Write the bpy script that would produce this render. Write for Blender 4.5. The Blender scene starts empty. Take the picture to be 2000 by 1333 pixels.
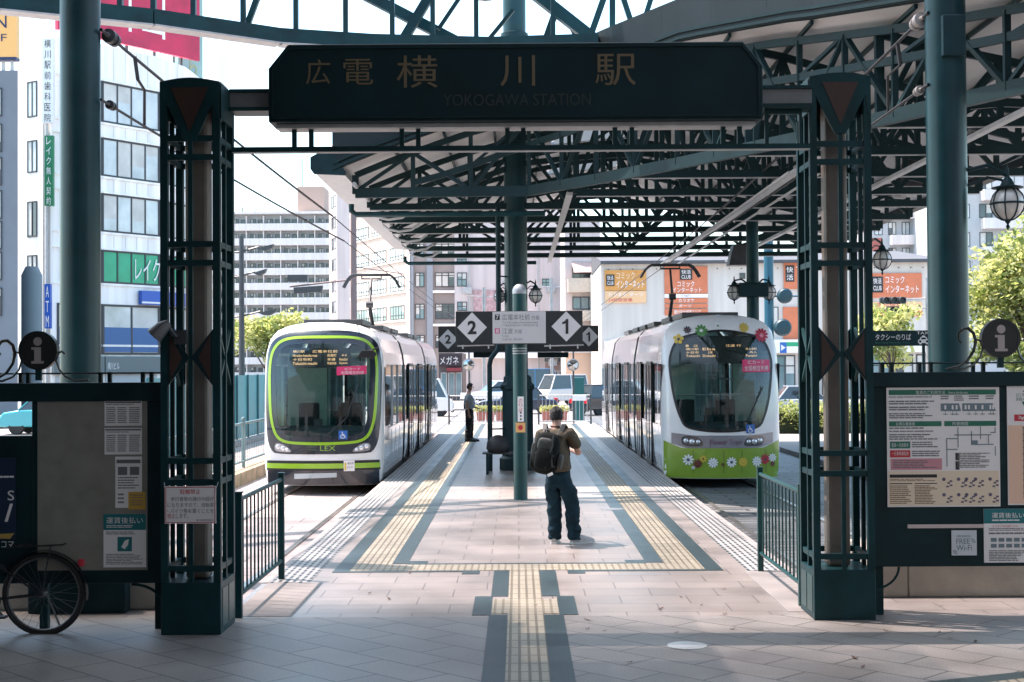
import bpy, bmesh, math, random
from mathutils import Vector, Matrix
random.seed(7)
SC = bpy.context.scene
COL = SC.collection
rad = math.radians

# ---------------------------------------------------------------- camera
CAM_LOC = Vector((0.0, 0.0, 2.25))
F = 2000 * 50.0 / 36.0                      # focal length in photo pixels (photo 2000 x 1333)
ROT = Matrix.Rotation(rad(0.227), 3, 'Z') @ Matrix.Rotation(rad(91.02), 3, 'X') @ Matrix.Rotation(rad(-0.35), 3, 'Z')
cam_d = bpy.data.cameras.new('camera')
cam_d.lens = 50.0; cam_d.sensor_width = 36.0
cam_d.clip_start = 0.1; cam_d.clip_end = 3000.0
cam = bpy.data.objects.new('camera', cam_d)
COL.objects.link(cam)
cam.location = CAM_LOC
cam.rotation_euler = ROT.to_euler()
SC.camera = cam

# ---------------------------------------------------------------- light
SUN = Vector((-1.0, 0.40, 2.30)).normalized()
w = bpy.data.worlds.new('World'); SC.world = w
w.use_nodes = True
nt = w.node_tree
bg = nt.nodes['Background']
sky = nt.nodes.new('ShaderNodeTexSky')
sky.sky_type = 'NISHITA'; sky.sun_disc = False
sky.sun_elevation = math.asin(SUN.z)
sky.sun_rotation = math.atan2(SUN.x, SUN.y)
sky.air_density = 1.0; sky.dust_density = 2.0; sky.ozone_density = 0.4
tint = nt.nodes.new('ShaderNodeVectorMath'); tint.operation = 'MULTIPLY'; tint.inputs[1].default_value = (0.90, 1.02, 0.98)
nt.links.new(sky.outputs[0], tint.inputs[0]); nt.links.new(tint.outputs[0], bg.inputs[0])
bg.inputs[1].default_value = 0.15
sd = bpy.data.lights.new('sun', 'SUN')
sd.energy = 4.2; sd.angle = rad(0.55); sd.color = (1.0, 0.82, 0.76)
sun = bpy.data.objects.new('sun', sd); COL.objects.link(sun)
sun.rotation_euler = (-SUN).to_track_quat('-Z', 'Y').to_euler()
sun.location = (-20, 0, 60)
SC.view_settings.view_transform = 'Standard'
SC.view_settings.look = 'None'
SC.view_settings.gamma = 1.0
SC.view_settings.exposure = 1.95
SC.cycles.max_bounces = 8
SC.cycles.transparent_max_bounces = 16
SC.cycles.sample_clamp_indirect = 8.0

# ---------------------------------------------------------------- where a spot of the photograph lies in the world
def ray(px, py):
    return ROT @ Vector(((px - 1000.0) / F, (666.5 - py) / F, -1.0))
def P(px, py, Y):                            # point at distance Y
    d = ray(px, py); return CAM_LOC + d * (Y / d.y)
def G(px, py, z=0.0):                        # point on a level
    d = ray(px, py); return CAM_LOC + d * ((z - CAM_LOC.z) / d.z)
def RC(x0, y0, x1, y1, Y):                   # upright rectangle at distance Y -> x0, x1, z0, z1
    mx, my = (x0 + x1) / 2, (y0 + y1) / 2
    return P(x0, my, Y).x, P(x1, my, Y).x, P(mx, y1, Y).z, P(mx, y0, Y).z

# ---------------------------------------------------------------- materials
MATS = {}
def nodes_of(name):
    m = bpy.data.materials.new(name); m.use_nodes = True
    n = m.node_tree.nodes; l = m.node_tree.links
    return m, n, l, n['Principled BSDF']
def mat(name, col, rough=0.5, metal=0.0, var=0.0, scale=6.0, bump=0.0, spec=0.5, coat=0.0, stain=None, bscale=None, streak=False):
    """plain colour with soft mottling, optional stain colour and bump"""
    if name in MATS: return MATS[name]
    m, n, l, b = nodes_of(name)
    b.inputs['Roughness'].default_value = rough
    b.inputs['Metallic'].default_value = metal
    b.inputs['Specular IOR Level'].default_value = spec
    b.inputs['Coat Weight'].default_value = coat
    b.inputs['Coat Roughness'].default_value = 0.05
    c4 = (*col, 1.0)
    b.inputs['Base Color'].default_value = c4
    if var or stain or bump:
        tc = n.new('ShaderNodeTexCoord')
        nz = n.new('ShaderNodeTexNoise'); nz.inputs['Scale'].default_value = scale
        nz.inputs['Detail'].default_value = 5.0
        if streak:
            sm = n.new('ShaderNodeMapping'); sm.inputs['Scale'].default_value = (4.0, 4.0, 0.22)
            l.new(tc.outputs['Object'], sm.inputs['Vector']); l.new(sm.outputs[0], nz.inputs['Vector'])
        else: l.new(tc.outputs['Object'], nz.inputs['Vector'])
        if var or stain:
            rp = n.new('ShaderNodeValToRGB')
            s = stain if stain else tuple(c * (1 - var) for c in col)
            h = tuple(min(1, c * (1 + var * 0.6)) for c in col)
            rp.color_ramp.elements[0].position = 0.32; rp.color_ramp.elements[0].color = (*s, 1)
            rp.color_ramp.elements[1].position = 0.68; rp.color_ramp.elements[1].color = (*h, 1)
            l.new(nz.outputs['Fac'], rp.inputs['Fac']); l.new(rp.outputs[0], b.inputs['Base Color'])
            mr = n.new('ShaderNodeMapRange'); mr.inputs['To Min'].default_value = max(0.02, rough * 0.8)
            mr.inputs['To Max'].default_value = min(1, rough * 1.25)
            l.new(nz.outputs['Fac'], mr.inputs['Value']); l.new(mr.outputs[0], b.inputs['Roughness'])
        if bump:
            nb = n.new('ShaderNodeTexNoise'); nb.inputs['Scale'].default_value = bscale or scale * 8
            nb.inputs['Detail'].default_value = 3.0
            l.new(tc.outputs['Object'], nb.inputs['Vector'])
            bp = n.new('ShaderNodeBump'); bp.inputs['Strength'].default_value = bump; bp.inputs['Distance'].default_value = 0.02
            l.new(nb.outputs['Fac'], bp.inputs['Height']); l.new(bp.outputs[0], b.inputs['Normal'])
    MATS[name] = m
    return m
def emis(name, col, s):
    if name in MATS: return MATS[name]
    m, n, l, b = nodes_of(name)
    b.inputs['Base Color'].default_value = (*col, 1)
    b.inputs['Emission Color'].default_value = (*col, 1); b.inputs['Emission Strength'].default_value = s
    MATS[name] = m; return m
def glass(name, tint, see=0.5, rough=0.03):
    """glazing: partly see-through, with the mirror sheen of a pane"""
    if name in MATS: return MATS[name]
    m, n, l, b = nodes_of(name)
    n.remove(b)
    out = n['Material Output']
    tr = n.new('ShaderNodeBsdfTransparent'); tr.inputs[0].default_value = (*[t * see for t in tint], 1)
    gl = n.new('ShaderNodeBsdfGlossy'); gl.inputs['Roughness'].default_value = rough
    gl.inputs[0].default_value = (0.95, 0.98, 1, 1)
    fr = n.new('ShaderNodeFresnel'); fr.inputs[0].default_value = 1.55
    mx = n.new('ShaderNodeMixShader')
    l.new(fr.outputs[0], mx.inputs[0]); l.new(tr.outputs[0], mx.inputs[1]); l.new(gl.outputs[0], mx.inputs[2])
    l.new(mx.outputs[0], out.inputs[0])
    MATS[name] = m; return m

# ---------------------------------------------------------------- object bookkeeping
ORG = {}
def tag(o, label=None, cat=None, group=None, kind='thing'):
    if label: o['label'] = label
    if cat: o['category'] = cat
    if group: o['group'] = group
    if kind: o['kind'] = kind
    return o
def thing(name, label, cat, loc=(0, 0, 0), group=None):
    o = bpy.data.objects.new(name, None); COL.objects.link(o)
    o.location = loc; o.empty_display_size = 0.2
    ORG[o.name] = Vector(loc)
    return tag(o, label, cat, group)
def dup(o, delta=None, parent=None, label=None, rotz=None):
    """copy of a thing with its parts and sub-parts"""
    c = o.copy(); COL.objects.link(c)
    if parent is not None: c.parent = parent
    if delta is not None: c.location = o.location + Vector(delta)
    if rotz is not None: c.rotation_euler.z = rotz
    if label: c['label'] = label
    ORG[c.name] = Vector(c.location)
    for ch in list(o.children): dup(ch, None, c)
    return c

# ---------------------------------------------------------------- mesh builder
TXT = {}
def glyphs(s, bold=0.0):
    if (s, bold) in TXT: return TXT[(s, bold)]
    cu = bpy.data.curves.new('lettering_curve', 'FONT'); cu.body = s; cu.resolution_u = 3; cu.offset = bold
    ob = bpy.data.objects.new('lettering_curve', cu); COL.objects.link(ob)
    dg = bpy.context.evaluated_depsgraph_get()
    me = bpy.data.meshes.new_from_object(ob.evaluated_get(dg))
    vs = [(v.co.x, v.co.y) for v in me.vertices]; fs = [tuple(p.vertices) for p in me.polygons]
    bpy.data.objects.remove(ob); bpy.data.meshes.remove(me); bpy.data.curves.remove(cu)
    TXT[(s, bold)] = (vs, fs); return TXT[(s, bold)]

class MB:
    def __init__(s): s.v = []; s.f = []; s.mi = []; s.m = 0
    def add(s, vs, fs):
        k = len(s.v); s.v += [Vector(q) for q in vs]
        s.f += [tuple(i + k for i in f) for f in fs]; s.mi += [s.m] * len(fs)
        return s
    def box(s, x0, x1, y0, y1, z0, z1):
        v = [(x, y, z) for x in (x0, x1) for y in (y0, y1) for z in (z0, z1)]
        return s.add(v, [(0, 1, 3, 2), (4, 6, 7, 5), (0, 4, 5, 1), (2, 3, 7, 6), (0, 2, 6, 4), (1, 5, 7, 3)])
    def bar(s, a, b, w, h=None, up=(0, 0, 1)):
        """rectangular bar from a to b"""
        a, b = Vector(a), Vector(b); h = h or w
        d = (b - a).normalized(); u = Vector(up)
        if abs(d.dot(u)) > 0.95: u = Vector((0, 1, 0))
        r = d.cross(u).normalized(); u = r.cross(d)
        v = [p + r * (i * w / 2) + u * (j * h / 2) for p in (a, b) for i in (-1, 1) for j in (-1, 1)]
        return s.add(v, [(0, 1, 3, 2), (4, 6, 7, 5), (0, 4, 5, 1), (2, 3, 7, 6), (0, 2, 6, 4), (1, 5, 7, 3)])
    def tube(s, pts, r, n=8, cap=True):
        pts = [Vector(p) for p in pts]; rr = r if isinstance(r, (list, tuple)) else [r] * len(pts)
        vs = []; fs = []
        ref = None
        for i, p in enumerate(pts):
            d = (pts[min(i + 1, len(pts) - 1)] - pts[max(i - 1, 0)]).normalized()
            if ref is None:
                ref = d.orthogonal().normalized()
            else:
                ref = (ref - d * ref.dot(d)); ref = ref.normalized() if ref.length > 1e-6 else d.orthogonal().normalized()
            q = d.cross(ref)
            for k in range(n):
                t = 2 * math.pi * k / n
                vs.append(p + (ref * math.cos(t) + q * math.sin(t)) * rr[i])
        for i in range(len(pts) - 1):
            for k in range(n):
                a, b = i * n + k, i * n + (k + 1) % n
                fs.append((a, b, b + n, a + n))
        if cap:
            fs.append(tuple(range(n - 1, -1, -1))); fs.append(tuple(range((len(pts) - 1) * n, len(pts) * n)))
        return s.add(vs, fs)
    def lathe(s, prof, c, n=16, axis='Z'):
        """prof: list of (r, h); revolve about an axis through c"""
        c = Vector(c); vs = []; fs = []
        for r, h in prof:
            for k in range(n):
                t = 2 * math.pi * k / n; q = (r * math.cos(t), r * math.sin(t), h)
                if axis == 'Y': q = (q[0], q[2], q[1])
                if axis == 'X': q = (q[2], q[0], q[1])
                vs.append(c + Vector(q))
        for i in range(len(prof) - 1):
            for k in range(n):
                a, b = i * n + k, i * n + (k + 1) % n
                fs.append((a, b, b + n, a + n))
        fs.append(tuple(range(n - 1, -1, -1))); fs.append(tuple(range((len(prof) - 1) * n, len(prof) * n)))
        return s.add(vs, fs)
    def prism(s, poly, y0, y1, plane='XZ'):
        """polygon in a plane, extruded across it"""
        n = len(poly)
        def q(p, d): return (p[0], d, p[1]) if plane == 'XZ' else ((d, p[0], p[1]) if plane == 'YZ' else (p[0], p[1], d))
        vs = [q(p, y0) for p in poly] + [q(p, y1) for p in poly]
        fs = [tuple(range(n)), tuple(range(2 * n - 1, n - 1, -1))]
        fs += [(i, i + n, (i + 1) % n + n, (i + 1) % n) for i in range(n)]
        return s.add(vs, fs)
    def quad(s, a, b, c, d): return s.add([a, b, c, d], [(0, 1, 2, 3)])
    def disc(s, c, r, n=20, axis='Y', rz=None):
        rz = rz or r; vs = []
        for k in range(n):
            t = 2 * math.pi * k / n; a, b = r * math.cos(t), rz * math.sin(t)
            vs.append((c[0] + a, c[1], c[2] + b) if axis == 'Y' else ((c[0] + a, c[1] + b, c[2]) if axis == 'Z' else (c[0], c[1] + a, c[2] + b)))
        return s.add(vs, [tuple(range(n))])
    def text(s, st, x0, x1, z0, z1, y, ux=(1, 0, 0), fit=True, o=None, bold=0.0):
        """lettering fitted in a rectangle of the plane through (.., y, ..); ux turns the plane"""
        vs, fs = glyphs(st, bold)
        if not vs: return s
        a0 = min(v[0] for v in vs); a1 = max(v[0] for v in vs); b0 = min(v[1] for v in vs); b1 = max(v[1] for v in vs)
        sx = (x1 - x0) / max(1e-6, a1 - a0); sz = (z1 - z0) / max(1e-6, b1 - b0)
        if not fit:
            sx = sz = min(sx, sz)
        ux = Vector(ux); o = Vector(o) if o is not None else Vector((0, y, 0))
        return s.add([o + ux * (x0 + (v[0] - a0) * sx) + Vector((0, 0, z0 + (v[1] - b0) * sz)) for v in vs], fs)
    def lines(s, x0, x1, z0, z1, y, n, fill=0.45, rag=0.35, ux=(1, 0, 0), o=None):
        """rows of small print: each row a few dashes of uneven length"""
        ux = Vector(ux); o = Vector(o) if o is not None else Vector((0, y, 0))
        h = (z1 - z0) / n
        for i in range(n):
            zt = z1 - i * h; x = x0; end = x1 - (x1 - x0) * random.random() * rag
            while x < end:
                ln = min(end - x, (x1 - x0) * random.uniform(0.06, 0.22))
                a = [o + ux * q + Vector((0, 0, r)) for q, r in ((x, zt - h * fill), (x + ln, zt - h * fill), (x + ln, zt), (x, zt))]
                s.add(a, [(0, 1, 2, 3)]); x += ln + (x1 - x0) * 0.015
        return s
    def build(s, name, mats, parent=None, smooth=None, bevel=0.0, seg=2, label=None):
        if not isinstance(mats, (list, tuple)): mats = [mats]
        org = ORG[parent.name] if parent is not None else Vector((0, 0, 0))
        me = bpy.data.meshes.new(name)
        me.from_pydata([tuple(v - org) for v in s.v], [], s.f)
        for m in mats: me.materials.append(m)
        if len(mats) > 1: me.polygons.foreach_set('material_index', s.mi)
        me.update()
        ob = bpy.data.objects.new(name, me); COL.objects.link(ob)
        if parent is not None: ob.parent = parent
        ORG[ob.name] = org
        if smooth is not None:
            me.polygons.foreach_set('use_smooth', [True] * len(me.polygons))
            me.set_sharp_from_angle(angle=rad(smooth))
        if bevel:
            bv = ob.modifiers.new('bevel', 'BEVEL'); bv.width = bevel; bv.segments = seg; bv.limit_method = 'ANGLE'
            bv.angle_limit = rad(40)
        if label: ob['label'] = label
        return ob
def fixn(ob):
    bm = bmesh.new(); bm.from_mesh(ob.data); bmesh.ops.recalc_face_normals(bm, faces=bm.faces); bm.to_mesh(ob.data); bm.free()
    return ob
def struct(o): o['kind'] = 'structure'; return o

# shared materials
TEAL = mat('teal_paint', (0.006, 0.040, 0.047), 0.42, 0, 0.3, 3.0, spec=0.22)
TEALD = mat('dark_teal_paint', (0.006, 0.027, 0.033), 0.45, 0, 0.3, 3.0, spec=0.22)
TEALL = mat('green_teal_paint', (0.005, 0.055, 0.056), 0.35, 0, 0.2, 3.0)
BLACK = mat('black_rubber', (0.012, 0.012, 0.014), 0.6)
DKGREY = mat('dark_grey_metal', (0.05, 0.055, 0.06), 0.45, 0.2, 0.2)
GREY = mat('grey_metal', (0.33, 0.34, 0.35), 0.4, 0.5, 0.15)
PALE = mat('pale_grey_paint', (0.42, 0.43, 0.43), 0.45, 0, 0.15)
WHITE = mat('white_paint', (0.70, 0.70, 0.69), 0.35, 0, 0.06)
COLT = mat('glossy_column_paint', (0.005, 0.034, 0.041), 0.32, 0, 0.3, 2.0, spec=0.33)
INK = mat('black_print', (0.02, 0.02, 0.022), 0.5)
INKG = mat('grey_print', (0.16, 0.16, 0.17), 0.6)
RED = mat('red_print', (0.55, 0.03, 0.05), 0.5)
GREENP = mat('green_print', (0.02, 0.16, 0.10), 0.5)
TEALP = mat('teal_print', (0.01, 0.17, 0.19), 0.5)
PAPER = mat('white_paper', (0.84, 0.81, 0.80), 0.6)
GOLD = mat('gold_lettering', (0.14, 0.105, 0.055), 0.5)
BROWN = mat('rust_brown_plate', (0.045, 0.020, 0.015), 0.5, 0, 0.2)
CONC = mat('concrete', (0.40, 0.36, 0.31), 0.85, 0, 0.22, 2.5, 0.3)
# ================================================================= ground, platform, tracks
def tile_mat(name, c1, c2, mortar, bw, rh, ms, rot=0.0, rough=0.6, speck=0.25, offset=0.5, bump=0.25, big=0.26, loc=(0, 0, 0), speck_scale=90.0):
    m, n, l, b = nodes_of(name)
    tc = n.new('ShaderNodeTexCoord'); mp = n.new('ShaderNodeMapping')
    mp.inputs['Rotation'].default_value = (0, 0, rot); mp.inputs['Location'].default_value = loc
    l.new(tc.outputs['Object'], mp.inputs['Vector'])
    br = n.new('ShaderNodeTexBrick'); br.offset = offset; br.inputs['Scale'].default_value = 1.0
    br.inputs['Brick Width'].default_value = bw; br.inputs['Row Height'].default_value = rh
    br.inputs['Mortar Size'].default_value = ms; br.inputs['Mortar Smooth'].default_value = 0.15
    br.inputs['Color1'].default_value = (*c1, 1); br.inputs['Color2'].default_value = (*c2, 1); br.inputs['Mortar'].default_value = (*mortar, 1)
    l.new(mp.outputs[0], br.inputs['Vector'])
    sp = n.new('ShaderNodeTexNoise'); sp.inputs['Scale'].default_value = speck_scale; sp.inputs['Detail'].default_value = 2
    l.new(tc.outputs['Object'], sp.inputs['Vector'])
    r1 = n.new('ShaderNodeMapRange'); r1.inputs['From Min'].default_value = 0.3; r1.inputs['From Max'].default_value = 0.7
    r1.inputs['To Min'].default_value = 1 - speck; r1.inputs['To Max'].default_value = 1 + speck
    l.new(sp.outputs['Fac'], r1.inputs['Value'])
    bn = n.new('ShaderNodeTexNoise'); bn.inputs['Scale'].default_value = 0.9; bn.inputs['Detail'].default_value = 6
    l.new(tc.outputs['Object'], bn.inputs['Vector'])
    r2 = n.new('ShaderNodeMapRange'); r2.inputs['From Min'].default_value = 0.3; r2.inputs['From Max'].default_value = 0.7
    r2.inputs['To Min'].default_value = 1 - big; r2.inputs['To Max'].default_value = 1 + big
    l.new(bn.outputs['Fac'], r2.inputs['Value'])
    mu = n.new('ShaderNodeMath'); mu.operation = 'MULTIPLY'; l.new(r1.outputs[0], mu.inputs[0]); l.new(r2.outputs[0], mu.inputs[1])
    vo = n.new('ShaderNodeTexVoronoi'); vo.inputs['Scale'].default_value = 1.7; l.new(tc.outputs['Object'], vo.inputs['Vector'])
    rg = n.new('ShaderNodeMapRange'); rg.inputs['From Min'].default_value = 0.03; rg.inputs['From Max'].default_value = 0.06
    rg.inputs['To Min'].default_value = 0.62; rg.inputs['To Max'].default_value = 1.0; l.new(vo.outputs['Distance'], rg.inputs['Value'])
    m3 = n.new('ShaderNodeMath'); m3.operation = 'MULTIPLY'; l.new(mu.outputs[0], m3.inputs[0]); l.new(rg.outputs[0], m3.inputs[1]); mu = m3
    vm = n.new('ShaderNodeVectorMath'); vm.operation = 'SCALE'
    l.new(br.outputs['Color'], vm.inputs[0]); l.new(mu.outputs[0], vm.inputs['Scale'])
    l.new(vm.outputs[0], b.inputs['Base Color'])
    r3 = n.new('ShaderNodeMapRange'); r3.inputs['To Min'].default_value = rough - 0.15; r3.inputs['To Max'].default_value = rough + 0.15
    l.new(bn.outputs['Fac'], r3.inputs['Value']); l.new(r3.outputs[0], b.inputs['Roughness'])
    bp = n.new('ShaderNodeBump'); bp.inputs['Strength'].default_value = bump; bp.inputs['Distance'].default_value = 0.006; bp.invert = True
    l.new(br.outputs['Fac'], bp.inputs['Height']); l.new(bp.outputs[0], b.inputs['Normal'])
    MATS[name] = m; return m

PINK1, PINK2 = (0.262, 0.232, 0.212), (0.222, 0.199, 0.184)
M_TILE = tile_mat('pink_granite_paving', PINK1, PINK2, (0.12, 0.105, 0.10), 0.65, 0.45, 0.007, 0, 0.34)
M_TILE45 = tile_mat('diagonal_granite_paving', (0.245, 0.226, 0.208), (0.208, 0.193, 0.180), (0.07, 0.066, 0.062), 0.74, 0.37, 0.008, rad(45), 0.45, 0.32)
M_YEL = tile_mat('yellow_tactile', (0.30, 0.268, 0.20), (0.27, 0.243, 0.183), (0.13, 0.11, 0.075), 0.30, 0.075, 0.012, rad(90), 0.55, 0.12, 0.0, 0.8)
M_YELX = tile_mat('yellow_tactile_dots', (0.31, 0.278, 0.21), (0.285, 0.257, 0.195), (0.17, 0.145, 0.10), 0.075, 0.15, 0.012, 0, 0.55, 0.12, 0.0, 0.8)
M_BAND = tile_mat('slate_band', (0.036, 0.058, 0.063), (0.031, 0.052, 0.057), (0.03, 0.05, 0.055), 0.60, 0.30, 0.004, rad(90), 0.36, 0.2, 0.5, 0.2)
M_STUD = tile_mat('studded_edge', (0.032, 0.05, 0.054), (0.028, 0.045, 0.05), (0.31, 0.295, 0.28), 0.19, 0.075, 0.022, rad(90), 0.55, 0.12, 0.5, 0.6)
M_BEDL = tile_mat('pale_track_paving', (0.29, 0.255, 0.24), (0.26, 0.23, 0.22), (0.10, 0.09, 0.085), 1.2, 0.6, 0.012, 0, 0.7, 0.2)
M_BEDR = tile_mat('grooved_track_slabs', (0.12, 0.128, 0.13), (0.08, 0.087, 0.09), (0.022, 0.026, 0.028), 1.0, 0.33, 0.035, 0, 0.55, 0.35)
M_ROAD = mat('pale_asphalt', (0.25, 0.24, 0.235), 0.85, 0, 0.15, 0.6, 0.2)
M_STEEL = mat('rail_steel', (0.30, 0.29, 0.28), 0.3, 0.8, 0.2)

def sheet(name, rects, z, t, m):
    b = MB()
    for x0, x1, y0, y1 in rects: b.box(x0, x1, y0, y1, z - t, z)
    return struct(b.build(name, m))

b = MB(); b.quad((-900, -300, -0.30), (900, -300, -0.30), (900, 1500, -0.30), (-900, 1500, -0.30))
struct(b.build('ground', M_ROAD))
XL, XR = -2.68, 3.0
# station forecourt and island platform
b = MB(); b.box(-40, 40, -30, 12.85, -0.298, 0.0); struct(b.build('forecourt', M_TILE45))
b = MB(); b.box(-40, 40, 12.85, 13.9, -0.298, -0.0005)
b.box(XL, XR, 13.9, 56.0, -0.298, -0.0005); struct(b.build('platform', M_TILE))
ky = mat('kerb_stone', (0.32, 0.29, 0.27), 0.7, 0, 0.2, 3.0, 0.2)
Z1 = 0.004
sheet('tactile_paving', [(-1.87, -1.45, 16.2, 55.5), (1.65, 2.05, 16.2, 55.5), (-0.105, 0.22, 4.0, 12.97), (-0.105, 0.22, 13.77, 15.7)], Z1, 0.004, M_YEL)
sheet('tactile_crossing', [(-1.87, 2.05, 15.72, 16.198), (-0.255, 0.365, 12.972, 13.768)], Z1, 0.004, M_YELX)
sheet('slate_border', [(-2.05, -1.872, 15.62, 55.5), (2.052, 2.24, 15.62, 55.5), (-1.448, -1.27, 16.3, 55.5), (1.45, 1.648, 16.3, 55.5),
      (-1.27, 1.45, 16.2, 16.29), (-1.87, -0.43, 15.62, 15.718), (0.53, 2.05, 15.62, 15.718),
      (-0.62, -0.43, 15.45, 15.62), (0.53, 0.72, 15.45, 15.62), (-1.27, -1.05, 16.29, 16.5), (1.22, 1.45, 16.29, 16.5),
      (-0.275, -0.107, 4.0, 12.9), (0.222, 0.40, 4.0, 12.9), (-0.275, -0.107, 13.95, 15.7), (0.222, 0.40, 13.95, 15.7),
      (-0.43, -0.257, 12.9, 13.95), (0.367, 0.535, 12.9, 13.95)], Z1, 0.004, M_BAND)
sheet('studded_platform_edge', [(-2.62, -2.19, 14.9, 55.9), (2.50, 2.94, 15.6, 55.9)], Z1, 0.004, M_STUD)
sheet('kerb', [(XL, -2.622, 14.9, 55.9), (2.942, XR, 15.6, 55.9)], 0.006, 0.006, ky)
sheet('fence_footing', [(-2.62, -2.06, 12.9, 14.88), (2.45, 2.98, 13.0, 15.58)], 0.003, 0.003, mat('footing_concrete', (0.25, 0.23, 0.215), 0.85, 0, 0.2, 2.0, 0.2))
# second strip of tactile paving at the lower right corner
b = MB()
for (w0, w1, m) in ((-0.30, -0.12, 0), (-0.12, 0.20, 1), (0.20, 0.38, 0)):
    c = G(1960, 1332); d = Vector((0.93, 0.37, 0)); q = Vector((-0.37, 0.93, 0)); b.m = m
    b.add([c + d * i + q * (0.0 + j) + Vector((0, 0, Z1)) for i, j in ((-1.2, w0 - 0.18), (6, w0 - 0.18), (6, w1 - 0.18), (-1.2, w1 - 0.18))], [(0, 1, 2, 3)])
struct(b.build('tactile_branch', [M_BAND, M_YEL]))
# tracks
sheet('tram_track_bed', [(-9.0, XL - 0.005, 13.95, 110.0)], -0.285, 0.012, M_BEDL)
sheet('grooved_track_bed', [(XR + 0.005, 7.6, 13.95, 110.0)], -0.285, 0.012, M_BEDR)
rails = []
for xc in (-3.90, 4.22):
    for s in (-1, 1):
        rails += [(xc + s * 0.7175 - 0.035, xc + s * 0.7175 + 0.035, 14.2, 110.0)]
sheet('tram_rails', rails, -0.262, 0.022, M_STEEL)
sheet('street', [(-60, 60, 66, 82)], -0.287, 0.01, mat('asphalt', (0.16, 0.16, 0.165), 0.85, 0, 0.2, 0.5, 0.2))
b = MB()
for k in range(12): b.box(-42 + k * 7, -39 + k * 7, 73.9, 74.05, -0.287, -0.283)
for k in range(8): b.box(9 + k * 0.9, 9.5 + k * 0.9, 67, 70.5, -0.287, -0.283)
struct(b.build('road_markings', WHITE))
sheet('far_pavement', [(-60, 60, 82.0, 100.0)], -0.16, 0.13, mat('pale_pavement', (0.33, 0.31, 0.295), 0.8, 0, 0.15, 1.0))
sheet('side_pavement', [(7.65, 40, 13.95, 65.9), (-40, -9.05, 14.0, 65.9)], -0.16, 0.13, mat('side_paving', (0.28, 0.26, 0.25), 0.8, 0, 0.15, 1.0))

# small things on the floor
b = MB(); c = G(1342, 1262)
b.lathe([(0.16, 0.0), (0.16, 0.006), (0.13, 0.008), (0.0, 0.008)], (c.x, c.y, 0.0), 24)
tag(b.build('access_cover', mat('pale_steel', (0.62, 0.62, 0.60), 0.4, 0.3, 0.1), smooth=30), 'small round pale metal access cover set in the pink paving', 'cover')
b = MB(); c = G(1200, 995)
b.lathe([(0.15, 0.0), (0.15, 0.006), (0.0, 0.007)], (c.x, c.y, 0.0), 20)
tag(b.build('drain_cover', GREY, smooth=30), 'small steel drain cover beside the yellow strip near the standing man', 'cover')
leafm = mat('dry_leaf', (0.10, 0.05, 0.03), 0.8)
spots = [(1330, 1168), (1370, 1183), (1413, 1152), (1430, 1230), (1320, 1237), (1180, 1234), (1148, 1212), (1147, 1230), (1290, 1190), (1415, 1200),
         (1560, 1257), (1730, 1233), (1835, 1237), (1670, 1287), (1905, 1255), (1685, 1304), (1046, 1183), (1230, 1295), (722, 1160), (760, 1171), (1856, 1248), (800, 1120)]
for i, (x, y) in enumerate(spots):
    c = G(x, y); a = random.random() * 6.28; s = random.uniform(0.02, 0.045)
    b = MB(); pts = [(-1, 0), (-0.4, 0.42), (0.4, 0.38), (1.1, 0), (0.4, -0.4), (-0.4, -0.36)]
    b.add([(c.x + s * (p * math.cos(a) - q * math.sin(a)), c.y + s * (p * math.sin(a) + q * math.cos(a)), 0.006 + (0.012 if abs(p) > 0.9 else 0.002)) for p, q in pts], [(0, 1, 5), (1, 2, 4, 5), (2, 3, 4)])
    tag(b.build('fallen_leaf', leafm), 'small dry brown leaf lying on the pink paving', 'leaf', 'dry leaves on the paving')
# ================================================================= trams
def resample(pts, n, c):
    """closed outline resampled by angle about c (star shaped)"""
    out = []
    m = len(pts)
    for k in range(n):
        t = 2 * math.pi * k / n; d = (math.cos(t), math.sin(t)); best = None
        for i in range(m):
            ax, az = pts[i][0] - c[0], pts[i][1] - c[1]; bx, bz = pts[(i + 1) % m][0] - c[0], pts[(i + 1) % m][1] - c[1]
            ex, ez = bx - ax, bz - az; den = d[0] * ez - d[1] * ex
            if abs(den) < 1e-9: continue
            r = (ax * ez - az * ex) / den; u = (ax * d[1] - az * d[0]) / den
            if r > 0 and -1e-6 <= u <= 1 + 1e-6 and (best is None or r > best): best = r
        best = best or 0.01
        out.append((c[0] + d[0] * best, c[1] + d[1] * best))
    return out
def smooth_loop(ctrl, n=8):
    """closed Catmull-Rom through control points"""
    out = []; m = len(ctrl)
    for i in range(m):
        p0, p1, p2, p3 = ctrl[i - 1], ctrl[i], ctrl[(i + 1) % m], ctrl[(i + 2) % m]
        for k in range(n):
            t = k / n
            out.append(tuple(0.5 * (2 * p1[a] + (p2[a] - p0[a]) * t + (2 * p0[a] - 5 * p1[a] + 4 * p2[a] - p3[a]) * t * t + (3 * p1[a] - p0[a] - 3 * p2[a] + p3[a]) * t ** 3) for a in (0, 1)))
    return out

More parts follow.
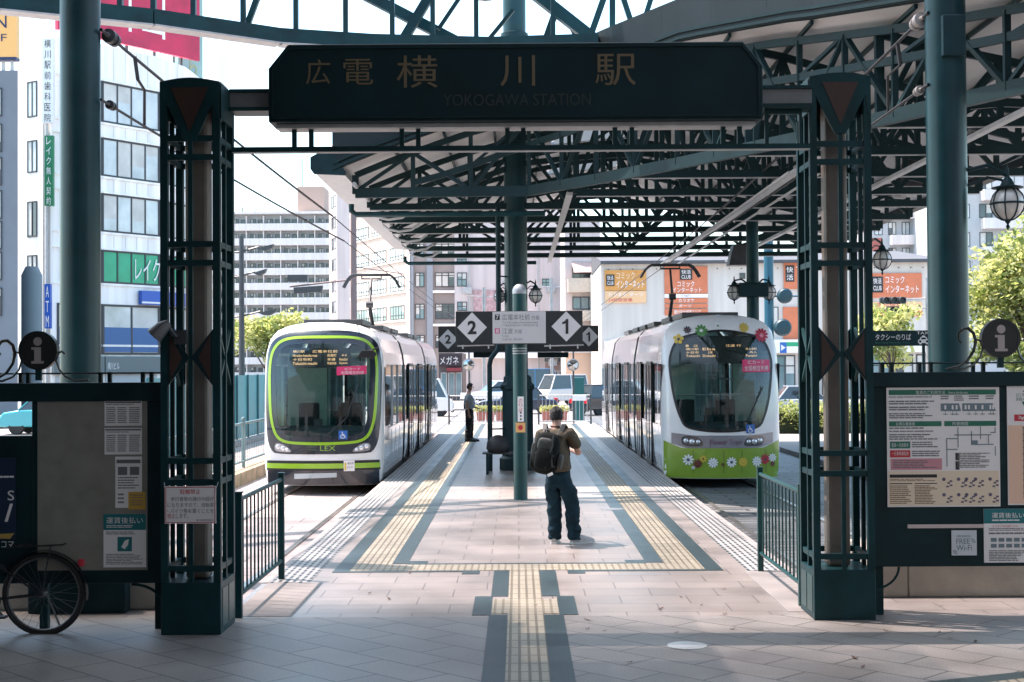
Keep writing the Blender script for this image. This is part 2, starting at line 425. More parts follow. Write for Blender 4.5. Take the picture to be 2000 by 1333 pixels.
class Tram:
    def __init__(s, xc, y0, zb, zt, hw, bulge, rake, chin=0.0):
        s.xc, s.y0, s.zb, s.zt, s.hw, s.bulge, s.rake, s.chin = xc, y0, zb, zt, hw, bulge, rake, chin
    def prof(s):
        """half cross section, bottom to top"""
        h, zb, zt = s.hw, s.zb, s.zt
        q = [(h - 0.10, zb), (h - 0.05, zb + 0.05), (h - 0.02, zb + 0.35), (h, 0.95), (h, 1.6), (h - 0.01, 2.30), (h - 0.04, 2.55), (h - 0.12, zt - 0.34), (h - 0.27, zt - 0.17), (h - 0.5, zt - 0.07), (h - 0.85, zt - 0.01), (0.0, zt)]
        return q
    def outline(s):
        p = s.prof(); return p[:-1] + [p[-1]] + [(-x, z) for x, z in reversed(p[:-1])]
    def yf(s, x, z, off=0.0):
        y = s.bulge * (x / s.hw) ** 2 + s.rake * max(0.0, (z - 0.9) / 2.2) ** 2 + s.chin * max(0, (0.8 - z)) ** 2
        hwz = s.hw - 0.10 * max(0, (0.3 - z)) if z < 2.5 else max(0.3, s.hw - 0.27 * ((z - 2.5) / max(0.1, s.zt - 2.5)) ** 2)
        d = max(0.0, hwz - abs(x)); r = 0.16
        if d < r: y += r - math.sqrt(max(0, r * r - (r - d) ** 2))
        d = max(0.0, s.zt - z); r = 0.42
        if d < r: y += r - math.sqrt(max(0, r * r - (r - d) ** 2))
        return s.y0 + y - off
    def P(s, x, z, off=0.0): return Vector((s.xc + x, s.yf(x, z, off), z))
    def strip(s, mb, outer, inner, rings, off, c, n=120):
        o = resample(outer, n, c); i = resample(inner, n, c); vs = []; fs = []
        for r in range(rings + 1):
            t = r / rings
            for k in range(n): vs.append(s.P(o[k][0] + (i[k][0] - o[k][0]) * t, o[k][1] + (i[k][1] - o[k][1]) * t, off))
        for r in range(rings):
            for k in range(n):
                a, b = r * n + k, r * n + (k + 1) % n; fs.append((a, b, b + n, a + n))
        mb.add(vs, fs); return mb
    def patch(s, mb, outer, rings, off, c, n=96):
        o = resample(outer, n, c); vs = [s.P(c[0], c[1], off)]; fs = []
        for r in range(1, rings + 1):
            t = r / rings
            for k in range(n): vs.append(s.P(c[0] + (o[k][0] - c[0]) * t, c[1] + (o[k][1] - c[1]) * t, off))
        for k in range(n): fs.append((0, 1 + k, 1 + (k + 1) % n))
        for r in range(rings - 1):
            for k in range(n):
                a, b = 1 + r * n + k, 1 + r * n + (k + 1) % n; fs.append((a, b, b + n, a + n))
        mb.add(vs, fs); return mb
    def band(s, mb, x0, x1, z0, z1, off, nx=24, nz=3, f0=None, f1=None):
        vs = []; fs = []
        for j in range(nz + 1):
            for i in range(nx + 1):
                x = x0 + (x1 - x0) * i / nx; a = z0 + (f0(x) if f0 else 0); b = z1 + (f1(x) if f1 else 0)
                vs.append(s.P(x, a + (b - a) * j / nz, off))
        for j in range(nz):
            for i in range(nx):
                a = j * (nx + 1) + i; fs.append((a, a + 1, a + nx + 2, a + nx + 1))
        mb.add(vs, fs); return mb
    def lettering(s, mb, st, x0, x1, z0, z1, off, fit=True):
        t = MB().text(st, x0, x1, z0, z1, 0, fit=fit)
        mb.add([s.P(v.x, v.z, off) for v in t.v], t.f); return mb
    def flower(s, mb, x, z, r, n, m, mc, off, rot=0.0, wide=0.42):
        for k in range(n):
            t = 2 * math.pi * k / n + rot; ux, uz = math.cos(t), math.sin(t); mb.m = m; vs = []
            for (a, bb) in ((0.18, 0), (0.5, wide * 0.55), (0.85, wide * 0.5), (1.0, 0), (0.85, -wide * 0.5), (0.5, -wide * 0.55)):
                px, pz = x + r * (ux * a - uz * bb * 0.7), z + r * (uz * a + ux * bb * 0.7)
                vs.append(s.P(px, pz, off))
            mb.add(vs, [tuple(range(6))])
        mb.m = mc
        mb.add([s.P(x + r * 0.24 * math.cos(6.283 * k / 10), z + r * 0.24 * math.sin(6.283 * k / 10), off + 0.002) for k in range(10)], [tuple(range(10))])

TW = mat('tram_white_paint', (0.74, 0.745, 0.75), 0.14, 0, 0.04, 1.5, coat=0.6)
TS = mat('tram_side_white', (0.64, 0.66, 0.68), 0.09, 0.0, 0.10, 1.4, coat=0.8)
TNAVY = mat('tram_navy_paint', (0.010, 0.018, 0.030), 0.15, 0, 0.1, coat=0.6)
TLIME = mat('tram_lime_paint', (0.26, 0.47, 0.02), 0.25, 0, 0.05, coat=0.4)
TGREEN = mat('tram_leaf_green_paint', (0.21, 0.33, 0.035), 0.22, 0, 0.06, coat=0.5)
TGREYB = mat('tram_grey_band', (0.24, 0.24, 0.27), 0.2, 0.3, 0.1, coat=0.5)
TGLASS = glass('tram_window_glass', (0.75, 0.92, 0.90), 0.72)
TSCREEN = glass('tram_windscreen_glass', (0.80, 0.97, 0.93), 0.92)
TGLASSD = mat('tram_dark_glass', (0.008, 0.012, 0.014), 0.03, 0, spec=0.8, coat=0.3)
TSEAL = mat('tram_seal', (0.010, 0.011, 0.012), 0.4)
INTR = mat('tram_interior_panel', (0.55, 0.66, 0.60), 0.6, 0, 0.1)
SEAT = mat('tram_seat_fabric', (0.03, 0.04, 0.045), 0.8)
LED = emis('amber_led', (1.0, 0.52, 0.26), 0.27)
LENS = mat('headlamp_lens', (0.75, 0.77, 0.8), 0.1, 0.6)
STK = mat('sticker_pink', (0.62, 0.03, 0.13), 0.4)
STB = mat('sticker_blue', (0.02, 0.12, 0.42), 0.4)

def tram_body(T, root, lens, gaps):
    """car body sections behind the nose; lens = list of (y0, y1) relative to front, with glazed sides and doors"""
    pr = T.prof(); hw = T.hw; X = T.xc
    for si, (a, b2) in enumerate(lens):
        a += T.y0; b2 += T.y0
        mb = MB()
        full = T.outline()
        # lower shell and roof shell extruded along the track; window zone left open
        lo = [p for p in pr if p[1] <= 1.0]; up = [p for p in pr if p[1] >= 2.25]
        for sg in (-1, 1):
            for pl in (lo, [q for q in up]):
                for i in range(len(pl) - 1):
                    (x0, z0), (x1, z1) = pl[i], pl[i + 1]
                    mb.quad((X + sg * x0, a, z0), (X + sg * x0, b2, z0), (X + sg * x1, b2, z1), (X + sg * x1, a, z1))
            # ledges and window posts
            mb.box(X + sg * (hw - 0.05), X + sg * (hw + 0.0), a, b2, 0.93, 0.985)
            yy = a + 0.02; k = 0
            span = (b2 - a) / max(1, round((b2 - a) / 1.35))
            while yy <= b2 + 0.01:
                y2 = min(b2, yy + 0.09) if yy < b2 - 0.1 else b2
                mb.box(X + sg * (hw - 0.045), X + sg * (hw + 0.001), min(yy, b2 - 0.09), y2, 0.985, 2.29)
                yy += span; k += 1
        for e in (b2,):
            n = len(full); mb.add([(X + x * 0.97, e, z if z < 2.9 else z - 0.02) for x, z in full], [tuple(range(n))] if si == len(lens) - 1 else [])
        # floor and underframe
        mb.box(X - hw + 0.12, X + hw - 0.12, a, b2, T.zb + 0.01, T.zb + 0.12)
        cb_ = mb.build('car_body', TS, root, smooth=40)
        for yy in [a + (b2 - a) * q for q in (0.25, 0.5, 0.75)]:
            for sg in (-1, 1):
                j = MB(); j.box(X + sg * (hw + 0.0015) - 0.002, X + sg * (hw + 0.0015) + 0.002, yy - 0.006, yy + 0.006, 0.36, 0.925); j.build('panel_joint', TSEAL, cb_)
        for sg in (-1, 1):
            g = MB(); g.box(X + sg * (hw - 0.03) - 0.004, X + sg * (hw - 0.03) + 0.004, a, b2, 0.98, 2.29)
            g.build('side_glazing', TGLASS, root)
        for sg in (-1, 1):
            u = MB(); u.box(X + sg * (hw - 0.2), X + sg * (hw - 0.14), a, b2, -0.2, T.zb + 0.02); u.build('skirt', BLACK, root)
        yb = (a + b2) / 2
        for sg in (-1, 1):
            for dy in (-0.8, 0.8):
                u = MB(); u.lathe([(0.0, -0.04), (0.27, -0.04), (0.27, 0.04), (0.0, 0.04)], (X + sg * 0.72, yb + dy, 0.010), 18, 'X'); u.build('wheel', BLACK, root)
        # roof equipment
        L = b2 - a
        for k in range(max(1, int(L / 2.6))):
            yk = a + 0.7 + k * 2.6; r = MB()
            r.box(X - 0.62, X + 0.62, yk, min(b2 - 0.3, yk + 1.9), T.zt - 0.02, T.zt + 0.10)
            r.build('roof_equipment', DKGREY, root, bevel=0.02)
    for (a, b2) in gaps:
        a += T.y0; b2 += T.y0; mb = MB()
        n = 6
        full = [(x * 0.955, z * 0.99 + 0.01) for x, z in T.outline()]; m = len(full); vs = []; fs = []
        for i in range(n + 1):
            sc = 1.0 if i % 2 == 0 else 0.97
            vs += [(X + x * sc, a - 0.02 + (b2 - a + 0.04) * i / n, z) for x, z in full]
        for i in range(n):
            for k in range(m): fs.append((i * m + k, i * m + (k + 1) % m, (i + 1) * m + (k + 1) % m, (i + 1) * m + k))
        mb.add(vs, fs).build('bellows', TSEAL, root)
def tram_door(T, root, y0, w):
    for sg in (-1, 1):
        x = T.xc + sg * (T.hw + 0.006); d = MB(); g = MB()
        ya, yb = T.y0 + y0, T.y0 + y0 + w; ym = (ya + yb) / 2
        for (p, q) in ((ya, ym - 0.004), (ym + 0.004, yb)):
            t = 0.055; xa, xb = x - 0.012, x + 0.012
            d.box(xa, xb, p, p + t, 0.03, 2.34); d.box(xa, xb, q - t, q, 0.03, 2.34)
            d.box(xa, xb, p + t, q - t, 0.03, 0.16); d.box(xa, xb, p + t, q - t, 2.26, 2.34)
            g.box(x - 0.004, x + 0.004, p + t, q - t, 0.16, 2.26)
        dd = d.build('door', TSEAL, root); g.build('door_glass', TGLASSD, dd)
def nose(T, root, win, c, name, m):
    mb = MB(); full = T.outline()
    T.strip(mb, full, win, 14, 0.0, c, 128)
    # from the face back to the straight body
    o = resample(full, 128, c); n = 128; vs = []; fs = []
    ye = T.y0 + T.nose
    for r in range(7):
        t = r / 6
        for k in range(n):
            yy = T.yf(o[k][0], o[k][1]); vs.append((T.xc + o[k][0], yy + (ye - yy) * t, o[k][1]))
    for r in range(6):
        for k in range(n): fs.append((r * n + k, r * n + (k + 1) % n, (r + 1) * n + (k + 1) % n, (r + 1) * n + k))
    mb.add(vs, fs)
    ob = mb.build(name, m, root, smooth=35); fixn(ob)
    bm = bmesh.new(); bm.from_mesh(ob.data); bmesh.ops.remove_doubles(bm, verts=bm.verts, dist=0.002); bm.to_mesh(ob.data); bm.free()
    ob.data.set_sharp_from_angle(angle=rad(40))
    return ob
def cab(T, root, driver):
    X, Y = T.xc, T.y0 + T.bulge * 0.4
    b = MB(); hw = T.hw - 0.1
    b.box(X - hw, X + hw, Y + 0.35, Y + 9.0, 0.0, 0.06)                      # floor
    b.box(X - hw, X - 0.25, Y + 2.6, Y + 2.66, 0.06, 2.5); b.box(X + 0.62, X + hw, Y + 2.6, Y + 2.66, 0.06, 2.5)
    b.box(X - hw, X + hw, Y + 0.9, Y + 9, 2.5, 2.54)
    b.build('cab_interior', INTR, root)
    d = MB(); d.prism([(Y + 0.35, 0.06), (Y + 0.35, 0.98), (Y + 0.75, 1.06), (Y + 1.05, 0.92), (Y + 0.95, 0.06)], X - 0.95, X + 0.95, 'YZ')
    d.box(X - 0.28, X - 0.1, Y + 0.72, Y + 0.8, 1.02, 1.2); d.tube([(X + 0.35, Y + 0.9, 1.0), (X + 0.35, Y + 0.95, 1.15)], 0.02, 6)
    d.build('dashboard', SEAT, root, bevel=0.02)
    for sx in (-0.55, 0.35):
        s = MB(); s.box(X + sx - 0.24, X + sx + 0.24, Y + 1.5, Y + 1.95, 0.75, 0.88); s.box(X + sx - 0.22, X + sx + 0.22, Y + 1.95, Y + 2.05, 0.88, 1.5)
        s.box(X + sx - 0.06, X + sx + 0.06, Y + 1.65, Y + 1.8, 0.06, 0.75); s.build('cab_seat', SEAT, root, bevel=0.04)
    p = MB()
    for sx in (-0.9, -0.3, 0.4, 0.95): p.tube([(X + sx, Y + 3.4, 0.06), (X + sx, Y + 3.4, 2.5)], 0.018, 8)
    p.tube([(X - 0.9, Y + 3.4, 1.9), (X - 0.9, Y + 9, 1.9)], 0.015, 6); p.tube([(X + 0.95, Y + 3.4, 1.9), (X + 0.95, Y + 9, 1.9)], 0.015, 6)
    p.build('grab_pole', GREY, root)
    for k in range(4):
        for sg in (-1, 1):
            s = MB(); yy = Y + 3.9 + k * 1.1; s.box(X + sg * 0.85 - 0.22, X + sg * 0.85 + 0.22, yy, yy + 0.42, 0.06, 0.5); s.box(X + sg * 0.85 - 0.22, X + sg * 0.85 + 0.22, yy + 0.38, yy + 0.46, 0.5, 1.15)
            s.build('passenger_seat', TEALP, root, bevel=0.03)
def pantograph(T, root, y, zbow, w):
    X = T.xc; zr = T.zt + 0.08; y += T.y0
    b = MB()
    b.box(X - 0.5, X + 0.5, y - 0.2, y + 0.9, zr - 0.06, zr + 0.04)
    b.tube([(X, y + 0.7, zr), (X, y - 0.25, (zr + zbow) / 2 - 0.08)], [0.055, 0.045], 8)
    b.tube([(X, y - 0.25, (zr + zbow) / 2 - 0.08), (X, y + 0.25, zbow - 0.10)], [0.04, 0.03], 8)
    b.lathe([(0.0, -0.09), (0.09, -0.09), (0.09, 0.09), (0.0, 0.09)], (X, y - 0.25, (zr + zbow) / 2 - 0.08), 10, 'X')
    b.tube([(X - 0.28, y + 0.25, zbow - 0.1), (X + 0.28, y + 0.25, zbow - 0.1)], 0.025, 6)
    for sg in (-1, 1): b.tube([(X + sg * 0.26, y + 0.25, zbow - 0.1), (X + sg * 0.26, y + 0.25, zbow)], 0.018, 6)
    for dy in (0.08, 0.42):
        pts = []
        for k in range(25):
            u = -1 + 2 * k / 24; z = zbow - (0 if abs(u) < 0.62 else 0.34 * ((abs(u) - 0.62) / 0.38) ** 1.8)
            pts.append((X + u * w / 2, y + dy, z))
        b.tube(pts, 0.028, 6)
    b.tube([(X - w * 0.3, y + 0.08, zbow), (X - w * 0.3, y + 0.42, zbow)], 0.02, 6); b.tube([(X + w * 0.3, y + 0.08, zbow), (X + w * 0.3, y + 0.42, zbow)], 0.02, 6)
    b.build('pantograph', DKGREY, root, smooth=40)

# ---------------------------------------------------------------- tram with the lime green frame
T = Tram(-3.905, 28.2, -0.09, 3.17, 1.205, 0.32, 0.30, 0.06); T.nose = 1.15
A = thing('tram', 'white and navy tram with a lime green frame round its windscreen', 'tram', (T.xc, T.y0, -0.28), 'trams at the platform')
c = (0.0, 1.75)
def px2(px, py): return ((px - 1011) / 98.0 - T.xc + 0.03, 2.25 - (py - 716) / 98.0)
ringo = smooth_loop([(0.0, 2.89), (0.7, 2.86), (1.0, 2.68), (1.1, 2.3), (1.09, 1.6), (1.04, 1.15), (0.93, 0.87), (0.74, 0.755), (0.4, 0.72), (0.0, 0.71), (-0.4, 0.72), (-0.74, 0.755), (-0.93, 0.87), (-1.04, 1.15), (-1.09, 1.6), (-1.1, 2.3), (-1.0, 2.68), (-0.7, 2.86)])
def shrink(o, d, c): return [(x - d * (x - c[0]) / math.hypot(x - c[0], z - c[1]), z - d * (z - c[1]) / math.hypot(x - c[0], z - c[1])) for x, z in o]
ringi = shrink(ringo, 0.058, c); glazed = shrink(ringo, 0.17, c)
nose(T, A, glazed, c, 'nose', TW)
mask = smooth_loop([(0.0, 3.0), (0.62, 2.97), (1.02, 2.8), (1.155, 2.4), (1.16, 1.6), (1.14, 1.1), (1.1, 0.78), (1.0, 0.58), (0.86, 0.54), (0.4, 0.53), (0.0, 0.53), (-0.4, 0.53), (-0.86, 0.54), (-1.0, 0.58), (-1.1, 0.78), (-1.14, 1.1), (-1.16, 1.6), (-1.155, 2.4), (-1.02, 2.8), (-0.62, 2.97)])
mb = MB(); T.strip(mb, mask, ringo, 8, 0.008, c); T.strip(mb, ringi, glazed, 4, 0.008, c); mb.build('front_mask', TNAVY, A, smooth=40)
mb = MB(); T.strip(mb, ringo, ringi, 3, 0.016, c); mb.build('lime_frame', TLIME, A, smooth=40)
mb = MB(); T.patch(mb, shrink(glazed, -0.01, c), 8, 0.004, c); mb.build('windscreen', TSCREEN, A, smooth=60)
# destination display behind the glass
mb = MB(); T.band(mb, -0.68, 0.56, 2.24, 2.64, -0.06); led = mb.build('destination_display', TSEAL, A)
mb = MB()
for (s_, x0, x1, z0, z1) in (('横川駅', -0.60, -0.36, 2.545, 2.60), ('広電本社前', -0.2, 0.30, 2.545, 2.60), ('Hiroden-honsha-mae', -0.60, -0.10, 2.465, 2.52), ('紙屋町', 0.10, 0.28, 2.465, 2.52), ('→→', 0.38, 0.48, 2.465, 2.52),
                             ('十日市町', -0.60, -0.2, 2.385, 2.44), ('本通', 0.10, 0.26, 2.385, 2.44), ('Hondori', 0.34, 0.5, 2.385, 2.44), ('Tokaichi-machi', -0.60, -0.1, 2.305, 2.36), ('市役所前', 0.10, 0.28, 2.305, 2.36), ('Shiyakusho', 0.34, 0.5, 2.305, 2.36)):
    T.lettering(mb, s_, x0, x1, z0, z1, -0.045)
mb.build('display_lettering', LED, led)
# head lights: dark bezel with lens clusters
for sg in (-1, 1):
    o = smooth_loop([(sg * 0.60, 0.58), (sg * 0.78, 0.575), (sg * 0.93, 0.60), (sg * 0.955, 0.70), (sg * 0.90, 0.745), (sg * 0.76, 0.71)])
    mb = MB(); cc = (sg * 0.79, 0.645); T.patch(mb, o, 3, 0.014, cc, 32); h = mb.build('headlight', mat('headlamp_glass', (0.30, 0.31, 0.33), 0.06, 0.3, coat=1.0), A, smooth=40)
    mb = MB()
    for (x, z, r) in ((0.88, 0.675, 0.045), (0.78, 0.645, 0.045), (0.69, 0.62, 0.036)):
        p = T.P(sg * x, z, 0.02); mb.lathe([(0.0, -0.012), (r * 0.7, -0.010), (r, 0.0), (r, 0.02)], p, 14, 'Y')
    mb.build('lens', LENS, h, smooth=50)
mb = MB(); T.lettering(mb, 'LEX', -0.02, 0.28, 0.60, 0.70, 0.012); mb.build('fleet_name', mat('lime_lettering', (0.22, 0.40, 0.05), 0.4), A)
mb = MB(); T.lettering(mb, 'GREEN', -0.30, -0.08, 0.66, 0.695, 0.012); T.lettering(mb, 'MOVER', -0.30, -0.08, 0.605, 0.64, 0.012); T.lettering(mb, '904', -0.72, -0.58, 0.86, 0.90, 0.012); mb.build('fleet_lettering', mat('dull_green_lettering', (0.08, 0.14, 0.10), 0.4), A)
mb = MB(); mb.m = 0; T.band(mb, -1.14, 1.14, 0.245, 0.345, 0.012, 30, 2); mb.build('lime_stripe', TLIME, A, smooth=40)
mb = MB(); T.band(mb, -1.13, 1.13, 0.345, 0.40, 0.009, 30, 1); T.band(mb, -1.14, 1.14, 0.205, 0.245, 0.009, 30, 1); mb.build('black_stripe', TSEAL, A, smooth=40)
mb = MB(); T.band(mb, -1.12, 1.12, -0.085, 0.205, 0.010, 30, 4); mb.build('lower_bumper', TNAVY, A, smooth=40)
mb = MB(); T.band(mb, -0.55, 0.30, 0.06, 0.155, 0.016, 16, 2, lambda x: 0.04 * x, lambda x: 0.02 * x); mb.build('bumper_patch', mat('bumper_grey', (0.35, 0.42, 0.46), 0.12, 0.2, coat=1.0), A, smooth=40)  # lighter glossy patch on the lower bumper
mb = MB(); x0, z0 = 0.44, 0.19; T.band(mb, x0, x0 + 0.21, z0, z0 + 0.21, 0.022, 4, 2); pl = mb.build('bumper_plate', PAPER, A)
mb = MB(); T.band(mb, x0 + 0.015, x0 + 0.05, z0 + 0.02, z0 + 0.17, 0.025, 2, 2); mb.build('plate_stripe', mat('yellow_print', (0.7, 0.5, 0.05), 0.5), pl)
mb = MB(); T.lettering(mb, '優先席', x0 + 0.07, x0 + 0.19, z0 + 0.13, z0 + 0.18, 0.025); T.lettering(mb, 'あります', x0 + 0.07, x0 + 0.19, z0 + 0.05, z0 + 0.10, 0.025); mb.build('plate_print', INKG, pl)
mb = MB(); T.band(mb, 0.30, 0.88, 2.08, 2.25, 0.02, 8, 2, lambda x: 0.04 * x, lambda x: 0.04 * x); st = mb.build('card_sticker', STK, A)
mb = MB(); T.lettering(mb, 'ICカード', 0.46, 0.76, 2.19, 2.245, 0.026); T.lettering(mb, '全国相互利用', 0.38, 0.82, 2.115, 2.175, 0.026); mb.build('sticker_lettering', WHITE, st)
def wheelchair(T, x, z, s, parent):
    mb = MB(); T.band(mb, x - s / 2, x + s / 2, z - s / 2, z + s / 2, 0.02, 3, 3); o = mb.build('wheelchair_sticker', STB, parent)
    mb = MB(); k = s * 0.5
    def pt(a, b): return T.P(x + a * k, z + b * k, 0.026)
    def seg(a, b, w):
        dx, dz = b[0] - a[0], b[1] - a[1]; L = math.hypot(dx, dz); nx, nz = -dz / L * w, dx / L * w
        mb.add([pt(a[0] + nx, a[1] + nz), pt(b[0] + nx, b[1] + nz), pt(b[0] - nx, b[1] - nz), pt(a[0] - nx, a[1] - nz)], [(0, 1, 2, 3)])
    seg((-0.15, 0.4), (-0.1, -0.1), 0.1); seg((-0.12, 0.1), (0.3, 0.1), 0.07); seg((-0.1, -0.1), (0.35, -0.1), 0.09); seg((0.32, -0.1), (0.55, -0.6), 0.09)
    ar = [(-0.05 + 0.48 * math.cos(t), -0.35 + 0.42 * math.sin(t)) for t in [rad(a) for a in range(120, 381, 20)]]
    for p, q in zip(ar, ar[1:]): seg(p, q, 0.07)
    mb.add([pt(-0.16 + 0.14 * math.cos(t), 0.6 + 0.14 * math.sin(t)) for t in [k2 * 0.6283 for k2 in range(10)]], [tuple(range(10))])
    mb.build('wheelchair_symbol', WHITE, o)
wheelchair(T, 0.43, 0.91, 0.17, A)
# mirror, wiper
mb = MB(); m0 = T.P(1.08, 2.62); mb.tube([m0, m0 + Vector((0.02, -0.18, 0.02)), m0 + Vector((-0.10, -0.32, -0.04))], 0.018, 6)
c0 = m0 + Vector((-0.17, -0.34, -0.10))
mb.add([c0 + Vector(q) for q in ((-0.2, 0, -0.07), (0.12, 0, -0.10), (0.19, 0, 0.0), (0.1, 0, 0.07), (-0.12, 0, 0.06), (-0.2, 0.1, -0.07), (0.12, 0.1, -0.10), (0.19, 0.1, 0.0), (0.1, 0.1, 0.07), (-0.12, 0.1, 0.06))],
       [(0, 1, 2, 3, 4), (9, 8, 7, 6, 5), (0, 5, 6, 1), (1, 6, 7, 2), (2, 7, 8, 3), (3, 8, 9, 4), (4, 9, 5, 0)])
mb.build('wing_mirror', TSEAL, A, bevel=0.02)
mb = MB(); mb.tube([T.P(0.05, 0.84, 0.03), T.P(0.5, 1.25, 0.04), T.P(0.78, 2.1, 0.035)], 0.012, 5); mb.build('wiper', TSEAL, A)
for sg in (-1, 1):
    mb = MB(); mb.box(T.xc + sg * (T.hw + 0.004) - 0.004, T.xc + sg * (T.hw + 0.004) + 0.004, T.y0 + 0.75, T.y0 + 1.9, 1.05, 2.25); mb.build('cab_side_window', TGLASSD, A, bevel=0.003)
cab(T, A, True)
tram_body(T, A, [(1.15, 5.3), (5.8, 13.2), (13.7, 19.6)], [(5.3, 5.8), (13.2, 13.7)])
for y, w_ in ((7.0, 1.3), (10.4, 1.3), (14.6, 1.1)): tram_door(T, A, y, w_)
pantograph(T, A, 9.6, 4.72, 1.5)
# driver, a dark figure on the seat to the right of the middle
mb = MB(); px_, py_ = T.xc + 0.38, T.y0 + 1.75
TL = T

# ---------------------------------------------------------------- tram with the flowers
T = Tram(4.225, 29.3, -0.09, 3.31, 1.235, 0.34, 0.34, 0.05); T.nose = 1.2
B = thing('tram', 'white and leaf green tram decorated with painted daisies on its front', 'tram', (T.xc, T.y0, -0.28), 'trams at the platform')
c = (0.0, 1.95)
egg = smooth_loop([(0.0, 2.99), (0.5, 2.93), (0.90, 2.79), (1.075, 2.40), (1.06, 1.95), (0.99, 1.5), (0.88, 1.15), (0.75, 0.96), (0.4, 0.88), (0.0, 0.86), (-0.4, 0.88), (-0.75, 0.96), (-0.88, 1.15), (-0.99, 1.5), (-1.06, 1.95), (-1.075, 2.40), (-0.90, 2.79), (-0.5, 2.93)])
gl = shrink(egg, 0.05, c)
nose(T, B, gl, c, 'nose', TW)
mb = MB(); T.strip(mb, egg, gl, 2, 0.010, c); mb.build('windscreen_seal', TSEAL, B, smooth=40)
mb = MB(); T.patch(mb, shrink(gl, -0.01, c), 8, 0.004, c); mb.build('windscreen', TSCREEN, B, smooth=60)
mb = MB(); T.band(mb, -0.86, 0.86, 2.28, 2.86, -0.07); led = mb.build('destination_display', TSEAL, B)
mb = MB()
for (s_, x0, x1, z0, z1) in (('8', -0.72, -0.66, 2.63, 2.68), ('江波', -0.56, -0.48, 2.63, 2.68), ('横川駅', -0.72, -0.46, 2.56, 2.61), ('Eba', -0.38, -0.12, 2.56, 2.61), ('十日市', -0.72, -0.46, 2.49, 2.54), ('土橋', -0.28, -0.18, 2.49, 2.54),
                             ('Tokaichi', -0.72, -0.44, 2.42, 2.47), ('Dobashi', -0.38, -0.12, 2.42, 2.47), ('江波 行', 0.10, 0.42, 2.63, 2.68), ('舟入幸町', 0.52, 0.76, 2.56, 2.61), ('舟入', 0.6, 0.76, 2.49, 2.54), ('Funairi', 0.52, 0.76, 2.42, 2.47)):
    T.lettering(mb, s_, x0, x1, z0, z1, -0.055)
mb.build('display_lettering', LED, led)
mb = MB(); T.band(mb, -1.05, 1.05, 0.54, 0.80, 0.014, 30, 3, lambda x: 0.10 * max(0, abs(x) - 0.75) / 0.3, lambda x: 0.05 * max(0, abs(x) - 0.6) / 0.4); mb.build('lamp_band', TGREYB, B, smooth=40)
mb = MB(); T.band(mb, -1.2, 1.2, -0.08, 0.54, 0.008, 36, 5, None, lambda x: 0.13 * max(0, abs(x) - 0.85) / 0.3); mb.build('green_apron', TGREEN, B, smooth=40)
mb = MB()
for x in (-0.62, 0.0, 0.38, 0.9): T.band(mb, x - 0.004, x + 0.004, 0.02, 0.50, 0.011, 1, 3)
mb.build('panel_seam', TSEAL, B)
for sg in (-1, 1):
    o = smooth_loop([(sg * 0.42, 0.60), (sg * 0.62, 0.575), (sg * 0.80, 0.60), (sg * 0.86, 0.72), (sg * 0.78, 0.79), (sg * 0.52, 0.76)])
    mb = MB(); T.patch(mb, o, 3, 0.020, (sg * 0.64, 0.68), 32); h = mb.build('headlight', mat('headlamp_dark', (0.05, 0.05, 0.055), 0.05, 0.2, coat=1.0), B, smooth=40)
    mb = MB()
    for (x, z, r) in ((0.76, 0.69, 0.055), (0.64, 0.67, 0.06), (0.52, 0.67, 0.045)):
        p = T.P(sg * x, z, 0.026); mb.lathe([(0.0, -0.02), (r * 0.7, -0.016), (r, 0.0), (r, 0.02)], p, 16, 'Y')
    mb.build('lens', LENS, h, smooth=50)
mb = MB(); T.lettering(mb, 'Flower Train', -0.28, 0.38, 0.61, 0.72, 0.020); mb.build('fleet_name', mat('plum_lettering', (0.12, 0.03, 0.07), 0.4), B)
FL = [mat('petal_white', (0.75, 0.77, 0.78), 0.4), mat('petal_yellow', (0.62, 0.45, 0.06), 0.4), mat('petal_red', (0.42, 0.01, 0.04), 0.4), mat('petal_green', (0.08, 0.24, 0.07), 0.4), mat('petal_dark', (0.05, 0.04, 0.06), 0.4), mat('petal_maroon', (0.14, 0.03, 0.03), 0.4), mat('petal_blue', (0.03, 0.06, 0.14), 0.4), mat('petal_pink', (0.75, 0.25, 0.3), 0.4)]
def bloom(*a):
    mb = MB(); T.flower(mb, *a); mb.build('painted_flower', FL, B)
for (x, z, r, n, m_, mc, wd) in ((-0.87, 2.80, 0.13, 5, 1, 4, 0.9), (-0.68, 2.99, 0.10, 8, 4, 5, 0.5), (-0.40, 2.97, 0.16, 10, 3, 0, 0.45), (-0.05, 3.07, 0.10, 9, 0, 3, 0.3), (0.50, 3.03, 0.13, 9, 1, 1, 0.45), (0.87, 2.87, 0.18, 11, 2, 7, 0.42)):
    bloom(x, z, r * .86, n, m_, mc, 0.02, 0.2, wd)
for (x, z, r, n, m_, mc, wd) in ((-0.72, 0.30, 0.14, 9, 0, 6, 0.42), (-0.53, 0.22, 0.11, 9, 5, 5, 0.5), (-0.42, 0.32, 0.09, 7, 1, 5, 0.6), (-0.22, 0.24, 0.13, 10, 0, 0, 0.42), (-0.02, 0.20, 0.05, 6, 5, 5, 0.6), (0.16, 0.25, 0.13, 10, 0, 6, 0.42), (0.40, 0.25, 0.12, 11, 1, 1, 0.4), (0.70, 0.26, 0.13, 10, 0, 0, 0.42), (0.88, 0.30, 0.13, 9, 2, 5, 0.5), (1.04, 0.33, 0.11, 9, 0, 0, 0.42), (1.05, 0.20, 0.07, 7, 5, 5, 0.6), (-0.62, 0.14, 0.05, 6, 0, 1, 0.6)):
    bloom(x, z, r * .86, n, m_, mc, 0.02, 0.1, wd)
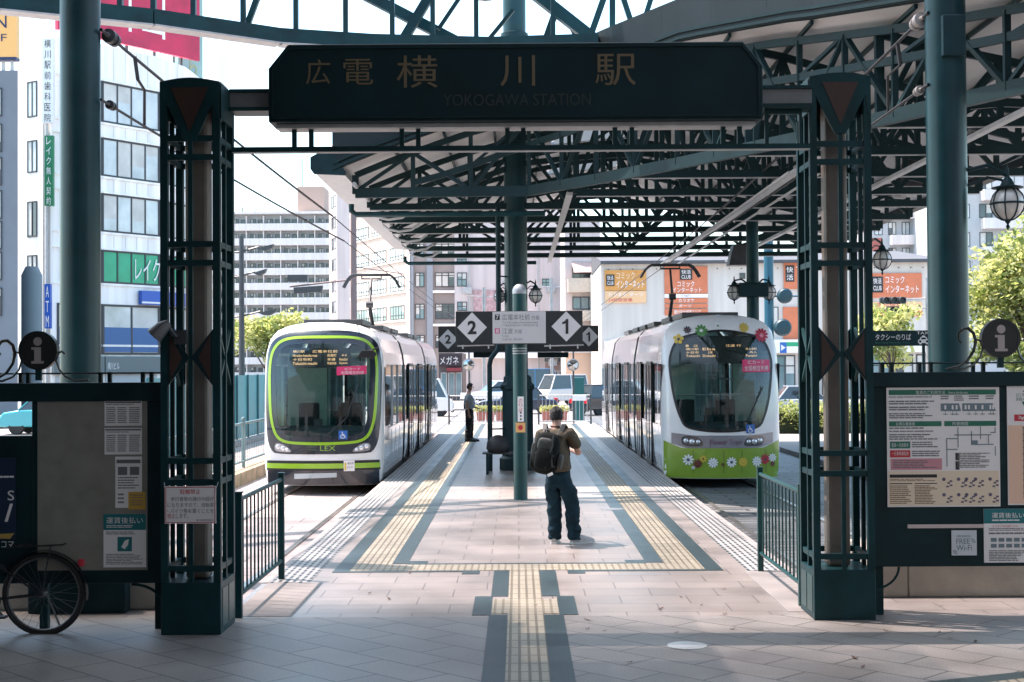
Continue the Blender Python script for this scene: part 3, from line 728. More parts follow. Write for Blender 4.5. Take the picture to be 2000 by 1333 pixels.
mb = MB(); T.band(mb, 0.42, 1.02, 2.10, 2.36, 0.02, 8, 2); st = mb.build('card_sticker', STK, B)
mb = MB(); T.lettering(mb, 'ICカード', 0.54, 0.90, 2.265, 2.345, 0.028); T.lettering(mb, '全国相互利用', 0.46, 0.98, 2.13, 2.235, 0.028); mb.build('sticker_lettering', WHITE, st)
wheelchair(T, 0.56, 0.93, 0.18, B)
mb = MB(); mb.tube([T.P(0.0, 0.9, 0.03), T.P(0.5, 1.1, 0.04), T.P(0.85, 1.8, 0.04)], 0.012, 5); mb.tube([T.P(-0.1, 0.9, 0.03), T.P(-0.5, 1.05, 0.04)], 0.012, 5); mb.build('wiper', TSEAL, B)
mb = MB(); mb.tube([(T.xc - 0.85, T.y0 + 0.75, 1.62), (T.xc + 0.85, T.y0 + 0.75, 1.62)], 0.018, 8); mb.build('cab_rail', GREY, B)
for sg in (-1, 1):
    mb = MB(); mb.prism([(T.y0 + 0.62, 0.98), (T.y0 + 1.0, 0.98), (T.y0 + 1.0, 2.28), (T.y0 + 0.42, 2.28)], T.xc + sg * (T.hw + 0.003) - 0.004, T.xc + sg * (T.hw + 0.003) + 0.004, 'YZ'); mb.build('cab_side_window', TGLASSD, B)
cab(T, B, False)
tram_body(T, B, [(1.2, 7.1), (7.6, 15.8), (16.3, 21.5)], [(7.1, 7.6), (15.8, 16.3)])
for y, w_ in ((2.5, 1.2), (5.2, 1.2), (9.3, 1.3), (12.6, 1.3), (18.0, 1.1)): tram_door(T, B, y, w_)
pantograph(T, B, 9.7, 5.02, 1.62)
# ================================================================= canopy over the platform
SOFF = mat('soffit_panel', (0.56, 0.555, 0.54), 0.55, 0, 0.2, 0.7)
FASC = mat('fascia_panel', (0.016, 0.026, 0.030), 0.5, 0.0, 0.2, 1.5, spec=0.2)
CHORD = mat('truss_paint', (0.009, 0.028, 0.031), 0.5, 0, 0.25, 2.0, spec=0.2)
CTRL = [(-3.62, 6.12), (-3.47, 6.2), (-2.51, 6.58), (-1.12, 7.06), (0.2, 7.40), (1.5, 7.65), (2.8, 7.75), (4.2, 7.5), (5.5, 7.12), (7.0, 6.8), (9.7, 6.2)]
FRONT = [(-3.62, 28.0), (-1.0, 28.0), (0.25, 27.6), (1.5, 26.0), (2.8, 24.0), (4.4, 21.3), (5.5, 19.0), (7.0, 16.0), (8.5, 13.5), (9.9, 11.5)]
def interp(T_, x):
    if x <= T_[0][0]: return T_[0][1]
    for (x0, z0), (x1, z1) in zip(T_, T_[1:]):
        if x <= x1: return z0 + (z1 - z0) * (x - x0) / (x1 - x0)
    return T_[-1][1]
def roof_z(x): return interp(CTRL, x)
def front_y(x): return interp(FRONT, x)
Y0C, Y1C = 28.0, 46.0
canopy = thing('platform_canopy', 'dark steel trussed canopy with pale soffit panels over the island platform', 'canopy', (1.1, 31.0, 0))
NX = 48
xs = [-3.62 + (9.7 + 3.62) * i / NX for i in range(NX + 1)]
b = MB()
SKY0, SKY1 = 0.9, 2.9
for i in range(NX):
    x0, x1 = xs[i], xs[i + 1]
    fa, fb = front_y(x0), front_y(x1)
    segs = [((fa, fb), 31.6), ((34.2, 34.2), 36.6), ((39.4, 39.4), Y1C)] if SKY0 < (x0 + x1) / 2 < SKY1 else [((fa, fb), Y1C)]
    for (ya, yc), yb in segs:
        za, zb = roof_z(x0), roof_z(x1)
        v = [(x0, ya, za), (x1, yc, zb), (x1, yb, zb), (x0, yb, za), (x0, ya, za + 0.12), (x1, yc, zb + 0.12), (x1, yb, zb + 0.12), (x0, yb, za + 0.12)]
        b.add(v, [(0, 1, 2, 3), (7, 6, 5, 4), (0, 4, 5, 1), (3, 2, 6, 7), (0, 3, 7, 4), (1, 5, 6, 2)])
b.build('roof', SOFF, canopy)
# louvred roof lights: slats with daylight between
for (ya, yb) in ((31.6, 34.2), (36.6, 39.4)):
    b = MB(); n = 9
    for k in range(n):
        y = ya + (yb - ya) * (k + 0.5) / n
        b.add([(SKY0, y - 0.14, roof_z(SKY0) + 0.02), (SKY1, y - 0.14, roof_z(SKY1) + 0.02), (SKY1, y + 0.10, roof_z(SKY1) + 0.13), (SKY0, y + 0.10, roof_z(SKY0) + 0.13)], [(0, 1, 2, 3)])
    b.build('louvre', FASC, canopy)
# front and back fascia following the roof curve
def fascia(yf0, yf1, h, nm):
    b = MB()
    for i in range(NX):
        x0, x1 = xs[i], xs[i + 1]; za, zb = roof_z(x0) - 0.02, roof_z(x1) - 0.02
        ta, tb = max(7.15, za + h), max(7.15, zb + h)
        v = [(x0, yf0(x0), za), (x1, yf0(x1), zb), (x1, yf1(x1), zb), (x0, yf1(x0), za), (x0, yf0(x0), ta), (x1, yf0(x1), tb), (x1, yf1(x1), tb), (x0, yf1(x0), ta)]
        fs = [(0, 1, 5, 4), (3, 7, 6, 2), (0, 3, 2, 1), (4, 5, 6, 7)]
        if i == 0: fs.append((0, 4, 7, 3))
        if i == NX - 1: fs.append((1, 2, 6, 5))
        b.add(v, fs)
    return b.build(nm, FASC, canopy, smooth=20)
fr = fascia(lambda x: front_y(x) - 0.14, lambda x: front_y(x) - 0.003, 0.72, 'front_fascia')
b = MB()
for k in range(2):                                       # stepped trim lines along the lower edge
    for i in range(NX):
        x0, x1 = xs[i], xs[i + 1]; za, zb = roof_z(x0) + 0.02 + 0.11 * k, roof_z(x1) + 0.02 + 0.11 * k
        b.bar((x0, front_y(x0) - 0.17 + 0.015 * k, za), (x1, front_y(x1) - 0.17 + 0.015 * k, zb), 0.06, 0.05)
for x in (-2.4, -1.2, 0.0, 1.0, 1.75, 2.5, 3.2, 3.9, 4.6, 5.3, 6.2, 7.2):
    y = front_y(x) - 0.142
    b.add([(x - 0.008, y - 0.002 + 0.012, roof_z(x) + 0.24), (x + 0.008, y - 0.004, roof_z(x) + 0.24), (x + 0.008, y - 0.004, max(7.13, roof_z(x) + 0.69)), (x - 0.008, y - 0.002 + 0.012, max(7.13, roof_z(x) + 0.69))], [(0, 1, 2, 3)])
b.build('trim', CHORD, fr)
fascia(lambda x: Y1C + 0.003, lambda x: Y1C + 0.1, 0.3, 'back_fascia')
# gutter along the platform edge of the canopy, with its dark end box
b = MB(); b.prism([(-4.05, 6.38), (-3.90, 6.46), (-3.64, 6.48), (-3.36, 6.10), (-3.36, 6.02), (-3.98, 6.05), (-4.05, 6.15)], Y0C - 0.16, Y0C - 0.1)
b.build('gutter_end', TEALD, canopy)
b = MB(); b.prism([(-4.03, 6.36), (-3.90, 6.44), (-3.64, 6.46), (-3.64, 6.14), (-3.38, 6.08), (-3.38, 6.03), (-3.96, 6.06), (-4.03, 6.16)], Y0C - 0.1, Y1C)
b.build('gutter', PALE, canopy)
b = MB(); b.prism([(9.705, 6.4), (10.0, 6.4), (10.0, 6.06), (9.705, 6.04)], 11.6, Y1C); b.build('gutter', FASC, canopy)
b = MB(); b.tube([(-3.22, Y0C + 0.1, 5.88), (-3.22, Y1C, 5.88)], 0.045, 8); b.build('edge_tube', PALE, canopy, smooth=40)
# trusses
def truss(pts, zb, nm='truss', arch=True, step=0.55, post=2, ch=0.13):
    """truss over a plan polyline: bottom chord, roof-following top chord, inner arch, posts and diagonals"""
    b = MB(); ps = []; pl = []
    for (a, q) in zip(pts, pts[1:]):
        L = math.hypot(q[0] - a[0], q[1] - a[1]); n = max(1, round(L / step))
        pl += [(a[0] + (q[0] - a[0]) * i / n, a[1] + (q[1] - a[1]) * i / n) for i in range(n)]
    pl.append(pts[-1]); n = len(pl) - 1
    top = [roof_z(x) - 0.17 for x, y in pl]
    inn = [zb + 0.12 + (t - zb) * 0.55 * min(1, max(0, (i - 1) * step / 2.6)) * min(1, max(0, (n - 1 - i) * step / 2.0)) for i, t in enumerate(top)]
    for i in range(n):
        b.bar((*pl[i], top[i]), (*pl[i + 1], top[i + 1]), 0.08, 0.12)
        if arch and 1 < i < n - 2: b.bar((*pl[i], inn[i]), (*pl[i + 1], inn[i + 1]), 0.08, 0.12)
    for (a, q) in zip(pts, pts[1:]):
        b.bar((*a, zb + 0.02), (*q, zb + 0.02), 0.10, ch)
        p = MB(); ps.append(p); p.bar((*a, zb - 0.058), (*q, zb - 0.058), 0.07, 0.014)
    for i in range(post, n, post):
        if top[i] - zb < 0.4: continue
        b.bar((*pl[i], zb), (*pl[i], top[i]), 0.085, 0.085, (1, 0, 0))
        j = max(0, i - post); k = min(n, i + post)
        if (i // post) % 2:
            b.bar((*pl[i], top[i]), (*pl[j], zb + 0.05), 0.075, 0.075, (1, 0, 0)); b.bar((*pl[i], top[i]), (*pl[k], zb + 0.05), 0.075, 0.075, (1, 0, 0))
        elif arch:
            b.bar((*pl[i], inn[i]), (*pl[k], top[k]), 0.06, 0.06, (1, 0, 0))
    b.bar((*pl[0], zb), (*pl[0], top[0]), 0.12, 0.12, (1, 0, 0)); b.bar((*pl[-1], zb), (*pl[-1], top[-1]), 0.12, 0.12, (1, 0, 0))
    t = b.build(nm, CHORD, canopy)
    for p in ps: p.build('lower_flange', PALE, t)
    return t
truss([(-3.25, 28.6), (0.25, 28.4), (1.5, 26.7), (2.8, 24.7), (4.4, 22.0), (5.6, 19.6), (7.0, 16.8), (8.6, 14.2)], 5.74, ch=0.2)
for y, x0 in ((17.8, 6.6), (20.5, 5.25), (23.2, 3.8), (25.9, 2.1)): truss([(x0, y), (9.3, y)], 5.72, post=1)
truss([(1.2, 28.6), (9.3, 28.6)], 5.72, post=1)
for k in range(6): truss([(-3.2, 30.9 + k * 2.75), (9.3, 30.9 + k * 2.75)], 5.72, post=(2 if k < 3 else 3), arch=(k == 0))
# longitudinal rails under the trusses and purlins over them
for (x, z, wv) in ((1.03, 5.60, 0.12), (4.85, 5.60, 0.14), (6.75, 5.60, 0.11)):
    b = MB(); b.bar((x, front_y(x) + 1.0, z), (x, Y1C - 0.2, z), wv, 0.06)
    b.build('service_rail', PALE, canopy)
for (x, z) in ((4.6, 5.50), (5.15, 5.50)):
    b = MB(); b.tube([(x, 24, z), (x, Y1C - 0.2, z)], 0.025, 6); b.build('conduit', PALE, canopy)
for i in range(1, 13):
    b = MB(); x = -3.4 + i * 0.98; b.bar((x, front_y(x) + 0.02, roof_z(x) - 0.05), (x, Y1C, roof_z(x) - 0.05), 0.05, 0.06)
    b.build('purlin', CHORD, canopy)
# wavy brackets at the gutter end of the trusses
for k in range(1, 6):
    y = 30.9 + (k - 1) * 2.75; b = MB()
    b.tube([(-3.18, y, 5.62), (-3.05, y, 5.52), (-2.8, y, 5.46), (-2.5, y, 5.50), (-2.3, y, 5.64)], 0.03, 6); b.build('bracket', PALE, canopy, smooth=40)
# transverse tubes that stick out past the gutter tube
for y in (30.2, 44.6):
    b = MB(); b.tube([(-3.52, y, 5.72), (-3.52, y, 5.58), (-3.42, y, 5.50), (0.6, y, 5.50)], 0.06, 8); b.build('tie_tube', TEAL, canopy, smooth=40)

# columns of the canopy
def column(name, label, x, y, r, z1, m, base=None, n=28):
    t = thing(name, label, 'column', (x, y, 0))
    b = MB(); b.lathe([(r, 0.0), (r, z1)], (x, y, 0), n); b.build('shaft', m, t, smooth=40)
    return t
c = P(1008, 600, 31.0)
cc = column('steel_column', 'thick dark steel column in the middle of the platform behind the number signs', c.x, 31.0, 0.25, 10.6, COLT)
b = MB(); b.lathe([(0.40, 0.0), (0.40, 0.25), (0.34, 0.30), (0.33, 1.72), (0.37, 1.76), (0.37, 1.84), (0.31, 1.90), (0.30, 2.02), (0.25, 2.06)], (c.x + 0.02, 31.0, 0), 8)
b.build('base_cladding', TEALD, cc, smooth=30)
for z in (7.0, 9.4):
    b = MB(); b.lathe([(0.25, 0.0), (0.30, 0.02), (0.30, 0.12), (0.25, 0.14)], (c.x, 31.0, z), 24); b.build('collar', TEALD, cc, smooth=30)
# downpipe beside it
x = c.x - 0.38
dp = thing('downpipe', 'dark rainwater downpipe with an elbow beside the thick platform column', 'pipe', (x, 30.7, 0))
b = MB(); b.tube([(x, 30.7, 5.7), (x, 30.7, 2.75), (x - 0.02, 30.7, 2.62), (x - 0.17, 30.7, 2.42), (x - 0.20, 30.7, 2.28), (x - 0.20, 30.7, 0.0)], 0.055, 10); b.build('pipe', TEALD, dp, smooth=40)
b = MB()
for z in (0.9, 1.8, 4.2): b.bar((x - (0.2 if z < 2 else 0), 30.7, z), (c.x - 0.2, 30.9, z), 0.03)
b.build('bracket', TEALD, dp)
c2 = P(1470, 550, 35.0)
column('steel_column', 'slim dark steel column rising behind the daisy tram', c2.x, 35.0, 0.15, roof_z(c2.x), TEAL)

# ================================================================= concourse: tall columns, ring truss with glazing bars, roof over the forecourt
ca, cb = P(157, 500, 17.5), P(1851, 500, 17.5)
column('concourse_column', 'tall thick teal column before the white curved building', ca.x, 17.5, 0.243, 9.15, COLT, n=40)
k2 = column('concourse_column', 'tall thick teal column beside the round leafy tree with a steel plate near its top', cb.x, 17.5, 0.243, 9.15, COLT, n=40)
x0, x1, z0, z1 = RC(1840, 30, 1884, 110, 17.24)
b = MB(); b.box(x0, x1, 17.20, 17.4, z0, z1); b.build('cover_plate', TEALD, k2, bevel=0.01)
ring = thing('glazed_concourse', 'open steel ring truss with glazing bars above the station sign', 'roof truss', (0, 20, 8))
RP = [(-10.5, 20.4), (-8.3, 22.6), (-6.1, 23.7), (-4.2, 25.1), (-2.6, 25.6), (-0.5, 25.9), (1.5, 25.7)]
b = MB()
for (a, q) in zip(RP, RP[1:]):
    b.bar((*a, 8.12), (*q, 8.12), 0.26, 0.26)
b.build('lower_ring', TEAL, ring)
b = MB()
for (a, q) in zip(RP, RP[1:]):
    b.bar((*a, 7.975), (*q, 7.975), 0.34, 0.03)
    b.bar((*a, 10.6), (*q, 10.6), 0.22, 0.22)
b.build('lower_flange', PALE, ring)
def rp(x):
    for (a, q) in zip(RP, RP[1:]):
        if a[0] <= x <= q[0]: return a[1] + (q[1] - a[1]) * (x - a[0]) / (q[0] - a[0])
    return RP[-1][1]
for px in (235, 300, 378, 475, 578, 675, 766, 845, 930, 1080):
    x = P(px, 20, 25.0).x
    for _ in range(4): x = P(px, 20, rp(x)).x
    b = MB(); b.bar((x, rp(x), 8.2), (x, rp(x), 10.6), 0.085, 0.11, (0, 1, 0)); b.build('glazing_bar', TEAL, ring)
def dg(p0, p1, Y, w_):
    b = MB(); b.bar(P(*p0, Y), P(*p1, Y), w_, w_, (0, 1, 0)); b.build('diagonal', TEAL, ring)
dg((505, -10), (480, 58), 24.9, 0.10); dg((848, -22), (778, 95), 26.4, 0.17); dg((905, -15), (856, 58), 26.4, 0.07); dg((1002, 20), (936, 100), 26.6, 0.07)
dg((690, -22), (925, 100), 26.9, 0.20); dg((1035, -20), (1162, 80), 26.9, 0.22)
dg((1090, 10), (1060, 95), 27.2, 0.13); dg((1180, -5), (1150, 80), 27.3, 0.12); dg((1105, 30), (1135, 90), 27.3, 0.10); dg((1215, -10), (1238, 60), 27.3, 0.1); dg((1274, -10), (1255, 50), 27.3, 0.1); dg((1196, -10), (1196, 70), 27.35, 0.11)
b = MB(); b.box(-18, -4.0, -6, 14.0, 9.0, 9.25); b.box(-4.0, 18, -6, 5.0, 9.0, 9.25)
b.build('roof_deck', SOFF, ring)
b = MB()
for k in range(9): b.box(-18, 18, -5.5 + k * 1.85, -5.35 + k * 1.85, 8.8, 8.995)
b.build('roof_joists', TEAL, ring)
b = MB(); b.bar((-18, 14.06, 9.1), (-4.0, 14.06, 9.1), 0.1, 0.5); b.build('roof_edge', TEAL, ring)
def roof_filter(nm, c):
    m, n, l, b_ = nodes_of(nm); t = n.new('ShaderNodeBsdfTransparent'); t.inputs[0].default_value = (*c, 1); n.remove(b_); d = n.new('ShaderNodeBsdfTranslucent'); d.inputs[0].default_value = (.6, .62, .64, 1)
    mx = n.new('ShaderNodeMixShader'); mx.inputs[0].default_value = .12; l.new(t.outputs[0], mx.inputs[1]); l.new(d.outputs[0], mx.inputs[2]); l.new(mx.outputs[0], n['Material Output'].inputs[0]); return m
CLR = roof_filter('clear_roof_glass', (.82, .82, .83))
def pane(x0, x1, y0, y1, v):  # unseen panes; the graded ones are added to soften the roof's shadow edge
    b = MB(); b.box(x0, x1, y0, y1, 9.08, 9.10); b.build('unseen_roof_panel', CLR if v is None else roof_filter('graded_shade_glass', (v, v, v)), ring)
for (x0, x1, y0, ye, v) in ((-9.6, -4.005, 14.13, 15.4, .12), (-3.995, -2.4, 5.005, 14.9, .20), (-2.395, -0.8, 5.005, 14.3, .34), (-0.795, 0.9, 5.005, 13.9, .45), (0.905, 18, 5.005, 13.6, .54)):
    yb = max(y0, ye - 2.4); n = 5; st = (ye - yb) / n
    if yb > y0 + .1: pane(x0, x1, y0, yb - .005, v)
    for i in range(n): pane(x0, x1, yb + i * st, yb + (i + 1) * st - .005, v + (.82 - v) * (i + 1) / (n + 1))
    for i in range(5): q = (25.8 - ye) / 5; pane(x0, min(x1, 9.6), ye + i * q, ye + (i + 1) * q - .01, None)
# unseen wall and slab, added to darken the left of the forecourt
an = thing('unseen_shade_wall', 'unseen dark wall added to shade the forecourt on the bicycle side', 'building', (-7.5, 2, 0))
b = MB(); b.box(-9, -6.9, -7.9, 11.2, 0.0, 8.75); b.build('wall', mat('shade_wall_paint', (0.06, 0.065, 0.07), .8, 0, .1), an); b = MB(); b.box(-6.895, -1.9, -6, 11.85, 5.75, 5.9)
b.build('shade_slab', mat('shade_wall_paint', (0.06, 0.065, 0.07), .8, 0, .1), an)
# unseen station hall, added to block sky light from behind
sb = thing('unseen_station_hall', 'unseen grey station hall added behind the forecourt to block light', 'building', (0, -10, 0))
b = MB(); b.box(-40, 40, -22, -8, 0.0, 14.0); b.build('wall', mat('station_wall', (0.40, 0.40, 0.40), .8, 0, .1), sb)
b = MB()
for k in range(9): x = -32 + k * 8; b.box(x - 2.6, x + 2.6, -7.99, -7.9, 0.1, 3.4)
b.build('doors', WIND_ if False else TEALD, sb)
# pendant globe half seen at the top of the frame, and one flood lamp box under the canopy
t = thing('pendant_lamp', 'round pendant lamp hanging from the roof at the very top beside the thick platform column', 'lamp', P(947, -8, 26.0))
p = P(947, -14, 26.0); b = MB(); b.lathe([(0.0, -0.16), (0.14, -0.13), (0.24, -0.04), (0.26, 0.03), (0.2, 0.12), (0.06, 0.18), (0.0, 0.2)], p, 20); b.build('lamp_shade', GREY, t, smooth=60)
b = MB(); b.tube([p + Vector((0, 0, 0.18)), p + Vector((0, 0, 1.2))], 0.02, 6); b.tube([p + Vector((-0.5, 0, 0.3)), p + Vector((0.5, 0, 0.3))], 0.03, 6); b.build('stem', DKGREY, t)
p = P(1786, 340, 29.6); t = thing('flood_lamp', 'dark box shaped flood lamp hanging beneath the canopy trusses', 'lamp', p)
b = MB(); b.prism([(p.x - 0.26, p.z - 0.28), (p.x + 0.26, p.z - 0.28), (p.x + 0.2, p.z + 0.3), (p.x - 0.2, p.z + 0.3)], p.y - 0.2, p.y + 0.2); b.build('lamp_housing', DKGREY, t, bevel=0.02)
b = MB(); b.tube([p + Vector((0, 0, 0.3)), p + Vector((0, 0, 0.9))], 0.025, 6); b.build('stem', DKGREY, t)
p = P(1755, 383, 29.6); t = thing('security_camera', 'small pale security camera under the canopy next to the flood lamp', 'camera', p)
b = MB(); b.tube([p + Vector((-0.02, 0.2, 0.04)), p + Vector((0.05, -0.2, -0.02))], 0.075, 10); b.build('camera_housing', PALE, t, smooth=40)
b = MB(); b.tube([p + Vector((0, 0, 0.06)), p + Vector((0.12, 0.1, 0.25)), p + Vector((0.12, 0.1, 0.7))], 0.02, 6); b.build('bracket', DKGREY, t)
p = P(1447, 500, 40.0); t = thing('hood_lamp', 'dark tapered hood lamp hanging from the canopy by the slim column', 'lamp', p)
b = MB(); b.prism([(p.x - 0.38, p.z - 0.28), (p.x + 0.3, p.z - 0.28), (p.x + 0.24, p.z + 0.30), (p.x - 0.24, p.z + 0.30)], p.y - 0.3, p.y + 0.3); b.build('lamp_hood', DKGREY, t, bevel=0.03)
b = MB(); b.tube([p + Vector((0, 0, 0.28)), p + Vector((0, 0, 0.75))], 0.03, 6); b.build('stem', DKGREY, t)

# lantern lamps
LG = mat('lantern_glass', (0.55, 0.53, 0.50), 0.15, 0, 0.1, coat=0.5)
def lantern(label, p, r, arm):
    t = thing('globe_lantern', label, 'lantern', p, 'globe lanterns on brackets'); p = Vector(p)
    b = MB(); prof = [(r * math.cos(rad(a)), r * math.sin(rad(a)) * 1.05) for a in range(-88, 80, 12)]
    b.lathe(prof, p, 20); b.build('globe', LG, t, smooth=60)
    b = MB()
    for k in range(4):
        t0 = k * math.pi / 4 + 0.3
        b.tube([p + Vector((math.cos(t0) * math.cos(rad(a)), math.sin(t0) * math.cos(rad(a)), math.sin(rad(a)) * 1.05)) * (r * 1.03) for a in range(-90, 271, 20)], r * 0.045, 5)
    b.tube([p + Vector((math.cos(rad(a)), math.sin(rad(a)), 0)) * (r * 1.04) for a in range(0, 361, 20)], r * 0.07, 5)
    b.lathe([(0.0, -1.75 * r), (0.05 * r, -1.6 * r), (0.13 * r, -1.45 * r), (0.06 * r, -1.3 * r), (0.2 * r, -1.1 * r), (0.3 * r, -0.98 * r), (0.0, -0.9 * r)], p, 10)
    b.lathe([(0.5 * r, 0.88 * r), (0.95 * r, 0.95 * r), (0.98 * r, 1.03 * r), (0.45 * r, 1.15 * r), (0.3 * r, 1.5 * r), (0.12 * r, 1.7 * r), (0.08 * r, 2.2 * r), (0.0, 2.5 * r)], p, 14)
    b.build('lantern_cage', TEALD, t, smooth=40)
    b = MB(); a = Vector(arm); b.tube([a, a + (p + Vector((0, 0, 1.5 * r)) - a) * 0.5 + Vector((0, 0, r * 0.6)), p + Vector((0, 0, 1.75 * r))], r * 0.13, 6)
    b.tube([a + Vector((0, 0, -r)), a + (p - a) * 0.5 + Vector((0, 0, 0.6 * r)), p + Vector((0, 0, 1.4 * r))], r * 0.08, 6)
    b.build('bracket', TEALD, t, smooth=40); return t
p = P(1968, 398, 17.4); lantern('largest globe lantern hanging beside the round leafy tree', p, 0.195, (cb.x + 0.24, 17.45, p.z + 0.42))
p = P(1723, 508, 29.5); lantern('globe lantern hanging above the taxi sign', p, 0.19, (p.x + 0.1, 31.0, p.z + 0.5))
p = P(1434, 572, 35.0); lantern('globe lantern on the slim column, on the side towards the pantograph', p, 0.17, (c2.x - 0.1, 35.0, p.z + 0.2))
p = P(1502, 572, 35.0); lantern('globe lantern on the slim column, on the side towards the blue signal pole', p, 0.17, (c2.x + 0.1, 35.0, p.z + 0.2))
b = MB(); q = P(1470, 565, 35); b.box(q.x - 0.36, q.x + 0.36, 34.8, 35.2, q.z - 0.2, q.z + 0.15); tag(b.build('junction_box', TEALD, bevel=0.02), 'dark junction box between the two lanterns of the slim column', 'box')
p = P(1046, 578, 31.0); lantern('globe lantern on the thick platform column, right above the large number one', p, 0.145, (c.x + 0.2, 31.0, p.z + 0.25))
p = P(976, 580, 31.0); lantern('globe lantern on the thick platform column, above the number two side', p, 0.125, (c.x - 0.2, 31.0, p.z + 0.25))
# ================================================================= gate: two lattice pillars, station sign, bars
PLATE = BROWN
def lattice_pillar(name, label, xl, xr, yf, dep, ztop, side, Yp):
    """four corner posts with double cross bars, a concrete-grey core post and a shield head. side = +1 when the inner face looks to +x"""
    t = thing(name, label, 'pillar', ((xl + xr) / 2, yf + dep / 2, 0), 'gate pillars')
    w = 0.062; yb = yf + dep
    zc = lambda py: P(1011, py, Yp).z
    b = MB(); b.box(xl, xr, yf, yb, 0, 0.44)
    for (a, q) in ((xl + 0.06, (xl + xr) / 2 - 0.03), ((xl + xr) / 2 + 0.03, xr - 0.06)): pass
    b.build('plinth', TEAL, t, bevel=0.008)
    ym = (yf + yb) / 2
    xs_ = xr if side > 0 else xl
    for (a, q) in ((yf + 0.07, ym - 0.02), (ym + 0.02, yb - 0.07)): b = MB(); b.box(xs_ - 0.004, xs_ + 0.004, a, q, 0.06, 0.38); b.build('plinth_panel', TEALL, t)
    zt = ztop - 0.05
    for (x, y) in ((xl, yf), (xr - w, yf), (xl, yb - w), (xr - w, yb - w)):
        b = MB(); b.box(x, x + w, y, y + w, 0.44, zt); b.build('corner_post', TEAL, t)
    m = 0.036; xm = (xl + xr) / 2
    for y in (yf + 0.01, yb - m - 0.01): b = MB(); b.box(xm - m / 2, xm + m / 2, y, y + m, 0.44, zt - 0.3); b.build('mullion', TEAL, t)
    for x in (xl + 0.01, xr - m - 0.01): b = MB(); b.box(x, x + m, ym - m / 2, ym + m / 2, 0.44, zt); b.build('mullion', TEAL, t)
    for z in (0.53, 0.82, 1.26, 1.44, 3.12, 3.28, 4.02, 4.18):
        if z == 0.82: continue
        h = 0.05
        for q in ((xl + w, xr - w, yf + 0.012, yf + 0.05), (xl + w, xr - w, yb - 0.05, yb - 0.012), (xl + 0.012, xl + 0.05, yf + w, yb - w), (xr - 0.05, xr - 0.012, yf + w, yb - w)):
            b = MB(); b.box(*q, z, z + h); b.build('cross_bar', TEAL, t)
    # butterfly plates on front and back, crossed bars on the sides
    zA, zB = 2.10, 2.58; zm = (zA + zB) / 2
    for y in (yf - 0.004, yb - 0.026):
        for (x0, x1) in ((xl + w, xm - 0.02), (xr - w, xm + 0.02)):
            b = MB(); b.prism([(x0, zA), (x1, zm - 0.015), (x1, zm + 0.015), (x0, zB)], y, y + 0.03); p = b.build('butterfly_plate', TEALD, t)
            d = 0.045; sg = 1 if x1 > x0 else -1
            b = MB(); b.prism([(x0 + sg * 0.02, zA + d), (x1 - sg * 0.05, zm), (x0 + sg * 0.02, zB - d)], y - 0.004, y + 0.034); b.build('rust_inlay', PLATE, p)
    for x in (xl + 0.03, xr - 0.03):
        b = MB(); b.bar((x, yf + w, zA), (x, yb - w, zB), 0.025, 0.03); b.bar((x, yf + w, zB), (x, yb - w, zA), 0.025, 0.03); b.build('crossed_bars', TEALL, t)
    # core post
    b = MB(); b.box(xm - 0.095, xm + 0.105, ym - 0.1, ym + 0.1, 0.44, zt - 0.1); b.build('core_post', mat('taupe_post', (0.16, 0.135, 0.115), 0.5, 0, 0.15), t, bevel=0.03)
    # head: curved crown plate with an inverted triangle
    n = 10; top = [(xl + (xr - xl) * i / n, ztop - 0.035 + 0.035 * math.sin(math.pi * i / n)) for i in range(n, -1, -1)]
    for y in (yf - 0.006, yb - 0.03):
        b = MB(); b.prism([(xl, ztop - 0.5), (xl + 0.05, ztop - 0.2), (xm - 0.05, ztop - 0.54), (xm + 0.05, ztop - 0.54), (xr - 0.05, ztop - 0.2), (xr, ztop - 0.5)] + top, y, y + 0.036); h = b.build('shield_head', TEAL, t)
        b = MB(); b.prism([(xm - 0.16, ztop - 0.085), (xm, ztop - 0.46), (xm + 0.16, ztop - 0.085)], y - 0.005, y + 0.041); b.build('rust_inlay', PLATE, h)
    b = MB()
    for x in (xl, xr - 0.036): b.box(x, x + 0.036, yf + 0.031, yb - 0.031, ztop - 0.34, ztop - 0.03)
    b.box(xl + 0.037, xr - 0.037, yf + 0.031, yb - 0.031, ztop - 0.06, ztop - 0.035); b.build('crown_panel', TEAL, t)
    return t
gl0, gr0 = G(316, 1241), G(431, 1239)
YL = gl0.y
xl0, xl1 = P(313, 700, YL).x, P(430, 700, YL).x
ztopL = P(370, 152, YL).z
pilL = lattice_pillar('gate_pillar', 'dark lattice gate pillar with the red lettered no parking placard tied to it', xl0, xl1, YL, 0.62, ztopL, 1, YL)
h0, h1 = G(1592, 1212), G(1712, 1211)
YR = h0.y
xr0, xr1 = P(1586, 700, YR).x, P(1706, 700, YR).x
ztopR = P(1645, 142, YR).z
pilR = lattice_pillar('gate_pillar', 'dark lattice gate pillar joined to the route map board', xr0, xr1, YR, 0.62, ztopR, -1, YR)

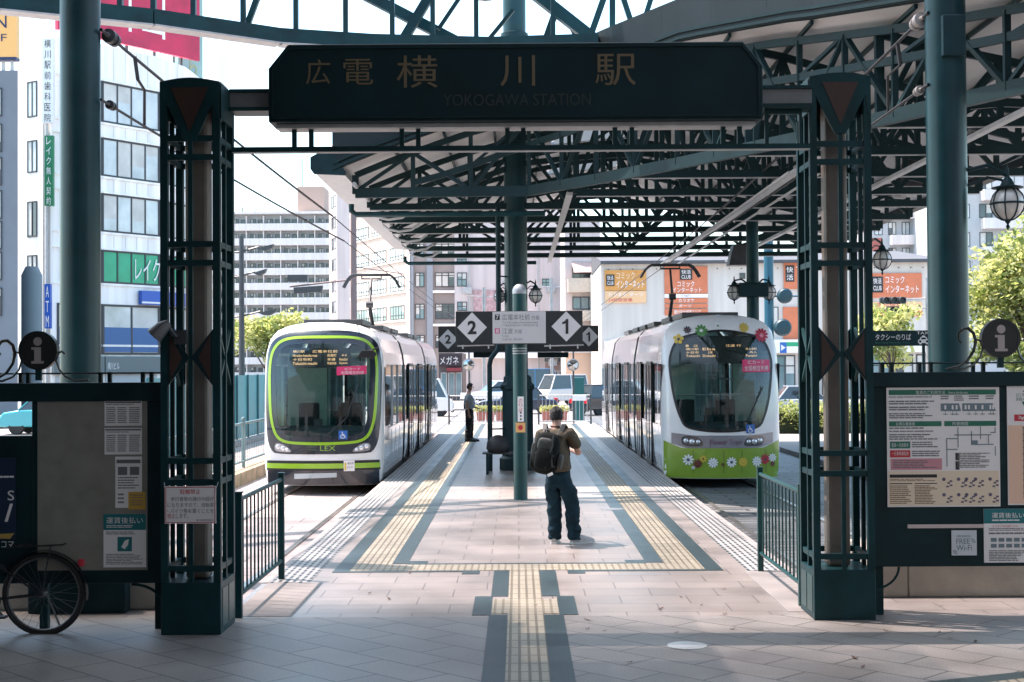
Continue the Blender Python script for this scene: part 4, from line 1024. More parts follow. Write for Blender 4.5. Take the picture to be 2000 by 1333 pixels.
# station sign
YS = (YL + YR) / 2 + 0.05
sx0, sx1, sz0, sz1 = RC(524, 84, 1490, 236, YS)
sign = thing('station_sign', 'long dark station name board with gold characters spanning the gate', 'sign', ((sx0 + sx1) / 2, YS, sz0))
cx, cz = 0.17, 0.21
octo = [(sx0, sz0), (sx1, sz0), (sx1, sz1 - cz), (sx1 - cx, sz1), (sx0 + cx, sz1), (sx0, sz1 - cz)]
M_SIGN = mat('sign_panel_teal', (0.0035, 0.022, 0.027), 0.5, 0, 0.3, 2.0, spec=0.2)
b = MB(); b.prism(octo, YS, YS + 0.42); b.build('sign_box', M_SIGN, sign, bevel=0.012)
b = MB()
ins = 0.035
fr_ = [(sx0 + ins, sz0 + ins), (sx1 - ins, sz0 + ins), (sx1 - ins, sz1 - cz - 0.01), (sx1 - cx - 0.01, sz1 - ins), (sx0 + cx + 0.01, sz1 - ins), (sx0 + ins, sz1 - cz - 0.01)]
for (a, q) in zip(fr_, fr_[1:] + fr_[:1]): b.bar((a[0], YS - 0.006, a[1]), (q[0], YS - 0.006, q[1]), 0.014, 0.014)
b.build('sign_border', TEALD, sign)
for (ch, px0, px1, py0, py1) in (('広', 598, 645, 117, 165), ('電', 671, 729, 116, 166), ('横', 775, 855, 109, 172), ('川', 977, 1045, 109, 169), ('駅', 1162, 1242, 106, 167)):
    x0, x1, z0, z1 = RC(px0, py0, px1, py1, YS)
    b = MB(); b.text(ch, x0, x1, z0, z1, YS - 0.008); b.build('gold_character', GOLD, sign)
x0, x1, z0, z1 = RC(866, 184, 1154, 207, YS)
b = MB(); b.text('YOKOGAWA STATION', x0, x1, z0, z1, YS - 0.008); b.build('latin_lettering', mat('faded_lettering', (0.016, 0.028, 0.027), 0.5), sign)
b = MB(); b.box(sx0 + 0.05, sx1 - 0.05, YS + 0.10, YS + 0.34, sz0 - 0.035, sz0 - 0.001); b.build('pale_underside', PALE, sign)  # pale strip forming the underside of the sign
# beam through the sign to the pillars and the bar beneath with its short struts
bz0, bz1 = P(475, 214, YS).z, P(475, 172, YS).z
for (a, q) in ((xl1 + 0.003, sx0 - 0.003), (sx1 + 0.003, xr0 - 0.003)):
    b = MB(); b.box(a, q, YS + 0.10, YS + 0.32, bz0 + 0.035, bz1 - 0.025); b.build('beam', mat('beam_grey', (0.17, 0.18, 0.19), 0.4, 0.1, 0.15), sign)
    b = MB(); b.box(a, q, YS + 0.07, YS + 0.35, bz1 - 0.024, bz1 + 0.004); b.box(a, q, YS + 0.07, YS + 0.35, bz0 + 0.0, bz0 + 0.034); b.build('beam_flange', TEAL, sign)
lz = P(1011, 283, YS).z
b = MB(); b.box(xl1 + 0.004, xr0 - 0.004, YS + 0.17, YS + 0.23, lz - 0.022, lz + 0.022); b.build('lower_bar', TEAL, sign)
b = MB(); b.box(xl1 + 0.01, xr0 - 0.01, YS + 0.16, YS + 0.24, lz - 0.030, lz - 0.0235); b.build('lower_bar_edge', PALE, sign)
for px in (575, 608, 785, 817, 991, 1022, 1201, 1234, 1412, 1444):
    x = P(px, 260, YS + 0.2).x; b = MB(); b.box(x - 0.02, x + 0.02, YS + 0.18, YS + 0.22, lz + 0.023, sz0 - 0.036); b.build('strut', TEAL, sign)
for (pa, pb) in ((437, 447), (1497, 1563)):
    xa, xb = P(pa, 240, YS + 0.2).x, P(pb, 240, YS + 0.2).x; b = MB()
    b.box(xa - 0.016, xa + 0.016, YS + 0.18, YS + 0.22, lz + 0.023, bz0 - 0.001); 
    if pa > 1000: b.box(xb - 0.012, xb + 0.012, YS + 0.18, YS + 0.22, lz + 0.023, bz0 - 0.001); b.box(xa + 0.017, xb - 0.013, YS + 0.18, YS + 0.22, bz0 - 0.04, bz0 - 0.002)
    b.build('end_frame', TEAL, sign)
# placard tied to the pillar
x0, x1, z0, z1 = RC(322, 950, 422, 1023, YL - 0.03)
pc = thing('placard', 'white no parking placard with red border and red heading tied to a gate pillar', 'sign', ((x0 + x1) / 2, YL - 0.03, z0))
b = MB(); b.box(x0, x1, YL - 0.034, YL - 0.026, z0, z1); b.build('plate', PAPER, pc)
b = MB()
for q in ((x0 + .006, x1 - .006, z0 + .006, z0 + .012), (x0 + .006, x1 - .006, z1 - .012, z1 - .006), (x0 + .006, x0 + .012, z0 + .012, z1 - .012), (x1 - .012, x1 - .006, z0 + .012, z1 - .012)): b.box(q[0], q[1], YL - 0.0352, YL - 0.0345, q[2], q[3])
w_ = x1 - x0; h_ = z1 - z0
b.text('駐輪禁止', x0 + w_ * .30, x0 + w_ * .70, z0 + h_ * .79, z0 + h_ * .92, YL - 0.036); b.text('禁止', x0 + w_ * .05, x0 + w_ * .2, z0 + h_ * .14, z0 + h_ * .27, YL - 0.036); b.build('red_print', RED, pc)
b = MB()
for k, s_ in enumerate(('歩行者等の通行の妨げ', 'になりますので、自転車', '・バイク等を置くことを')):
    b.text(s_, x0 + w_ * (.12 if k == 0 else .05), x1 - w_ * .04, z0 + h_ * (.60 - k * .16), z0 + h_ * (.72 - k * .16), YL - 0.036)
b.text('します。', x0 + w_ * .22, x0 + w_ * .46, z0 + h_ * .14, z0 + h_ * .27, YL - 0.036); b.text('横川駅前管理組合', x0 + w_ * .62, x1 - w_ * .05, z0 + h_ * .06, z0 + h_ * .12, YL - 0.036)
b.build('black_print', INKG, pc)
b = MB()
for (x, s) in ((x0, -1), (x1, 1)): b.tube([(x, YL - 0.03, z1 - 0.02), (x + s * 0.02, YL + 0.02, z1 + 0.06), (x - s * 0.05, YL + 0.04, z1 + 0.02)], 0.004, 5)
b.build('tie_wire', GREY, pc)
# spot lamp on the pillar
p = P(322, 645, YL - 0.1); t = thing('spot_lamp', 'grey angled spot lamp with a tree of brackets clamped on the placard pillar', 'lamp', p)
b = MB(); b.tube([p + Vector((-0.09, 0, -0.05)), p + Vector((-0.02, 0, 0.02)), p + Vector((0.03, 0.02, 0.06))], [0.075, 0.06, 0.035], 10); b.build('lamp_housing', mat('mid_grey_housing', (.11, .11, .115), .4), t, smooth=40)
b = MB(); b.tube([p + Vector((0.02, 0.02, 0.03)), p + Vector((0.08, 0.04, -0.05)), p + Vector((0.1, 0.12, -0.06))], 0.02, 6); b.box(p.x + 0.06, p.x + 0.16, p.y + 0.07, p.y + 0.12, p.z - 0.12, p.z); b.build('clamp', DKGREY, t)

# ================================================================= fences beside the pillars
def side_fence(label, x, y0, y1, m, hz=1.10):
    t = thing('guard_fence', label, 'fence', (x, (y0 + y1) / 2, 0), 'short guard fences at the ends of the tracks')
    for y in (y0, y1):
        b = MB(); b.box(x - 0.03, x + 0.03, y - 0.03, y + 0.03, 0, hz + 0.02); b.box(x - 0.036, x + 0.036, y - 0.036, y + 0.036, hz + 0.02, hz + 0.035); b.build('post', m, t, bevel=0.004)
    b = MB()
    b.tube([(x, y0 + 0.03, hz - 0.04), (x, y1 - 0.03, hz - 0.04)], 0.022, 8); b.build('top_rail', m, t, smooth=40)
    b = MB(); b.tube([(x, y0 + 0.03, 0.20), (x, y1 - 0.03, 0.20)], 0.02, 8); b.build('bottom_rail', m, t, smooth=40)
    n = 12
    for k in range(1, n):
        y = y0 + (y1 - y0) * k / n; b = MB(); b.tube([(x, y, 0.205), (x, y, hz - 0.05)], 0.010, 6, cap=False); b.build('baluster', m, t)
    return t
fa, fb = G(468, 1207), G(549, 1132)
side_fence('short dark guard fence beside the track of the lime framed tram', (fa.x + fb.x) / 2, fa.y, fb.y, TEAL)
fa, fb = G(1567, 1184), G(1485, 1116)
side_fence('short green guard fence beside the track of the daisy tram', (fa.x + fb.x) / 2, fa.y, fb.y, TEALL)

# ================================================================= information boards
def info_roundel(parent_label, px, py, Y, rpx):
    c = P(px, py, Y); r = rpx / F * Y
    t = thing('information_roundel', parent_label, 'sign', (c.x, Y, c.z), 'round information emblems on the boards')
    b = MB(); b.lathe([(0.0, -0.03), (r * 0.86, -0.03), (r * 0.87, -0.035), (r, -0.035), (r, 0.035), (0, 0.035)], c, 40, 'Y'); b.build('disc', mat('roundel_dark', (0.016, 0.020, 0.022), 0.4, 0, 0.1), t, smooth=30)
    b = MB(); y = Y - 0.034; k = r / 37.0; X, Z = c.x, c.z
    b.disc((X, y, Z + 17 * k), 8.2 * k, 18)
    for q in ((-6.5, 6.5, -20, 6), (-12, -6.5, 1.5, 6), (-12, -6.5, -25, -20), (-6.5, 6.5, -25, -20), (6.5, 12, -25, -20)):
        b.quad((X + q[0] * k, y, Z + q[2] * k), (X + q[1] * k, y, Z + q[2] * k), (X + q[1] * k, y, Z + q[3] * k), (X + q[0] * k, y, Z + q[3] * k))
    b.build('letter', mat('pale_taupe_letter', (0.42, 0.37, 0.36), 0.5), t)
    b = MB(); b.box(X - 0.025, X + 0.025, Y - 0.02, Y + 0.02, Z - r - 0.09, Z - r + 0.01); b.build('stem', TEAL, t)
    for s in (-1, 1):
        b = MB()
        pts = [(-103, -58), (-80, -53), (-62, -42), (-50, -24), (-46, -6), (-50, 10), (-60, 19), (-71, 18), (-78, 9), (-78, -2), (-73, -8)]
        b.tube([(X - s * a * k * -1, Y, Z + q * k) if s > 0 else (X + a * k, Y, Z + q * k) for a, q in pts], [0.010 + 0.006 * math.sin(i / 10 * 3.14) for i in range(len(pts))], 6)
        pts = [(-95, -56), (-70, -58), (-50, -50), (-38, -36), (-33, -20), (-36, -6), (-44, -2), (-50, -8)]
        b.tube([(X - a * k, Y, Z + q * k) if s > 0 else (X + a * k, Y, Z + q * k) for a, q in pts], 0.010, 6)
        b.build('scroll', mat('scroll_metal', (0.10, 0.11, 0.105), 0.3, 0.4, 0.2), t, smooth=50)
    return t
# --- board by the right pillar
YB = YR + 0.12
bx0 = xr1 + 0.004; bx1 = bx0 + 3.1
ztop, zbot = P(1850, 727, YB).z, P(1850, 1107, YB).z
rb = thing('information_board', 'wide dark information board showing a route map poster and ticket notes', 'board', ((bx0 + bx1) / 2, YB, 0))
b = MB(); b.box(bx0, bx1, YB, YB + 0.14, zbot, ztop - 0.13); b.build('board_panel', TEALD, rb, bevel=0.006)
b = MB(); b.box(bx0, bx1, YB - 0.03, YB + 0.17, ztop - 0.129, ztop); b.build('header_beam', TEALD, rb, bevel=0.006)
for x in (bx0 + 0.06, bx1 - 0.1): b = MB(); b.box(x, x + 0.07, YB + 0.145, YB + 0.21, 0, ztop - 0.14); b.build('support_post', TEAL, rb)
b = MB(); n = 8; b.tube([(bx0 + 0.25 * math.sin(k / n * 1.57), YB + 0.07, zbot - 0.01 - 0.20 * math.cos(k / n * 1.57) ) for k in range(n + 1)], 0.012, 6); b.build('curved_brace', TEAL, rb)
b = MB(); zr = ztop + 0.05; b.tube([(bx0, YB + 0.07, zr + 0.03), (bx1, YB + 0.07, zr + 0.03)], 0.008, 6)
for px in (1727, 1745, 1800, 1822, 1905, 1925): x = P(px, 715, YB).x; b.box(x - 0.015, x + 0.015, YB + 0.05, YB + 0.09, ztop, zr + 0.04)
b.build('crest_rail', TEALD, rb)
def poster(name, px0, py0, px1, py1, Y, parent, base=PAPER, label=None):
    x0, x1, z0, z1 = RC(px0, py0, px1, py1, Y); b = MB(); b.box(x0, x1, Y - 0.010, Y - 0.002, z0, z1)
    o = b.build(name, base, parent, label=label); return o, x0, x1, z0, z1, Y - 0.0115
def sub(x0, x1, z0, z1, u0, u1, v0, v1): return x0 + (x1 - x0) * u0, x0 + (x1 - x0) * u1, z1 - (z1 - z0) * v1, z1 - (z1 - z0) * v0
def rect(b, q, y): b.quad((q[0], y, q[2]), (q[1], y, q[2]), (q[1], y, q[3]), (q[0], y, q[3]))
CREAM = mat('cream_paper', (0.80, 0.66, 0.50), 0.6); PINKP = mat('pink_print', (0.62, 0.28, 0.32), 0.6); PEACH = mat('peach_paper', (0.82, 0.55, 0.41), 0.6); SAL = mat('steel_blue_print', (0.16, 0.22, 0.25), 0.6)
pt, x0, x1, z0, z1, y = poster('route_poster', 1732, 757, 1952, 990, YB, rb)
S = lambda *a: sub(x0, x1, z0, z1, *a)
b = MB(); rect(b, S(.01, .99, .70, .99), y + 0.0004); b.build('cream_field', CREAM, pt)
b = MB(); rect(b, S(.02, .97, .02, .062), y)
rect(b, S(.02, .485, .283, .325), y); rect(b, S(.51, .97, .283, .325), y); rect(b, S(.025, .205, .452, .51), y); b.build('green_headings', GREENP, pt)
b = MB(); b.text('電車のご利用方法', *S(.26, .52, .026, .058), y - .0008); b.text('How to ride the tram', *S(.55, .72, .033, .055), y - .0008); b.text('お得な乗車券', *S(.08, .25, .290, .320), y - .0008); b.text('所要時間', *S(.58, .72, .290, .320), y - .0008); b.text('電車一日乗車券', *S(.04, .19, .465, .50), y - .0008); b.text('一日乗車乗船券', *S(.04, .19, .535, .57), y - .0008); b.build('heading_lettering', WHITE, pt)
b = MB(); rect(b, S(.025, .205, .525, .585), y); b.build('red_headings', RED, pt)
b = MB(); rect(b, S(.03, .485, .595, .69), y); b.build('pink_field', PINKP, pt)
b = MB()
for q in ((.02, .44, .075, .09), (.02, .44, .11, .15), (.02, .44, .16, .20), (.02, .44, .215, .265), (.02, .48, .335, .355), (.02, .45, .362, .378), (.02, .46, .39, .445), (.22, .48, .455, .51), (.22, .48, .53, .585), (.05, .46, .61, .68), (.48, .58, .07, .11), (.60, .70, .07, .12), (.73, .84, .07, .11), (.88, .97, .07, .11), (.62, .92, .55, .68)):
    zz = S(*q); b.lines(*zz, y - .0008, max(1, int((q[3] - q[2]) / 0.014)), 0.5)
b.build('small_print', INKG, pt)
b = MB(); rect(b, S(.02, .44, .728, .755), y); rect(b, S(.02, .22, .80, .808), y); rect(b, S(.24, .44, .80, .808), y); rect(b, S(.605, .64, .55, .61), y); rect(b, S(.605, .64, .62, .69), y); b.build('black_headings', INK, pt)
b = MB(); b.lines(*S(.02, .44, .765, .79), y - .0008, 2); b.lines(*S(.02, .22, .82, .98), y - .0008, 10, .5); b.lines(*S(.24, .44, .82, .98), y - .0008, 12, .5); b.build('brown_print', mat('brown_print', (0.22, 0.13, 0.08), 0.6), pt)
def tramicon(q):
    a, c, d, e = q; b = MB(); b.add([(a, y, d), (c, y, d), (c - (c - a) * .1, y, e), (a, y, e)], [(0, 1, 2, 3)]); return b
tramicon(S(.48, .66, .135, .20)).build('tram_diagram', SAL, pt); tramicon(S(.67, .97, .135, .20)).build('tram_diagram', SAL, pt)
b = MB()
for u in (.52, .585, .62, .70, .73, .79, .85, .92, .945): rect(b, S(u - .008, u + .008, .15, .185), y - .0008)
b.build('diagram_windows', PAPER, pt)
b = MB()
for u in (.52, .585, .62, .73, .79, .85, .92, .945):
    rect(b, S(u - .002, u + .002, .20, .235), y); rect(b, S(u - .02, u + .02, .222, .228), y)
def L(u0, v0, u1, v1, w_=.004):
    a = S(min(u0, u1) - w_, max(u0, u1) + w_, min(v0, v1) - w_, max(v0, v1) + w_); rect(b, a, y - .0006)
for q in ((.63, .34, .63, .50), (.53, .43, .53, .66), (.53, .43, .62, .43), (.60, .40, .92, .40), (.53, .52, .62, .52), (.75, .37, .75, .45), (.83, .33, .83, .43), (.96, .34, .96, .38), (.92, .38, .96, .38), (.90, .40, .90, .47), (.75, .45, .80, .48), (.80, .48, .94, .48), (.96, .50, .96, .57)): L(*q)
b.build('route_lines', SAL, pt)
for row in (.77, .90):
    b = MB()
    for u in (.50, .63, .70, .78, .91):
        p = S(u, u, row, row); b.disc((p[0], y - .0006, p[2]), 0.016, 12)
        for (du, dv) in ((.03, .03), (.05, .015), (.05, .05), (.02, .06)):
            rect(b, S(u + du, u + du + .025, row + dv - .006, row + dv + .008), y - .0006)
    b.build('stop_diagrams', mat('dark_violet_print', (0.13, 0.11, 0.18), 0.6), pt)
p2, x0, x1, z0, z1, y = poster('fare_chart', 1967, 754, 2140, 986, YB, rb)
S = lambda *a: sub(x0, x1, z0, z1, *a)
b = MB(); rect(b, S(.01, .99, .33, .99), y + 0.0004); b.build('peach_field', PEACH, p2)
b = MB(); p = S(.30, .30, .10, .10); b.disc((p[0], y - .0002, p[2]), 0.11, 24); b.build('green_disc', GREENP, p2)
b = MB(); rect(b, S(.05, .55, .05, .13), y - .0005); b.build('title_strip', PAPER, p2)
b = MB(); b.text('広電電車運賃', *S(.10, .50, .06, .09), y - .001); b.text('路線案内図', *S(.10, .50, .095, .125), y - .001); b.build('title_lettering', GREENP, p2)
b = MB(); rect(b, S(.08, .55, .24, .295), y - .0005); b.build('fare_tab', RED, p2)
b = MB(); b.text('¥190', *S(.12, .5, .25, .285), y - .001); b.build('fare_lettering', WHITE, p2)
b = MB()
for v in [.35 + .055 * k for k in range(11)]:
    p = S(.18, .18, v, v); b.disc((p[0], y - .0008, p[2]), 0.008, 10); b.lines(*S(.24, .5, v - .012, v + .012), y - .0008, 1)
rect(b, S(.175, .185, .34, .95), y - .0006); b.build('stop_list', INKG, p2)
b = MB(); rect(b, S(.5, .95, .5, .95), y - .0003); b.build('blue_field', SAL, p2)
b = MB(); q = RC(1772, 1025, 1921, 1031, YB); b.box(q[0], q[1], YB - 0.018, YB - 0.001, q[2] - 0.003, q[3] + 0.003); b.build('pamphlet_strip', mat('pale_pink_strip', (0.60, 0.50, 0.48), 0.5), rb, bevel=0.003)
wf, x0, x1, z0, z1, y = poster('wifi_sticker', 1858, 1036, 1907, 1085, YB, rb, mat('pale_blue_sticker', (0.62, 0.66, 0.70), 0.5))
S = lambda *a: sub(x0, x1, z0, z1, *a)
b = MB(); b.text('HIROSHIMA', *S(.2, .75, .18, .28), y - .0006); b.text('FREE', *S(.18, .72, .33, .54), y - .0006); b.text('Wi-Fi', *S(.18, .80, .58, .80), y - .0006)
for s_, (u, v) in ((1, (.78, .5)), (-1, (.22, .78))):
    for r_ in (.10, .17):
        for a in range(0, 90, 15):
            p = [S(u + s_ * r_ * math.cos(rad(t)), 1, v - s_ * r_ * math.sin(rad(t)), 1) for t in (a, a + 15)]; q = [S(u + s_ * (r_ - .03) * math.cos(rad(t)), 1, v - s_ * (r_ - .03) * math.sin(rad(t)), 1) for t in (a, a + 15)]
            b.quad(*[(k[0], y - .0006, k[3]) for k in (p[0], p[1], q[1], q[0])])
b.build('wifi_lettering', SAL, wf)
fp, x0, x1, z0, z1, y = poster('fare_notice', 1921, 994, 2015, 1099, YB, rb)
S = lambda *a: sub(x0, x1, z0, z1, *a)
b = MB(); rect(b, S(0, 1, 0, .27), y); b.build('teal_heading', TEALP, fp)
b = MB(); b.text('運賃後払い', *S(.17, .84, .07, .17), y - .0008); b.lines(*S(.17, .9, .20, .25), y - .0008, 1); b.build('heading_lettering', PAPER, fp)
b = MB(); b.text('すべてのドアからお乗りください', *S(.18, .72, .30, .345), y - .0008); b.build('red_print', RED, fp)
b = MB(); b.lines(*S(.1, .9, .36, .42), y - .0008, 2); b.lines(*S(.1, .95, .44, .50), y - .0008, 1); b.lines(*S(.1, .95, .77, .98), y - .0008, 7, .5)
b.build('small_print', INKG, fp)
b = MB()
for r_ in (.54, .65):
    for k in range(5): rect(b, S(.14 + k * .16, .26 + k * .16, r_, r_ + .07), y - .0008)
b.build('card_icons', SAL, fp)
info_roundel('round dark information emblem on top of the route map board', 1953, 661, YB, 38)
# concrete block under the board
YK = 13.75
q0, q1 = G(1716, 1172).x, 9.0
b = MB(); b.prism([(YK, 0.0), (YK, 0.40), (YK + 0.10, 0.46), (YK + 0.9, 0.46), (YK + 0.9, 0.0)], q0 + 0.32, q1, 'YZ'); b.prism([(YK - 0.0, 0.0), (YK - 0.0, 0.36), (YK + 0.10, 0.46), (YK + 0.9, 0.46), (YK + 0.9, 0.0)], q0 - 0.05, q0 + 0.317, 'YZ')
tag(b.build('buffer_block', CONC, bevel=0.02), 'long low concrete block at the end of the daisy tram track', 'block')
# --- board by the left pillar
YB2 = YL + 0.15
bx1 = xl0 - 0.004; bx0 = bx1 - 3.2
ztop, zbot = P(160, 748, YB2).z, P(160, 1140, YB2).z
lb = thing('information_board', 'dark shaded information board with timetables and a teal headed notice behind the bicycle', 'board', ((bx0 + bx1) / 2, YB2, 0))
px_ = lambda a: P(a, 950, YB2).x
b = MB(); b.box(px_(62), bx1, YB2, YB2 + 0.14, zbot, ztop - 0.16); b.build('board_panel', TEALD, lb, bevel=0.006)
b = MB(); b.box(bx0, bx1, YB2 - 0.03, YB2 + 0.17, ztop - 0.159, ztop); b.build('header_beam', TEALD, lb, bevel=0.006)
b = MB(); b.box(bx0, px_(62) - 0.004, YB2 + 0.01, YB2 + 0.13, zbot, P(30, 852, YB2).z); lo_ = b.build('poster_case', TEALD, lb, bevel=0.006)
for x in (bx0 + 0.05, px_(66), bx1 - 0.12): b = MB(); b.box(x, x + 0.07, YB2 + 0.145, YB2 + 0.21, 0, ztop - 0.165); b.build('support_post', TEAL, lb)
b = MB(); n = 8; b.tube([(bx1 - 0.30 + 0.30 * math.sin(k / n * 1.57), YB2 + 0.07, zbot - 0.26 + 0.24 * math.cos(k / n * 1.57)) for k in range(n + 1)], 0.014, 6); b.build('curved_brace', TEAL, lb)
b = MB(); zr = ztop + 0.05; b.tube([(bx0, YB2 + 0.07, zr + 0.03), (bx1, YB2 + 0.07, zr + 0.03)], 0.008, 6)
for px in (35, 50, 192, 210, 275, 292): x = P(px, 735, YB2).x; b.box(x - 0.015, x + 0.015, YB2 + 0.05, YB2 + 0.09, ztop, zr + 0.04)
b.build('crest_rail', TEALD, lb)
bk, x0, x1, z0, z1, y = poster('notice_backing', 74, 782, 288, 1114, YB2, lb, mat('khaki_backing', (0.25, 0.24, 0.205), 0.6, 0, 0.15))
def sheet_paper(nm, a, c, d, e, base=PAPER):
    xx0, xx1, zz0, zz1 = RC(a, c, d, e, YB2); b = MB(); b.box(xx0, xx1, y - 0.003, y - 0.0005, zz0, zz1); o = b.build(nm, base, bk); return o, xx0, xx1, zz0, zz1
for (a, c, d, e) in ((205, 783, 278, 832), (205, 836, 278, 888)):
    o, *q = sheet_paper('timetable', a, c, d, e); S = lambda *u: sub(*q, *u); b = MB(); rect(b, S(.02, .98, .04, .10), y - .004); b.lines(*S(.05, .95, .14, .2), y - .004, 1); b.lines(*S(.05, .3, .26, .92), y - .004, 9, .5, .1); b.lines(*S(.35, .6, .26, .92), y - .004, 9, .5, .1); b.lines(*S(.66, .95, .26, .92), y - .004, 9, .5, .1); b.build('small_print', INKG, o)
o, *q = sheet_paper('notice', 226, 892, 278, 992); S = lambda *u: sub(*q, *u); b = MB(); rect(b, S(.05, .95, .06, .13), y - .004); rect(b, S(.1, .45, .20, .36), y - .004); rect(b, S(.55, .9, .20, .36), y - .004); b.lines(*S(.1, .9, .4, .65), y - .004, 5); b.lines(*S(.1, .4, .72, .95), y - .004, 3); b.build('small_print', INKG, o)
q = RC(252, 961, 285, 995, YB2); b = MB(); b.box(q[0], q[1], y - 0.0065, y - 0.0035, q[2], q[3]); o = b.build('yellow_note', mat('yellow_note_paper', (0.60, 0.36, 0.05), 0.6), bk)
b = MB()
for v in (.16, .30, .48, .60, .72): rect(b, sub(*q, .10, .86, v, v + .045), y - .0072)
b.build('small_print', INKG, o)
o, *q = sheet_paper('fare_notice', 203, 1004, 286, 1108); S = lambda *u: sub(*q, *u)
b = MB(); rect(b, S(0, 1, 0, .30), y - .004); rect(b, S(.33, .67, .43, .70), y - .004); b.build('teal_heading', TEALP, o)
b = MB(); b.text('運賃後払い', *S(.07, .93, .06, .18), y - .005); b.lines(*S(.07, .93, .21, .27), y - .005, 2)
p = [S(u, 1, v, 1) for u, v in ((.42, .62), (.50, .50), (.60, .47), (.58, .58), (.50, .66))]; b.add([(k[0], y - .005, k[3]) for k in p], [(0, 1, 2, 3, 4)]); b.build('heading_lettering', PAPER, o)
b = MB(); b.lines(*S(.06, .94, .33, .40), y - .004, 2); b.lines(*S(.06, .94, .75, .96), y - .004, 7); b.build('small_print', INKG, o)
# blue poster in the case
x0, x1, z0, z1 = RC(-120, 895, 30, 1055, YB2); b = MB(); b.box(x0, x1, YB2 + 0.0, YB2 + 0.0085, z0, z1); po = b.build('blue_poster', mat('deep_blue_print', (0.005, 0.020, 0.055), 0.5), lo_)
y = YB2 - 0.001; S = lambda *a: sub(x0, x1, z0, z1, *a)
b = MB(); b.text('S', *S(.90, .985, .40, .52), y); b.lines(*S(.6, .98, .22, .245), y, 1, .9, 0); b.add([(k[0], y, k[3]) for k in (S(.86, 1, .78, 1), S(.93, 1, .56, 1), S(.97, 1, .56, 1), S(.90, 1, .78, 1))], [(0, 1, 2, 3)]); b.text('コマ', *S(.82, .98, 1.02, 1.10), y); b.build('poster_lettering', PAPER, po)
b = MB(); b.add([(k[0], y, k[3]) for k in (S(.72, 1, .98, 1), S(.78, 1, .93, 1), S(.99, 1, .92, 1), S(.93, 1, .99, 1))], [(0, 1, 2, 3)]); b.build('poster_emblem', mat('gold_print', (0.5, 0.33, 0.08), 0.5), po)
info_roundel('round dark information emblem on top of the shaded board behind the bicycle', 76, 685, YB2, 38)
b = MB(); q0 = G(320, 1215).x; b.prism([(13.3, 0.0), (13.3, 0.42), (13.4, 0.48), (14.2, 0.48), (14.2, 0.0)], -9.0, -3.05, 'YZ')
tag(b.build('buffer_block', CONC, bevel=0.02), 'long low concrete block in shade behind the bicycle', 'block')
b = MB(); q = RC(160, 1140, 245, 1215, 13.1); b.box(q[0] - 0.5, q[1], 13.1, 13.27, 0, 0.40); tag(b.build('control_box', TEALD, bevel=0.01), 'dark low metal cabinet in front of the shaded concrete block', 'cabinet')

# ================================================================= bicycle, only its rear half reaches into the frame
c = G(85, 1238); by = c.y; r = 0.335
bi = thing('bicycle', 'dark city bicycle standing in the shade with its rear wheel in view', 'bicycle', (c.x, by, 0))
ST = mat('bicycle_paint', (0.015, 0.015, 0.02), 0.35); RIM = mat('rim_metal', (0.16, 0.16, 0.165), 0.4, 0.6)
def wheel(cx):
    o = MB(); b = o
    b.tube([(cx + r * math.cos(t), by, r + r * math.sin(t)) for t in [k * 2 * math.pi / 40 for k in range(41)]], 0.020, 8, cap=False); w_ = b.build('wheel', BLACK, bi, smooth=50)
    b = MB(); b.tube([(cx + (r - .028) * math.cos(t), by, r + (r - .028) * math.sin(t)) for t in [k * 2 * math.pi / 40 for k in range(41)]], 0.011, 6, cap=False); b.build('rim', RIM, w_, smooth=50)
    b = MB(); b.lathe([(0.0, -0.05), (0.022, -0.05), (0.022, 0.05), (0, 0.05)], (cx, by, r), 10, 'Y'); b.build('hub', RIM, w_)
    b = MB()
    for k in range(28):
        t = k * 2 * math.pi / 28; b.tube([(cx + .02 * math.cos(t + 1.2 * (-1) ** k), by + 0.03 * (-1) ** k, r + .02 * math.sin(t + 1.2 * (-1) ** k)), (cx + (r - .03) * math.cos(t), by, r + (r - .03) * math.sin(t))], 0.0014, 4, cap=False)
    b.build('spokes', RIM, w_)
cx = c.x; fx = cx - 1.10
wheel(cx); wheel(fx)
bb_ = (cx - 0.44, by, 0.29); st = (cx - 0.58, by, 0.80); hd = (cx - 0.98, by, 0.86); hd2 = (cx - 1.0, by, 0.62)
b = MB()
b.tube([bb_, st], 0.016, 8); b.tube([bb_, hd2], 0.019, 8); b.tube([(cx - 0.5, by, 0.5), hd2], 0.016, 8); b.tube([hd2, hd], 0.02, 8)
for s in (-0.05, 0.05):
    b.tube([(cx, by + s, r), (bb_[0], by + s * .4, bb_[2])], 0.010, 6); b.tube([(cx, by + s, r), (st[0] + .02, by + s * .3, 0.70)], 0.009, 6); b.tube([(fx, by + s, r), (hd2[0], by + s * .6, 0.70), hd2], 0.011, 6)
b.build('frame', ST, bi, smooth=50)
b = MB(); b.prism([(cx - 0.70, 0.90), (cx - 0.45, 0.93), (cx - 0.43, 0.89), (cx - 0.6, 0.86), (cx - 0.72, 0.87)], by - 0.07, by + 0.07); b.tube([st, (cx - 0.6, by, 0.88)], 0.013, 6); b.build('saddle', BLACK, bi, bevel=0.02)
b = MB(); b.tube([(cx - 0.72, by - 0.28, 0.98), (cx - 0.9, by - 0.27, 1.02), (cx - 1.0, by - 0.1, 1.0), (cx - 0.98, by, 0.98), (cx - 1.0, by + 0.1, 1.0), (cx - 0.9, by + 0.27, 1.02), (cx - 0.72, by + 0.28, 0.98)], 0.012, 6); b.tube([hd, (cx - 0.98, by, 0.98)], 0.013, 6); b.build('handlebar', RIM, bi, smooth=50)
b = MB()
